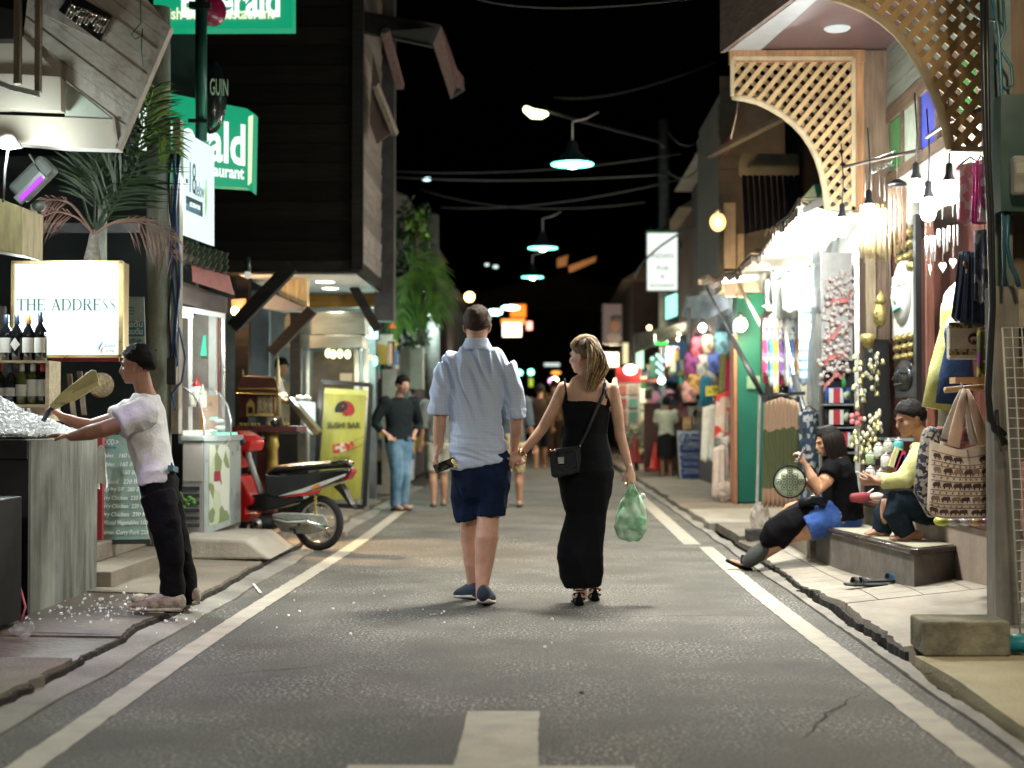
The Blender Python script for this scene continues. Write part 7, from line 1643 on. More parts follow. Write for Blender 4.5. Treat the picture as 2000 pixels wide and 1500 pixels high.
place_mesh(fuse(b,.0075,3),'tshirt',cloth('white_tshirt',(.68,.66,.66),col2=(.74,.72,.73)),t,lambda p,n: .009*(1-2.4*abs(noise.noise(V(p.x*9+p.z*7,p.y*6,p.z*5-p.x*9)))) - .002)
b=MB(); b.loft(PP([(306,925),(311,945),(314,975)],Y),[(.155,.10),(.16,.105),(.16,.10)],ref=(0,1,0),n=24)
b.loft(PP([(308,965,8.15),(322,1020,8.12),(333,1075,8.12),(337,1130,8.14),(338,1188,8.16)],Y),[.098,.088,.073,.068,.068],n=18,round_end=False)
b.loft(PP([(318,965,8.36),(334,1020,8.42),(350,1080,8.45),(362,1130,8.46),(369,1178,8.46)],Y),[.098,.086,.070,.064,.064],n=18,round_end=False)
b.loft(PP([(338,1172,8.15),(338,1190,8.16)],Y),[.073,.073],n=18,round_end=False)
place_mesh(fuse(b,.008,3),'trousers',cloth('black_trousers',(.004,.004,.005),col2=(.006,.006,.007)),t,wrinkle(.014,(7,7,9),9))
MB().bar(W(333,914,8.13),W(343,918,8.25),.03,.03).build('belt',mat('teal_belt',(.03,.12,.13)),t)
cnv=mat('canvas_shoe',(.26,.21,.16),rough=.8,var=.6,scale=28,bump=.3); sol=mat('cream_sole',(.42,.37,.27),rough=.7,var=.4,scale=20)
z0=.085; shoe(t,V(W(352,1205,8.12).x,8.12,z0 - .03),(-1,-.05,0),.27,cnv,sol,s=1.15,nm='canvas_shoe'); MB().ell(V(W(273,1203,8.12).x,8.12,.125),(.05,.045,.028)).build('toe_cap',sol,t); shoe(t,V(W(383,1200,8.44).x,8.44,z0 - .03),(-1,.05,0),.27,cnv,sol,s=1.1,nm='canvas_shoe')
sc=thing('ice_scoop','large golden plastic ice scoop held up by the man at the counter','scoop',W(150,765,8.33)); gm_=mat('scoop_gold',(.48,.40,.18),rough=.35,var=.25,scale=8,alpha=.95)
MB().prism([W(x,y,8.34) for x,y in ((95,793),(118,768),(178,722),(187,724),(194,748),(188,754),(140,782),(108,800))],(.0,.012,.0)).build('blade',gm_,sc,bevel=.003)
MB().prism([W(x,y,8.30) for x,y in ((112,785),(140,762),(141,768),(190,746),(194,752),(140,785))],(.0,.035,0)).build('rim',gm_,sc,bevel=.003)
MB().tube([W(84,823,8.36),W(96,803,8.38),(W(112,787,8.35))],.013,n=10).build('handle',mat('blue_black_grip',(.015,.02,.035),rough=.4),sc)

# ---------------- woman sitting on the step
Y=10.85; t=thing('person','woman in black T-shirt and denim shorts sitting on the step with a round fan','woman',G(1640,1045,.33))
hc=W(1617,862,Y); fd=(-1,-.15,-.3); sk4=skin('skin_warm',(.46,.25,.15)); b=MB(); head(b,hc,fd,.93)
b.loft([W(1640,905,Y),W(1632,890,Y),W(1622,875,Y)],[(.07,.055),(.05,.045),(.045,.045)],ref=(0,1,0),n=12)
b.loft(PP([(1640,910),(1640,950),(1642,1000)],Y),[(.15,.08),(.14,.1),(.15,.11)],ref=(0,1,0),n=16)
b.loft(PP([(1626,915,10.65),(1612,940,10.6),(1600,958,10.6),(1586,932,10.6),(1573,908,10.62)],Y),[.052,.052,.042,.038,.024],n=14)
b.loft(PP([(1630,918,11.0),(1605,945,11.05),(1590,955,11.0),(1570,938,10.85)],Y),[.05,.045,.036,.024],n=14)
hand(b,W(1573,908,10.62),V(-.45,.0,1),(-.8,.4,-.1),.9,curl=1.0,thumb=1); hand(b,W(1571,938,10.85),V(-1,0,.1),(0,.3,-1),.9,curl=.9,thumb=1)
b.loft(PP([(1638,1008,10.75),(1590,1030,10.75),(1548,1042,10.8),(1515,1062,10.85),(1470,1096,10.95),(1462,1100,10.95)],Y),[.10,.088,.064,.062,.04,.036],n=16)
b.loft(PP([(1640,1000,10.98),(1590,990,11.02),(1545,998,11.05),(1515,1040,11.0),(1485,1080,10.98)],Y),[.09,.08,.065,.055,.036],n=16)
b.loft(PP([(1465,1100,10.95),(1448,1103,10.95),(1428,1095,10.95)],Y),[(.034,.03),(.035,.022),(.03,.014)],ref=(0,1,0),n=12)
place_mesh(fuse(b,.007,4),'body',sk4,t); eyes(t,hc,fd,.93); hair(t,hc,fd,blackhair,.95,style='long',r=.008,rough=.004); strands(t,hc,fd,hairmat('dark_brown_hair',(.010,.007,.006),(.02,.014,.011)),130,.30,.97,4)
b=MB(); b.loft(PP([(1636,893),(1638,905),(1641,930),(1642,960),(1644,990),(1646,1014)],Y),[(.10,.07),(.17,.085),(.18,.115),(.175,.135),(.20,.155),(.215,.15)],ref=(0,1,0),n=24,round_end=False)
b.loft(PP([(1628,908,10.66),(1617,932,10.6)],Y),[.072,.074],n=16,round_end=False); b.loft(PP([(1632,912,11.0),(1615,932,11.05)],Y),[.07,.07],n=16,round_end=False)
blt=cloth('black_tee',(.003,.003,.004)); place_mesh(fuse(b,.009,3),'tshirt',blt,t,wrinkle(.01,(8,8,8),2))
b=MB(); b.loft(PP([(1648,1000,10.8),(1610,1016,10.74),(1575,1030,10.74)],Y),[.125,.118,.108],n=20,round_end=False); b.loft(PP([(1640,985,10.87),(1642,1012,10.87)],Y),[(.20,.15),(.21,.16)],ref=(0,1,0),n=20)
place_mesh(fuse(b,.009,2),'denim_shorts',cloth('denim_blue',(.025,.07,.26),col2=(.045,.11,.36)),t,wrinkle(.008,(14,14,14),3))
b=MB(); b.loft(PP([(1600,990,10.9),(1572,1000,10.84),(1540,1022,10.8),(1512,1042,10.82),(1503,1050,10.84)],Y),[(.10,.06),(.15,.085),(.15,.105),(.13,.10),(.10,.075)],ref=(0,1,0),n=22)
b.loft(PP([(1548,1030,10.72),(1532,1055,10.74),(1530,1068,10.78)],Y),[.06,.055,.02],n=14)
place_mesh(fuse(b,.009,3),'black_wrap',blt,t,wrinkle(.012,(8,8,8),6))
MB().loft(PP([(1495,1068,10.86),(1478,1082,10.86),(1462,1096,10.9)],Y),[(.05,.048),(.068,.062),(.05,.05)],ref=(0,1,0),n=18).build('knee_pad',mat('pad_grey',(.05,.055,.055),rough=.8,var=.3,scale=40,bump=.4),t)
MB().loft(PP([(1466,1112,10.94),(1445,1107,10.94),(1420,1095,10.94)],Y),[(.04,.016),(.042,.014),(.036,.012)],ref=(0,1,0),n=14).build('sandal',blt,t)
MB().loft(PP([(1455,1088,10.99),(1450,1086,10.95),(1449,1098,10.9)],Y),[.012]*3,n=8).build('sandal_strap',blt,t)
MB().tube(PP([(1560,985,10.7),(1590,975,10.68),(1615,985,10.66)],Y),.035,n=8).build('waist_pouch',lea,t)
ph_=thing('mobile_phone','dark mobile phone in the raised hand of the sitting woman','phone',W(1562,885,10.6)); MB().box(W(1564,888,10.6),(.012,.07,.13),Matrix.Rotation(R(30),3,'Y')).build('phone_body',mat('phone_grey',(.1,.1,.11),rough=.2),ph_,bevel=.004)
fn_=thing('round_fan','round woven fan with square pattern and black rim held by the sitting woman','fan',W(1542,941,10.7))
fm_=mat('fan_weave',(.50,.56,.42),rough=.7,var=.1); c0=W(1542,941,10.72); rr=31/2890*10.72
MB().lathe(c0,[(rr,-.004),(rr,.004),(.001,.005)],32,axis=(0,-1,0)).build('disc',fm_,fn_)
MB().tube([c0+V(rr*math.cos(k*.2618),-.004,rr*math.sin(k*.2618)) for k in range(25)],.006,n=6).build('rim',blk_d,fn_)
gdm=mat('fan_pattern',(.05,.09,.06),rough=.7)
for i in range(-4,5):
    for j in range(-4,5):
        x,z=i*.041,j*.041
        if (abs(x)+.01) ** 2+(abs(z)+.01) ** 2<(rr*.9) ** 2:
            pc_=c0+V(x,-.0085,z)
            for q in range(4):
                a=[(-1,-1),(1,-1),(1,1),(-1,1)]; u0,u1=a[q],a[(q+1) % 4]
                MB().bar(pc_+V(u0[0],0,u0[1])*.0165,pc_+V(u1[0],0,u1[1])*.0165,.0045,.002,up=(0,1,0)).build('pattern_line',gdm,fn_)
            MB().box(pc_,(.012,.002,.012),Matrix.Rotation(R(45),3,'Y')).build('pattern_dot',gdm,fn_)

# ---------------- man sitting barefoot in the yellow hoodie
Y=9.75; t=thing('person','barefoot man in a pale yellow hooded top and jeans sitting with a phone','man',G(1770,1058,.335))
hc=W(1777,817,Y); fd=(-1,-.25,-.35); b=MB(); head(b,hc,fd,1.0)
b.loft([W(1812,870,Y),W(1800,850,Y),W(1786,832,Y)],[(.07,.06),(.052,.05),(.05,.05)],ref=(0,1,0),n=12)
b.loft(PP([(1812,880),(1822,930),(1830,985)],Y),[(.15,.09),(.14,.1),(.15,.11)],ref=(0,1,0),n=16)
b.loft(PP([(1800,885,9.55),(1768,935,9.5),(1725,940,9.5),(1712,941,9.52)],Y),[.045,.036,.028,.026],n=12)
b.loft(PP([(1810,890,9.95),(1780,940,10.0),(1735,938,9.9),(1715,935,9.8)],Y),[.045,.036,.028,.026],n=12)
hand(b,W(1713,941,9.52),V(-1,.25,-.05),(0,.6,.7),.9,curl=.9,thumb=-1); hand(b,W(1716,935,9.8),V(-1,-.2,0),(0,-.4,.8),.9,curl=.9,thumb=1)
for kn,an,Yk,Ya,tx in (((1748,985),(1762,1045),9.55,9.5,1742),((1730,990),(1722,1042),9.85,9.9,1694)):
    b.loft([W(1828,990,(Yk+9.75)/2),W(*kn,Yk),W(*an,Ya),W(an[0]+4,an[1]+8,Ya)],[.09,.06,.038,.036],n=14)
for (ax0,ax1,Ya) in ((1795,1744,9.5),(1735,1695,9.9)):
    zf=.336; x0,x1_=W(ax0,1055,Ya).x,W(ax1,1055,Ya).x; xm=lerp(x0,x1_,.35)
    b.loft([V(x0,Ya,zf+.035),V(xm,Ya,zf+.04),V(lerp(x0,x1_,.75),Ya,zf+.025),V(x1_,Ya,zf+.016)],[(.03,.034),(.034,.038),(.042,.024),(.038,.014)],ref=(0,1,0),n=12)
    for k in range(5): b.loft([V(lerp(x0,x1_,.9),Ya - .034+k*.017,zf+.016),V(x1_ - .012,Ya - .036+k*.018,zf+.012)],[.010,.009],n=6)
place_mesh(fuse(b,.0065,4),'body',skin('skin_brown',(.38,.2,.13)),t); eyes(t,hc,fd,1.0); hair(t,hc,fd,blackhair,1.0,style='full',r=.012,rough=.01,seed=3); tufts(t,hc,fd,blackhair,1500,1.02)
b=MB(); b.loft(PP([(1808,868),(1806,878),(1810,895),(1820,925),(1828,960),(1832,985)],Y),[(.11,.075),(.17,.09),(.18,.115),(.175,.125),(.175,.125),(.18,.12)],ref=(0,1,0),n=24,round_end=False)
b.loft(PP([(1803,884,9.55),(1785,910,9.5),(1765,937,9.48),(1742,941,9.49),(1722,941,9.5)],Y),[.075,.068,.062,.052,.045],n=18,round_end=False)
b.loft(PP([(1810,886,9.97),(1788,925,10.02),(1750,940,9.95),(1724,937,9.85)],Y),[.07,.062,.052,.045],n=18,round_end=False)
b.loft(PP([(1822,868,9.62),(1830,858,9.75),(1822,868,9.88)],Y),[.045,.06,.045],n=14); b.loft(PP([(1790,872,9.66),(1786,874,9.75),(1790,872,9.84)],Y),[.03,.03,.03],n=10)
place_mesh(fuse(b,.0085,3),'hooded_top',cloth('pale_yellow',(.52,.52,.20),col2=(.6,.6,.28)),t,wrinkle(.012,(8,8,8),5))
for k,(a,c_) in enumerate((((1793,872),(1803,878)),((1797,868),(1806,873)),((1806,880),(1812,892)))): MB().bar(W(*a,9.55)+V(0,-.075,0),W(*c_,9.53)+V(0,-.075,0),.03,.004).build('printed_mark',blk_d,t)
b=MB(); b.loft(PP([(1838,978,9.75),(1828,998,9.75),(1800,992,9.72)],Y),[(.18,.14),(.2,.13),(.17,.10)],ref=(0,1,0),n=22)
b.loft(PP([(1826,992,9.6),(1785,985,9.52),(1750,982,9.5),(1748,1000,9.5),(1764,1032,9.5),(1770,1045,9.5)],Y),[.115,.10,.085,.082,.068,.066],n=18,round_end=False)
b.loft(PP([(1826,992,9.9),(1780,985,9.9),(1738,985,9.88),(1726,1005,9.9),(1722,1040,9.9)],Y),[.11,.095,.08,.072,.062],n=18,round_end=False)
place_mesh(fuse(b,.009,3),'jeans',cloth('dark_jeans',(.008,.015,.024),col2=(.014,.024,.036)),t,wrinkle(.012,(9,9,9),7))
ph_=thing('mobile_phone','white mobile phone held by the barefoot man in yellow','phone',W(1688,930,9.6)); MB().box(W(1690,931,9.6),(.13,.07,.012),Matrix.Rotation(R(28),3,'Y')).build('phone_body',mat('phone_white',(.6,.6,.58),rough=.25),ph_,bevel=.004)

# ---------------- smaller figures further away
def figure(label,cat,px,ytop,ybot,Y,skm,top,bottom,hairm=blackhair,shorts=False,face=(0,1,0),stride=0,arms=(0,0),build=1.0,bent=0,sleeves=.5,style='short',dress=None,lean=0,barelegs=None,belt=.53):
    """standing or walking figure sized from its top and foot pixels"""
    foot=W(px,ybot,Y); topz=W(px,ytop,Y).z; z0=foot.z; H_=topz-z0; s=H_/1.7; x=foot.x
    t=thing('person',label,cat,(x,Y,z0))
    f=V(face[0],face[1],0).normalized(); sd_=V(f.y,-f.x,0)
    Z=lambda k: z0+H_*k
    def pt(k,a=0,c=0): return V(x,Y,Z(k))+sd_*a*s+f*(c+lean*max(0,k - .5))*s
    hc_=pt(.93,0,.03+bent); b=MB(); head(b,hc_,V(face[0],face[1],-.1-bent),s*.98)
    b.loft([pt(.82),pt(.86),pt(.9,0,.01+bent*.6)],[.06*s*build,.05*s,.05*s],n=10)
    b.loft([pt(.50),pt(.6),pt(.72),pt(.80)],[(.15*s*build,.1*s),(.125*s*build,.09*s),(.15*s*build,.1*s),(.13*s,.07*s)],ref=sd_,n=14)
    leg=[]
    for q in (-1,1):
        st_=stride*q; kn=pt(.27,q*.08,.05+st_*.5); an=pt(.045,q*.08,st_); leg.append((pt(.5,q*.08),kn,an))
        b.loft([pt(.5,q*.08),kn,lerp(kn,an,.35)-f*.015*s,an],[.085*s*build,.055*s,.054*s,.033*s],n=12)
        b.loft([an-V(0,0,.03*s)-f*.03*s,an-V(0,0,.035*s)+f*.08*s,an-V(0,0,.045*s)+f*.16*s],[.034*s,.035*s,.022*s],n=8)
        aw_=arms[0 if q<0 else 1]; shd=pt(.80,q*.18*build,0)
        if aw_=='hip': el=pt(.64,q*.34,-.06); wr=pt(.56,q*.2,.04)
        elif aw_=='front': el=pt(.66,q*.22,.08); wr=pt(.68,q*.1,.26)
        else: el=pt(.62,q*(.22+.05*aw_),-.02+aw_*.1); wr=pt(.49,q*(.24+.1*aw_),.05+aw_*.2)
        b.loft([shd,el,wr],[.048*s,.038*s,.025*s],n=10); hand(b,wr,(wr-el),f if aw_ in ('hip',0) else V(0,0,-1),s*.95,curl=.7,thumb=q)
        leg[-1]+=(shd,el,wr)
    place_mesh(fuse(b,.0105,2),'body',skm,t); hair(t,hc_,V(face[0],face[1],-.1-bent),hairm,s,style=style,r=.014)
    b=MB(); b.loft([pt(belt - .03),pt(belt+.03),pt(.62),pt(.72),pt(.79),pt(.835)],[(.18*s*build,.125*s),(.172*s*build,.12*s),(.158*s*build,.115*s),(.178*s*build,.12*s),(.185*s*build,.105*s),(.085*s,.08*s)],ref=sd_,n=18,round_end=False)
    for l in leg: b.ell(l[3]+V(0,0,.005),.082*s,nu=12,nv=8); b.loft([l[3],lerp(l[3],l[4],min(1,sleeves*2))]+([lerp(l[4],l[5],sleeves*2-1)] if sleeves>.5 else []),[.080*s,.064*s]+([.05*s] if sleeves>.5 else []),n=14,round_end=False)
    place_mesh(fuse(b,.013,2),'shirt',top,t,wrinkle(.008*s,(9,9,9),px))
    b=MB()
    if dress: b.loft([pt(.56),pt(.5),pt(dress)],[(.15*s,.12*s),(.19*s,.14*s),(.2*s,.17*s)],ref=sd_,n=18,round_end=False)
    else:
        b.loft([pt(.56),pt(.49)],[(.165*s*build,.12*s),(.175*s*build,.125*s)],ref=sd_,n=18)
        for l in leg:
            e_=lerp(l[1],l[2],.05) if shorts else l[2]; b.loft([l[0],lerp(l[0],l[1],.6),l[1] if not shorts else lerp(l[0],l[1],.98)]+([] if shorts else [lerp(l[1],l[2],.6),l[2]-V(0,0,.02*s)]),[.105*s*build,.085*s,.08*s]+([] if shorts else [.07*s,.068*s]),n=14,round_end=False)
    place_mesh(fuse(b,.013,2),'skirt' if dress else ('shorts' if shorts else 'trousers'),bottom,t,wrinkle(.008*s,(8,8,8),px+3))
    for l in leg:
        a_=l[2]-V(0,0,.06*s); MB().loft([a_-f*.06*s,a_+f*.05*s,a_+f*.18*s],[(.036*s,.018*s),(.04*s,.016*s),(.034*s,.012*s)],ref=sd_,n=10).build('sandal',sd,t)
    return t
jeans=cloth('washed_jeans',(.05,.14,.24),col2=(.20,.32,.42),scale=5)
figure('man in dark shirt and washed blue jeans turning his head beside the sushi banner','man',779,733,997,17.9,skin('skin_fair2',(.5,.28,.2)),cloth('dark_green_shirt',(.012,.018,.02)),jeans,face=(.62,-.78,0),bent=.06,arms=('hip','hip'),build=1.15,sleeves=.8,stride=.04)
figure('walker in grey shirt and pale shorts half hidden behind the man in checked shirt','person',857,742,990,18.8,skin('skin_tan2',(.45,.24,.15)),cloth('grey_shirt',(.16,.17,.16)),cloth('pale_shorts',(.42,.40,.32)),shorts=True,face=(-.2,1,0),stride=.1)
figure('walker in a slate T-shirt and beige shorts seen between the couple','person',1000,735,992,18.4,skin('skin_tan2',0),cloth('slate_shirt',(.06,.08,.09)),cloth('beige_shorts',(.45,.36,.19)),shorts=True,face=(.1,1,0),stride=.16,arms=(0,.3))
figure('person in brown clothes walking toward the far shops, just left of the woman in black','person',1082,742,900,36,skin('skin_tan2',0),cloth('brown_top',(.16,.09,.04)),cloth('dark_brown',(.05,.03,.02)),stride=.15)
figure('distant person in dark clothes walking beside the one in brown','person',1055,750,918,32.5,skin('skin_tan2',0),cloth('dark_brown',0),cloth('very_dark_cloth',(.02,.02,.02)),stride=.18,shorts=True)
figure('woman in cream T-shirt and black skirt standing with her back turned','woman',1302,775,935,27,skin('skin_brown2',(.25,.13,.08)),cloth('cream_tee',(.5,.48,.36)),cloth('black_skirt',(.012,.012,.012)),dress=.27,arms=('front','front'),style='full',sleeves=.4)
figure('cook with black hair working behind the spirit house','cook',545,700,965,17.2,skin('skin_tan2',0),cloth('cook_white',(.4,.38,.3)),cloth('very_dark_cloth',0),face=(.5,-.8,0),bent=.05,arms=('front','front'))
# ================================================================ red motorbike
mbk=thing('motorbike','red and black underbone motorbike parked on its side stand by the spirit house','motorbike',W(600,1075,12.45))
def K(px,py,dz=0): return W(px,py,12.45+(622-px)/200*.33+dz)
bdir=(K(500,900)-K(622,900)); bdir.z=0; bdir.normalize(); bn=V(-bdir.y,bdir.x,0)
if bn.y > 0: bn = -bn          # towards the viewer
def side_plate(pts,w,m_,nm,off=0,bev=.01,par=None): return MB().prism([K(*p)+bn*(w/2+off) for p in pts],-bn*w).build(nm,m_,par or mbk,bevel=bev)
redp=mat('red_plastic',(.50,.012,.012),rough=.22,var=.08,coat=.5); blkp=mat('black_fairing',(.012,.012,.013),rough=.22,var=.1,coat=.3); rub=mat('tyre_rubber',(.014,.014,.014),rough=.8); alu=mat('cast_aluminium',(.48,.47,.43),rough=.38,metal=.75,var=.25,scale=12)
wc=K(622,1021); wr_=.232
def torus(c_,r,rr_,m_,nm,par,flat=1.0,n=40):
    mb=MB(); pts=[c_+bdir*r*math.cos(2*math.pi*k/n)+V(0,0,r*math.sin(2*math.pi*k/n)) for k in range(n+1)]
    mb.loft(pts,(rr_,rr_*flat),ref=bn,n=10,cap=False); return mb.build(nm,m_,par)
wh=torus(wc,wr_ - .028,.034,rub,'wheel',mbk,.9)
torus(wc,wr_ - .062,.012,alu,'rim',wh)
for k in range(28):
    a=2*math.pi*k/28; b2=a+(.45 if k % 2 else -.45); o=bn*(.02 if k % 4<2 else -.02)
    MB().tube([wc+o+(bdir*math.cos(a)+V(0,0,math.sin(a)))*.03,wc+(bdir*math.cos(b2)+V(0,0,math.sin(b2)))*(wr_ - .065)],.0016,n=4).build('spoke',alu,wh)
MB().lathe(wc,[(.055,-.05),(.06,-.02),(.05,.05)],18,axis=bn).build('hub',alu,wh)
fw=K(440,1005); torus(fw,wr_ - .028,.032,rub,'wheel',mbk)
side_plate([(540,1003),(560,1000),(600,1001),(640,1004),(648,1018),(640,1036),(610,1042),(560,1038),(545,1022)],.03,alu,'chain_case',.07)
MB().loft([K(545,1012)+bn*.09,K(575,1020)+bn*.1,K(612,1018)+bn*.1,K(648,1030)+bn*.09],[.022,.03,.03,.022]).build('silencer',mat('chrome',(.75,.75,.72)),mbk)
MB().loft([K(500,1030),K(515,1022),K(535,1020)],[(.07,.05),(.085,.08),(.07,.06)]).build('engine',mat('engine_dark',(.05,.05,.05),rough=.45,metal=.5,var=.4,scale=30,bump=.5),mbk)
MB().lathe(K(512,1022)+bn*.07,[(.045,0),(.045,.02),(.02,.03),(.02,.035)],18,axis=bn).build('clutch_cover',alu,mbk)
MB().lathe(K(512,1022)+bn*.105,[(.02,0),(.018,.004),(.001,.005)],14,axis=bn).build('cover_cap',blkp,mbk)
MB().loft([K(528,925),K(548,916),K(590,912),K(640,908),K(680,908)],[(.06,.03),(.10,.035),(.11,.04),(.10,.035),(.07,.025)],ref=bn,n=16).build('seat',mat('seat_vinyl',(.014,.013,.012),rough=.35,bump=.15,bscale=60),mbk)
side_plate([(525,925),(560,928),(600,924),(650,918),(688,914),(692,920),(668,940),(625,955),(585,965),(545,972),(527,965)],.17,blkp,'tail_fairing',0,.02)
side_plate([(484,968),(530,962),(560,965),(600,970),(600,978),(560,990),(520,998),(490,996)],.14,blkp,'side_cover',0,.02)
side_plate([(553,968),(600,954),(650,936),(686,924),(684,929),(640,948),(600,962)],.006,mat('white_decal',(.6,.6,.56),rough=.3),'white_stripe',.09,.002)
side_plate([(556,971),(600,962),(632,957),(640,951),(634,962),(605,967)],.006,redp,'red_stripe',.093,.002)
side_plate([(618,952),(630,944),(637,944),(630,952),(620,956)],.006,mat('orange_decal',(.7,.25,.03),rough=.3),'orange_mark',.096,.001)
side_plate([(674,926),(692,914),(692,922),(684,936),(676,940)],.1,mat('red_lens',(.35,.02,.03),rough=.1,spec=.8),'tail_light',0,.008)
MB().tube([K(655,904)+bn*.07,K(672,900)+bn*.08,K(684,905)+bn*.06,K(684,912),K(684,905)-bn*.06,K(672,900)-bn*.08,K(655,904)-bn*.07],.012,n=8).build('grab_rail',blkp,mbk)
side_plate([(655,950),(668,944),(676,955),(690,985),(699,996),(688,990),(668,962)],.09,blkp,'mudguard',0,.004)
mb=MB(); mb.tube([K(624 - .0*k,966+k*1.9)+bn*(.07+.014*math.cos(k*1.9))+bdir*.014*math.sin(k*1.9) for k in range(22)],.005,n=5); mb.build('shock_spring',mat('yellow_spring',(.55,.48,.12),rough=.4),mbk)
side_plate([(468,925),(480,930),(497,962),(505,975),(503,985),(492,990),(491,1004),(500,1003),(486,1020),(477,990),(470,950)],.22,redp,'leg_shield',0,.02)
side_plate([(450,880),(478,872),(482,890),(474,915),(455,915),(448,900)],.22,redp,'front_panel',0,.03)
side_plate([(455,850),(474,840),(492,850),(505,862),(500,880),(484,884),(470,870),(456,878)],.24,redp,'handlebar_cowl',0,.02)
MB().ell(K(456,862)+bn*.0,(.06,.08,.05)).build('headlight',mat('headlight_glass',(.55,.5,.4),rough=.08,spec=.9,var=.3),mbk)
MB().loft([K(487,887)+bn*.03,K(500,925)+bn*.03,K(513,960)+bn*.03],[(.03,.03)]*3,ref=bn,n=4,power=6).build('inner_leg_panel',mat('grey_panel_m',(.34,.33,.31),rough=.5),mbk)
MB().tube([K(485,860)+bn*.3,K(478,858),K(480,856)-bn*.3],.014,n=8).build('handlebar',blkp,mbk)
MB().ell(K(505,862)+bn*.3,(.05,.03,.03)).build('mirror',blkp,mbk); MB().ell(K(517,826)-bn*.2,(.055,.025,.035)).build('mirror',blkp,mbk); MB().tube([K(500,850)-bn*.2,K(514,830)-bn*.2],.006).build('mirror_stem',blkp,mbk)
MB().tube([K(529,1035)+bn*.08,K(531,1055)+bn*.12,K(533,1071)+bn*.13],.011,n=8).build('side_stand',blkp,mbk); MB().bar(K(527,1072)+bn*.12,K(538,1072)+bn*.15,.03,.01).build('stand_foot',blkp,mbk)
MB().tube([K(588,1040)+bn*.1,K(592,1030)+bn*.16,K(590,1030)+bn*.2],.012).build('foot_peg',rub,mbk)

# ================================================================ palm, vines
def frond(t,pts,L,m_,n=26,droop=.3,nm='frond',lw=.012,start=.25,one=None):
    mb=MB(); pts=[Vector(p) for p in pts]; seg=[]
    for k in range(41):
        u=k/40*(len(pts)-1); i=min(int(u),len(pts)-2); f_=u-i
        p0,p1,p2,p3=pts[max(0,i-1)],pts[i],pts[i+1],pts[min(len(pts)-1,i+2)]
        seg.append(.5*((2*p1)+(p2-p0)*f_+(2*p0-5*p1+4*p2-p3)*f_ ** 2+(3*p1-p0-3*p2+p3)*f_ ** 3))
    mb.loft(seg,[lerp(.011,.002,k/40) for k in range(41)],n=5,smooth=True)
    for k in range(n):
        u=lerp(start,.99,k/n); i=int(u*40); p=seg[i]; tg=(seg[min(40,i+1)]-seg[max(0,i-1)]).normalized(); s_=tg.cross(V(.2,-1,.1)).normalized(); l=L*(.45+.9*math.sin(math.pi*min(1,(u-start)/(1-start)*.75+.2)))
        for q in (-1,1):
            d=(tg*.75+s_*q*.75+V(random.gauss(0,.12),random.gauss(0,.25),0)).normalized(); w=d.cross(V(0,1,0)).normalized()*lw
            a=p+d*l*.5+V(0,0,-droop*l*.15); b=p+d*l*.95+V(0,0,-droop*l*.6)
            mb.add([p-w*.3,p+w*.3,a+w,a-w,b],[(0,1,2,3),(3,2,4)])
    return mb.build(nm,m_,t)
pg=mat('palm_leaf',(.012,.032,.010),rough=.45,var=.5,scale=4,col2=(.03,.065,.015)); pd_=mat('dry_frond',(.26,.15,.11),rough=.7,var=.4,scale=5); py_=mat('palm_yellowgreen',(.12,.20,.03),rough=.45,var=.4,scale=5)
random.seed(61); Yp=9.9; t=thing('palm_plant','young palm with dark green fronds and dry pinkish lower ones above the white sign','palm',W(180,512,Yp))
MB().loft([W(180,515,Yp),W(182,480,Yp),W(184,455,Yp)],[.065,.04,.03]).build('trunk',mat('palm_trunk',(.3,.27,.22),rough=.9,var=.4,scale=30,bump=.6),t)
for pts,L,m_,st_ in [((a,b_,c_,d_),L,m_,s__) for a,b_,c_,d_,L,m_,s__ in (((184,460),(160,380),(158,320),(172,280),.2,pg,.3),((186,460),(225,400),(265,320),(290,225),.36,pg,.2),((188,458),(220,380),(258,300),(285,170),.34,pg,.4),((184,455),(185,400),(186,350),(190,300),.26,pg,.3),((186,458),(200,415),(225,375),(250,340),.3,pg,.35),((262,310),(280,250),(315,255),(338,300),.20,py_,.05),((265,300),(272,240),(290,205),(302,165),.22,py_,.05))]:
    frond(t,[W(*p,Yp - .02*k) for k,p in enumerate(pts)],L,m_,start=st_,n=17,lw=.008)
for pts,L in ((((182,455),(150,425),(105,415),(60,440)),.13),(((182,455),(140,400),(100,390),(80,400)),.12),(((186,455),(225,435),(290,440),(345,510)),.15),(((186,455),(235,430),(300,435),(338,470)),.15)):
    frond(t,[W(*p,Yp - .03) for p in pts],L,pd_,start=.4,n=13,droop=1.3,nm='dry_frond',lw=.004)
def foliage(name,lab,cat,px0,px1,py0,py1,Y,n,m_,r=.05,dy=.5,seed=0,group=None,shape=True):
    random.seed(seed); a,b=W(px0,py1,Y),W(px1,py0,Y); c_=(a+b)/2; mb=MB(); t=thing(name,lab,cat,(c_.x,Y,a.z),0,group)
    for _ in range(n):
        x,z,y=random.uniform(-1,1),random.uniform(-1,1),random.uniform(-1,1)
        if shape and noise.noise(V(x*2.2+seed,y*2,z*2.6))<-.12+.35*(x*x+z*z - .6): continue
        p=c_+V(x*(b.x-a.x)/2,y*dy,z*(b.z-a.z)/2); d=V(random.gauss(0,1),random.gauss(0,1),random.gauss(-.5,1)).normalized(); w=d.orthogonal().normalized(); s_=r*random.uniform(.6,1.4)
        mb.add([p,p+d*s_+w*s_*.45,p+d*s_*2,p+d*s_-w*s_*.45],[(0,1,2,3)])
    mb.build('crown',m_,t); name!='vine' and MB().tube([(c_.x,Y+.1,a.z - .6),(c_.x,Y+.1,c_.z)],.05,n=8).build('trunk',mat('bark',(.05,.04,.03),rough=.9),t); return t
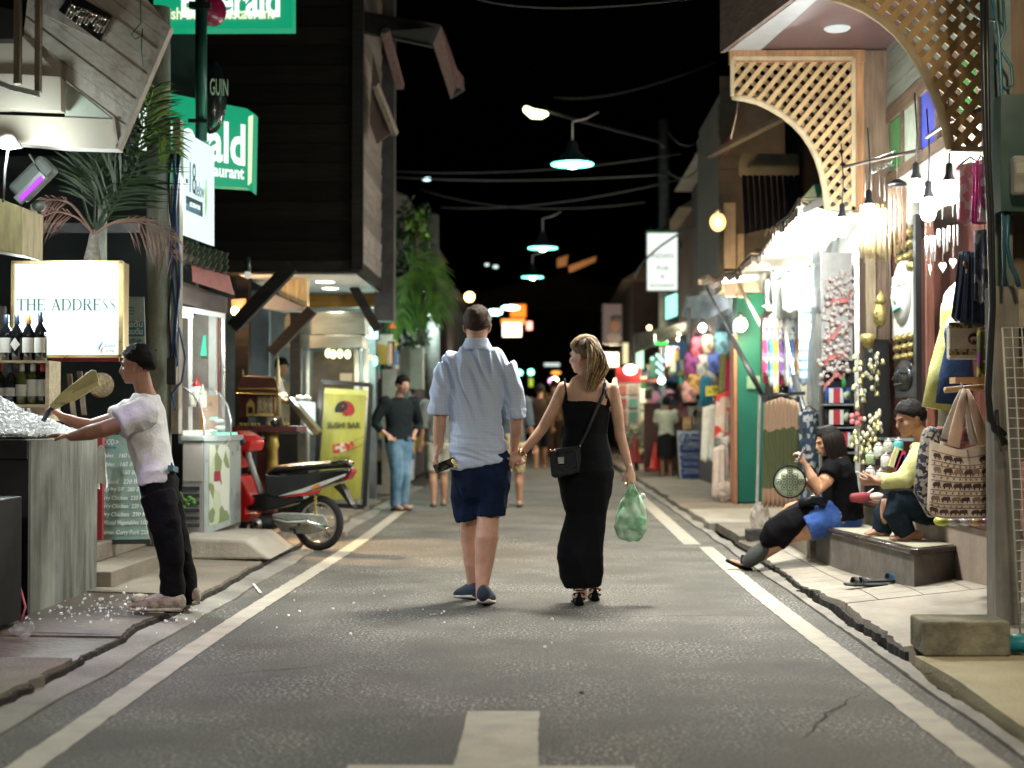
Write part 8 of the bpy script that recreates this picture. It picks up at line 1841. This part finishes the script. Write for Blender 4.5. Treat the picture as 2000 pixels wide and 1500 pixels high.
gl1=mat('leaf_dark',(.012,.035,.017),rough=.5,var=.5,scale=5,col2=(.03,.075,.03)); gl2=mat('leaf_bright',(.03,.09,.012),rough=.5,var=.5,scale=5,col2=(.09,.17,.02))
foliage('street_tree','dark leafy climbing tree on the left side beyond the timber house','tree',765,840,395,690,21.5,2400,gl1,.055,.5,3)
foliage('street_shrub','bright green leafy branch high beside the far grey pole','tree',795,832,405,470,21,160,gl2,.06,.2,5)
foliage('vine','dark vine lit green hanging between the gable and the round pole','vine',240,275,165,340,9.5,260,gl1,.025,.15,8)
foliage('vine','dark creeper tangled over the top of the white restaurant sign','vine',1262,1330,445,482,29.5,160,gl1,.07,.2,12)
foliage('potted_plant','white-flowered potted bush beside the red banner','plant',1225,1262,825,875,30,330,mat('flower_leaf',(.2,.3,.12),rough=.6,col2=(.6,.62,.5),var=.3,scale=20),.06,.3,6,shape=False)
t=thing('street_palm','bright yellow-green palm frond drooping beyond the timber house','palm',W(810,530,20)); random.seed(4)
for pts in (((800,520),(830,525),(855,560),(866,612)),((800,525),(820,545),(835,580),(840,620)),((795,515),(815,500),(845,520),(860,560)),((800,530),(790,560),(785,600),(790,640))): frond(t,[W(*p,20) for p in pts],.3,gl2,start=.05,n=24,droop=.8,lw=.02)
MB().tube([W(846,935,22.5),W(842,420,22.5)],.12,n=14).build('utility_pole',mat('pole_grey_far',(.14,.16,.15),rough=.8,var=.3),label='far grey utility pole beyond the palm on the left side',cat='pole')
MB().tube([W(1298,700,30),W(1297,235,30)],.11,n=12).build('utility_pole',mat('pole_grey_far',(.14,.16,.15)),label='tall dark utility pole behind the white restaurant sign',cat='pole')
lamp('palm_light',W(850,470,20.5),9,(.9,1,.7),.1)
# ================================================================ wires over the street
wm2=mat('overhead_wire',(.06,.06,.065),rough=.6)
for i,(a,m__,b,Y,r_) in enumerate((((700,330),(1000,345),(1330,300),24,.012),((760,345),(1000,352),(1300,340),23,.014),((860,405),(1050,408),(1330,350),26,.014),((920,-5),(1050,27),(1370,-5),15,.006),((1080,190),(1200,195),(1400,120),28,.012),((1300,330),(1350,380),(1400,260),22,.012),((1240,540),(1262,470),(1400,420),26,.02),((1300,250),(1350,330),(1420,200),24,.01),((820,370),(1000,420),(1260,395),27,.012))):
    pts=[W(lerp(lerp(a[0],m__[0],k/8),lerp(m__[0],b[0],k/8),k/8),lerp(lerp(a[1],m__[1]+10,k/8),lerp(m__[1]+10,b[1],k/8),k/8),Y) for k in range(9)]
    MB().tube(pts,r_,n=5).build('overhead_wire',wm2,label=('upper of the long wires just under the big pendant lamp','lower of the pair of wires under the big pendant lamp','long wire sagging between the first and second pendant lamps','thin wire across the black sky at the top of the frame','wire rising right of the yellow lamp head','wire sagging near the dark roof on the right','thick cable bundle curving up over the white restaurant sign','steep wire from the tall dark pole','lowest faint wire crossing above the second pendant lamp')[i],cat='wire')
# ================================================================ far street: buildings, signs, lights
dkb=mat('far_dark_wall',(.035,.03,.035),rough=.85,var=.5,scale=.8); rfm=mat('far_roof',(.10,.08,.06),rough=.8,var=.4,scale=1.5)
def house(lab,x0,x1,y0,y1,h,roof=None,win=()):
    t=thing('shop_house',lab,'house',((x0+x1)/2,y0,0)); MB().bb(x0,x1,y0,y1,0,h).build('wall',dkb,t)
    if roof: MB().prism([(x0 - .3,y0 - .4,h),(x1+.3,y0 - .4,h),((x0+x1)/2,y0 - .4,h+roof)],(0,y1-y0+.6,0)).build('roof',rfm,t)
    for wx,wz in win: MB().bb(wx,wx+.7,y0 - .03,y0 - .005,wz,wz+.9).build('window',mat('far_window',(.05,.05,.06),rough=.15),t)
    return t
house('dark two-storey shop house beyond the green column',2.7,6.5,20.4,26.5,5.2,1.2,((3.2,3.6),)); house('dark shop house behind the white restaurant sign',3.1,7,30.5,38,5.4,1.3,((3.5,3.5),)); house('lower dark house with pale eaves beside the third pendant lamp',2.6,7.5,42,56,5.0,1.8,((3,3.2),(4.4,3.2)))
house('dark house beyond the tree on the left side',-7.5,-2.4,23.5,33,4.6,1.2,((-3.4,3),)); house('dark house far on the left behind the head of the walking man',-8,-2.3,36,50,4.2,1.0,((-3.3,2.8),)); house('building closing the far end of the street',-6,8,75,80,6.5,2)
MB().prism([W(1088,505,42),W(1110,498,42),W(1106,518,42),W(1088,522,42)],(0,.2,0)).build('lit_eave',mat('lit_eave',(.45,.25,.12)),label='small amber-lit board left of the longer one under the far roof',cat='board')
MB().prism([W(1110,520,42),W(1165,500,42),W(1163,510,42),W(1112,532,42)],(0,.2,0)).build('lit_eave',mat('lit_eave',0),label='longer amber-lit eave board under the far roof on the right',cat='board')
lamp('eave_light',W(1120,560,40.5),60,(1,.6,.3),.2)
def lit(px,py,w,h,Y,col,s_,name,lab,cat='sign',txt=None,tm=None,skew=0,ell=False):
    p=W(px,py,Y); k=Y/2890
    t=thing(name,lab,cat,p); g_=glow('lit_%d_%d' % (px,py),col,s_)
    if ell: MB().ell(p,(w*k/2,.05,h*k/2),nu=14,nv=9).build('globe',g_,t)
    else: MB().prism([W(px-w/2,py-h/2,Y),W(px+w/2,py-h/2-skew,Y),W(px+w/2,py+h/2-skew,Y),W(px-w/2,py+h/2,Y)],(0,.12,0)).build('panel',g_,t); MB().bb(p.x-w*k/2 - .03,p.x+w*k/2+.03,Y+.125,Y+.16,p.z-h*k/2 - .03,p.z+h*k/2+.03).build('back',blk,t)
    if txt: [text(s,sz*k,tm,t,W(px,y,Y - .03),(1,0,0),(0,0,1),width=ww*k,depth=.003) for s,y,sz,ww in txt]
    return t
FL=[(917,580,18,18,60,(1,.62,.2),14,'street_light','round orange street light above the head of the walking man','lamp',1),(997,601,36,9,48,(.5,1,.8),9,'street_lamp','mint-white far pendant lamp left of the orange sign','lamp',1),(966,610,30,12,44,(.4,1,.8),9,'street_lamp','mint-white flare of a far pendant lamp touching the head of the man','lamp',1),(1012,607,30,24,52,(1,.22,.02),1.6,'shop_sign','orange glowing far sign behind the mint lamp','sign',0),
      (1000,644,36,26,50,(1,.85,.6),4,'shop_sign','warm white glowing far sign right of the head of the man','sign',0),(1002,628,46,10,51,(1,.35,.08),1.6,'shop_sign','narrow orange awning light on top of the warm white far sign','sign',0),(1034,636,11,16,50,(1,.4,.3),2.5,'shop_sign','small red and white far sign at the right end','sign',0),(1013,728,16,12,46,(.25,1,.7),5,'far_lamp','left one of two round green lights at shoulder height','lamp',1),(1037,727,12,12,46,(.25,1,.7),5,'far_lamp','right one of two round green lights at shoulder height','lamp',1),
      (1076,744,10,12,40,(1,.4,.7),3,'far_lamp','small pink light by the shoulder of the blonde woman','lamp',1),(1084,742,13,12,41,(1,.95,.5),8,'far_lamp','yellow-white light by the shoulder of the blonde woman','lamp',1),(1086,728,20,8,42,(.9,.35,.05),1.5,'far_lamp','orange glow above the yellow-white light','lamp',1),(1078,712,30,6,44,(.5,.6,.55),1.2,'far_sign','grey-green far sign with red lettering by the cheek of the blonde woman','sign',0),(1037,747,8,16,44,(.5,.7,.05),.8,'far_sign','narrow yellow-green upright banner, upper one','banner',0),(1037,790,8,14,44,(.5,.7,.05),.8,'far_sign','narrow yellow-green upright banner, lower one','banner',0),
      (1193,702,30,26,33,(1,.80,.42),5,'shop_light','warm square shop light behind the ponytail','lamp',0),(1222,690,10,40,34,(.85,.75,.4),1.0,'shop_light','dim upright warm panel right of the warm square light','lamp',0),(1250,690,14,60,33.5,(.5,1,.6),1.3,'shop_light','tall pale green lit strip above the red banner','lamp',0),(1243,668,0,0,33,(0,0,0),0,'','','',0),
      (1292,660,26,14,27,(.95,1,.8),6,'shop_light','white and green glowing stall light under the far awning','lamp',0),(1292,670,24,5,26.9,(.05,.9,.1),2,'shop_light','green strip below the white stall light','lamp',0),(1328,650,10,10,26,(1,.9,.5),8,'shop_light','upper yellow bulb at the end of the far awning','lamp',1),(1326,662,9,9,26.1,(1,.95,.5),8,'shop_light','lower yellow bulb at the end of the far awning','lamp',1),(1292,743,14,14,26,(.7,1,.95),9,'shop_light','round white lamp in the dark shop window above the woman in cream','lamp',1),(1274,700,7,7,26.5,(.4,.8,.7),2,'shop_light','single small mint bulb left of the bulb cluster','lamp',1),
      (1231,722,26,20,29.7,(1,.85,.7),8,'shop_light','glowing spot painting a lamp reflection on the top of the red banner','lamp',1),(727,648,17,24,19.5,(.5,1,.85),3.2,'shop_light','upper mint glowing panel right of the steel hood','lamp',0),(733,705,10,20,19.6,(.35,1,.8),2.2,'shop_light','small mint light between the upper panel and the lower pair','lamp',1),(725,735,19,26,19.7,(.5,1,.85),3.2,'shop_light','largest lowest mint glow behind the sushi banner','lamp',1),(712,672,10,26,19.4,(.4,.9,.8),1.6,'shop_light','slim mint glow beside the bright post of the bar','lamp',1),(724,698,8,10,19.4,(1,.7,.2),1.5,'shop_light','small yellow glow between the mint lights','lamp',1),(767,635,14,9,20,(1,0,.02),3,'red_sign','small red glowing display beyond the timber house','sign',0),(834,350,18,7,25,(.7,1,1),2.5,'street_light','small slanted white light above the dark tree','lamp',1),(951,517,9,6,34,(.6,.8,.7),1.2,'far_floodlight','left one of the two small floodlights over the street','lamp',1),(968,521,11,7,34,(.6,.8,.7),1.2,'far_floodlight','right one of the two small floodlights over the street','lamp',1),(831,799,8,12,20.5,(.4,.9,.7),2,'far_lamp','small mint light between the dark-shirted man and the checked shirt','lamp',1),(1402,586,24,10,22,(.7,.8,.8),.8,'stall_lamp','small white light at the ridge of the handbag stall','lamp',0),(762,690,5,40,20,(.9,.45,.25),.5,'shop_light','dim orange string light strip beyond the bar','lamp',0)]  # glowing blob on the red banner paints a reflection, no lamp hangs there
for px,py,w,h,Y,col,s_,nm,lab,cat,el in FL:
    if w: lit(px,py,w,h,Y,col,s_,nm,lab,cat,ell=bool(el))
for i in range(9): MB().ell(W(1284+(i % 3)*5,694+i*5.2,26.4),.03,nu=8,nv=6).build('fairy_light',glow('mintbulb',(.45,.9,.8),2.2),label='mint bulb in the '+('top','middle','bottom')[i // 3]+' row of the dark window cluster, '+('left','centre','right')[i % 3]+' one',cat='bulb',group='fairy lights in the dark shop window')
lamp('far_shop_light',W(1195,705,32.3),160,(1,.8,.5),.2); lamp('far_shop_light',W(1300,690,25.5),90,(.95,1,.85),.15); lamp('far_shop_light',W(725,700,19.1),40,(.6,1,.85),.15); lamp('far_shop_light',V(-1.5,22,2.6),60,(.85,1,.9),.15)
wi=mat('brown_print',(.25,.2,.16)); ws=lit(1294,510,58,112,29,(.90,1,.90),.95,'restaurant_sign','tall white glowing restaurant sign hanging on the right beyond the lattice','sign',(('INDIAN',500,13,42),('PUB',524,11,22),('&',540,10,8),('RESTAURANT',558,9,48)),wi)
MB().prism([W(1263,450,28.98),W(1326,450,28.98),W(1326,455,28.98),W(1263,455,28.98)],(0,.1,0)).build('rim',mat('sign_rim',(.1,.3,.2)),ws)
lit(1312,602,22,44,28.5,(.35,1,.8),1.5,'shop_sign','small slanted mint green sign below the white restaurant sign',skew=8)
lit(1196,632,36,76,31,(.28,.18,.16),.35,'portrait_poster','tall dim portrait poster high above the street','poster')
t=bpy.data.objects['portrait_poster']
for px,py,rx_,ry_,c_ in ((1200,636,10,12,(.4,.2,.12)),(1204,622,12,7,(.1,.08,.08)),(1199,660,16,10,(.45,.35,.33))): MB().ell(W(px,py,30.98),(rx_*.0107,.02,ry_*.0107)).build('printed_shape',mat('po%d' % py,c_),t)
t=thing('red_banner','standing red and white banner with small food pictures near the potted bush','banner',W(1228,862,30)); q=lambda x0,y0,x1,y1,Y,m_,nm: MB().prism([W(x0,y0,Y),W(x1,y0,Y),W(x1,y1,Y),W(x0,y1,Y)],(0,.03,0)).build(nm,m_,t)
q(1203,718,1251,860,30,mat('banner_white',(.6,.55,.5)),'panel'); q(1203,718,1251,746,29.95,mat('banner_red',(.65,.03,.03)),'red_header')
for i,c_ in enumerate(((.4,.12,.08),(.35,.3,.25),(.3,.08,.06),(.12,.3,.25),(.45,.2,.15),(.1,.25,.2),(.4,.1,.1),(.3,.3,.3))): q(1207+(i % 2)*22,752+(i // 2)*26,1224+(i % 2)*22,770+(i // 2)*26,29.94,mat('pic%d' % i,c_),'printed_picture')
q(1203,855,1251,861,29.94,mat('banner_red',0),'red_footer')
for px,py,lab in ((1240,905,'dark red traffic cone beside the potted bush'),(1280,918,'bright orange-red traffic cone behind the woman in cream')):
    MB().lathe(W(px,py,27.5),[(.17,0),(.17,.04),(.11,.045),(.03,.5),(.02,.52)],16).build('traffic_cone',mat('cone_red%d' % px,(.5,.03,.02) if px>1250 else (.22,.02,.02),rough=.5),label=lab,cat='traffic cone')
MB().prism([W(1240,690,28),W(1330,655,26),W(1345,640,25),W(1345,628,25),W(1240,652,28)],(0,.3,0)).build('far_awning',mat('awning_olive',(.2,.17,.13),rough=.8,var=.3),label='dusty olive awning over the far stall right of the red banner',cat='awning')
MB().bb(2.2,2.27,27.2,27.3,0,2.6).build('stall_post',mat('grey_steel',0),label='thin steel post of the far stall behind the woman in cream',cat='post'); MB().bb(1.95,2.9,28,28.2,.1,1.4).build('stall_curtain',cloth('brown_curtain',(.12,.06,.05)),label='brown curtain panel behind the woman in cream',cat='curtain')
# crowded goods on the far stalls
random.seed(91); mb=MB()
for _ in range(420):
    Y=random.uniform(21.5,44); x=2.15+random.uniform(0,.5)+(Y-21)*.012; z=random.uniform(.3,2.3)
    if Y<28.6 and z<1.85: continue
    mb.box((x,Y,z),(random.uniform(.08,.3),random.uniform(.1,.4),random.uniform(.1,.4)),random.uniform(0,3))
mb.build('stall_goods',mix_cells(mat('far_goods',(.4,.4,.4),var=0),[(.5,.08,.06),(.55,.5,.4),(.08,.15,.3),(.5,.35,.08),(.6,.58,.5),(.08,.3,.2),(.4,.2,.3),(.05,.04,.04)],2.2),kind='stuff',label='crowded colourful goods on the far stalls along the right side')
mb=MB()
for _ in range(160):
    Y=random.uniform(22,44); mb.box((-2.3-random.uniform(0,.5),Y,random.uniform(.2,2.2)),(random.uniform(.1,.4),random.uniform(.1,.4),random.uniform(.1,.5)),random.uniform(0,3))
mb.build('stall_goods',bpy.data.materials['far_goods'],kind='stuff',label='goods on the dim far stalls along the left side')
for Y,w,c_ in ((23.5,40,(1,.9,.7)),(29,60,(1,.85,.6)),(36,60,(.9,1,.9)),(42,60,(1,.8,.55))): lamp('stall_light',V(2.05,Y,2.4),w,c_,.12)
for Y,w,c_ in ((27,25,(.8,1,.9)),(38,40,(1,.75,.5))): lamp('stall_light',V(-2.1,Y,2.4),w,c_,.12)
for i,(px,py,Y,r,c_,s_) in enumerate(((1205,745,40,.09,(1,.8,.4),8),(1180,752,44,.1,(.6,1,.85),7),(1163,742,48,.1,(1,.5,.2),8),(1150,760,52,.1,(1,.9,.7),7),(1125,756,58,.1,(.4,1,.8),6),(1106,768,62,.1,(1,.3,.2),6),(988,752,55,.1,(1,.7,.3),7),(876,735,33,.06,(.7,1,.9),5),(1226,765,36,.07,(1,.95,.8),8),(1268,640,30,.05,(1,.7,.3),6))):
    t=thing('far_lamp',('amber lamp above the red banner foot, nearest','mint lamp left of the nearest amber one','orange lamp third down the far stalls','cream lamp fourth down the far stalls','green-mint lamp near the vanishing point','red lamp closest to the vanishing point','amber lamp between the couple at shoulder height','small pale lamp left of the checked shirt','cream lamp beside the red banner','small amber lamp under the white restaurant sign')[i],'lamp',W(px,py,Y))
    MB().ell((0,0,0),r,nu=12,nv=8).build('globe',glow('fl%d' % i,c_,s_),None).parent=t
# information board
t=thing('information_board','blue and white A-frame information board with rounded blue text panels','sign',W(1355,940,25.5)); Y=25.5; bl=mat('info_blue',(.03,.07,.28),rough=.4)
def iq(pts,Y,m_,nm): return MB().prism([W(x,y,Y) for x,y in pts],(0,.02,0)).build(nm,m_,t)
iq([(1322,841),(1392,842),(1396,938),(1328,936)],25.5,mat('info_white',(.6,.62,.6)),'board')
for a,b in (((1321,840),(1328,943)),((1394,842),(1399,940))): MB().bar(W(*a,25.6),W(*b,25.6),.04).build('frame',blkp,t)
MB().tube([W(1337+10*math.cos(k*.393),857+10*math.sin(k*.393),25.46) for k in range(17)],.012,n=5).build('ring',bl,t)
text('i',.2,bl,t,W(1337,857,25.45),(1,0,0),(0,0,1),shear=.3,bold=.008); iq([(1350,847),(1390,847),(1391,862),(1350,862)],25.47,bl,'title_band'); text('Information',.09,wp,t,W(1370,855,25.45),(1,0,0),(0,0,1),width=.33)
for i,(y0,y1,s) in enumerate(((869,884,'Visit Buy Trip\nAsk for Ticket'),(889,898,'Snorkeling Tour'),(902,911,'Safari Tour with car'),(915,933,'Combination Phuket\nBoat and Ferry Ticket'))):
    iq([(1327+i,y0),(1391+i,y0),(1392+i,y1),(1328+i,y1)],25.47,bl,'text_panel'); text(s,.045,wp,t,W(1359+i,(y0+y1)/2-(3 if '\n' in s else 0),25.45),(1,0,0),(0,0,1),width=.46)
# handbag stall before the green column
t=thing('handbag_stall','small stall with a grey canopy packed with bags and dresses left of the green column','stall',W(1390,980,20))
MB().prism([W(1335,620,21),W(1345,580,21),W(1420,565,20),W(1425,600,20),W(1380,625,20.5)],(0,.3,.05)).build('canopy',mat('canopy_pale',(.42,.45,.48),rough=.6,var=.4,scale=4),t)
for a,b in (((1345,600),(1345,790)),((1362,780),(1395,700)),((1400,640),(1402,960))): MB().bar(W(*a,20.6),W(*b,20.6),.05).build('pole',blk,t)
MB().bb(2.54,3.1,21.4,21.5,.1,2.6).build('back_panel',mat('stall_dark',(.05,.045,.05),rough=.8,var=.5,scale=3),t)
def bag(px,py,Y,w,h,m_,lab):
    t=thing('hanging_handbag',lab,'handbag',W(px,py,Y),random.uniform(-.4,.4),'handbags and purses on the stall'); MB().loft([(0,0,-.02),(0,0,-h*.5),(0,0,-h)],[(w*.4,.04),(w*.52,.07),(w*.45,.05)],ref=(1,0,0),n=14,power=4).build('bag_body',m_,None).parent=t
    MB().tube([(-w*.35,0,-.03),(-w*.1,0,.14),(w*.1,0,.14),(w*.35,0,-.03)],.008,n=5).build('handle',m_,None).parent=t
BC=[((.5,.1,.12),'coral'),((.55,.4,.25),'tan'),((.3,.06,.2),'plum'),((.5,.48,.4),'cream'),((.08,.12,.35),'navy'),((.55,.3,.08),'mustard'),((.35,.33,.25),'khaki'),((.6,.3,.28),'salmon'),((.15,.3,.3),'teal')]; random.seed(77)
for i,(px,py,w,h) in enumerate(((1362,660,.22,.25),(1382,655,.2,.22),(1352,690,.24,.26),(1372,692,.22,.28),(1392,690,.26,.26),(1360,725,.26,.28),(1385,722,.24,.26),(1345,745,.2,.24),(1410,650,.26,.3))):
    c_,nm=BC[i]; bag(px,py,20.2,w,h,mix_cells(mat('bagm%d' % i,c_,var=0),[c_,tuple(x*.5 for x in c_),tuple(min(1,x*1.3) for x in c_)],14),nm+' patterned handbag hanging '+('in the top row left','in the top row under the bare bulb','at the left of the middle row','in the centre of the middle row','at the right of the middle row','low on the left above the price card','low above the price card','lowest at the left edge','beside the white globe lamp')[i])
for i,(px,py,c_) in enumerate(((1342,780,(.55,.5,.4)),(1352,800,(.6,.58,.45)),(1362,815,(.5,.4,.3)),(1334,800,(.3,.1,.12)),(1342,825,(.6,.35,.15)),(1356,780,(.6,.55,.45)))): MB().box(W(px,py,21),(.12,.05,.2)).build('souvenir_pack',mat('pack%d' % i,c_,rough=.4,var=.3,scale=20),label=('cream pack at the top left of the rack behind the price card','pale yellow pack in the middle of the rack','tan pack lowest on the rack','dark red pack at the left edge of the rack','orange pack above the information board','cream pack right of its twin on the rack')[i],cat='packet')
t=thing('price_card','yellow card with the price 99 hanging among the dresses','price card',W(1394,762,19.6)); MB().prism([W(1378,754,19.6),W(1408,753,19.6),W(1408,772,19.6),W(1378,773,19.6)],(0,.01,0)).build('card',mat('card_yellow',(.65,.55,.05),rough=.6),t); text('99',.12,mat('ink_dark',(.03,.03,.04)),t,W(1399,763,19.58),(1,0,0),(0,0,1),width=.1); text('sale',.05,mat('ink_dark',0),t,W(1386,765,19.58),(1,0,0),(0,0,1),width=.06)
fl=lambda n,cs,s_: mix_cells(cloth(n),cs,s_)
for px,py,Y,w,h,m_,lab,nm in ((1420,765,19.2,.28,.62,fl('redwhite',[(.62,.5,.45),(.6,.55,.5),(.55,.06,.05),(.6,.45,.38)],9),'white and red flowered dress hanging highest by the green column','dress'),(1425,850,19.1,.22,.72,fl('rw2',[(.6,.5,.45),(.6,.08,.06),(.6,.55,.5)],9),'long red and white dress reaching the ground by the column','dress'),(1409,870,19.0,.2,.68,cloth('pinkwhite2',(.6,.5,.44)),'pale pink long dress left of the red and white one','dress'),(1392,790,19.6,.26,.75,cloth('white_dress',(.62,.62,.56)),'long white dress hanging below the price card','dress'),(1378,735,20.1,.14,.4,cloth('blue_cl',(.03,.2,.3)),'dark teal cloth beside the yellow price card','cloth'),(1418,690,19.3,.16,.55,cloth('olive_cl',(.2,.2,.08)),'olive scarf hanging beside the green column','scarf'),(1430,700,19.2,.15,.5,cloth('crimson_cl',(.5,.02,.10)),'crimson scarf hanging against the green column','scarf'),(1432,800,19.0,.12,.9,fl('flor',[(.5,.4,.35),(.1,.15,.1),(.55,.1,.1),(.05,.05,.06)],14),'dark flowered garment squeezed against the green column','garment')):
    drape('hanging_'+nm,lab,nm,px,py,Y,w,h,m_,folds=3,flare=1.25)
# signs and cabinets beyond the bar on the left
t=thing('street_cabinet','tall pale grey cabinets standing behind the man in the dark shirt','cabinet',W(800,740,21)); MB().bb(W(782,0,21).x,W(800,0,21).x,21,21.4,W(0,780,21).z,W(0,680,21).z).build('left_door',mat('cab_grey',(.16,.17,.15),rough=.6),t); MB().bb(W(801,0,21).x,W(826,0,21).x,21,21.4,W(0,760,21).z,W(0,678,21).z).build('right_door',mat('cab_pale',(.26,.26,.22),rough=.6),t)
MB().bb(W(748,0,20.5).x,W(776,0,20.5).x,20.5,20.9,.1,W(0,722,20.5).z).build('street_box',mat('cab_pale2',(.28,.24,.2),rough=.6,var=.3),label='beige switch box left of the head of the man in the dark shirt',cat='box')
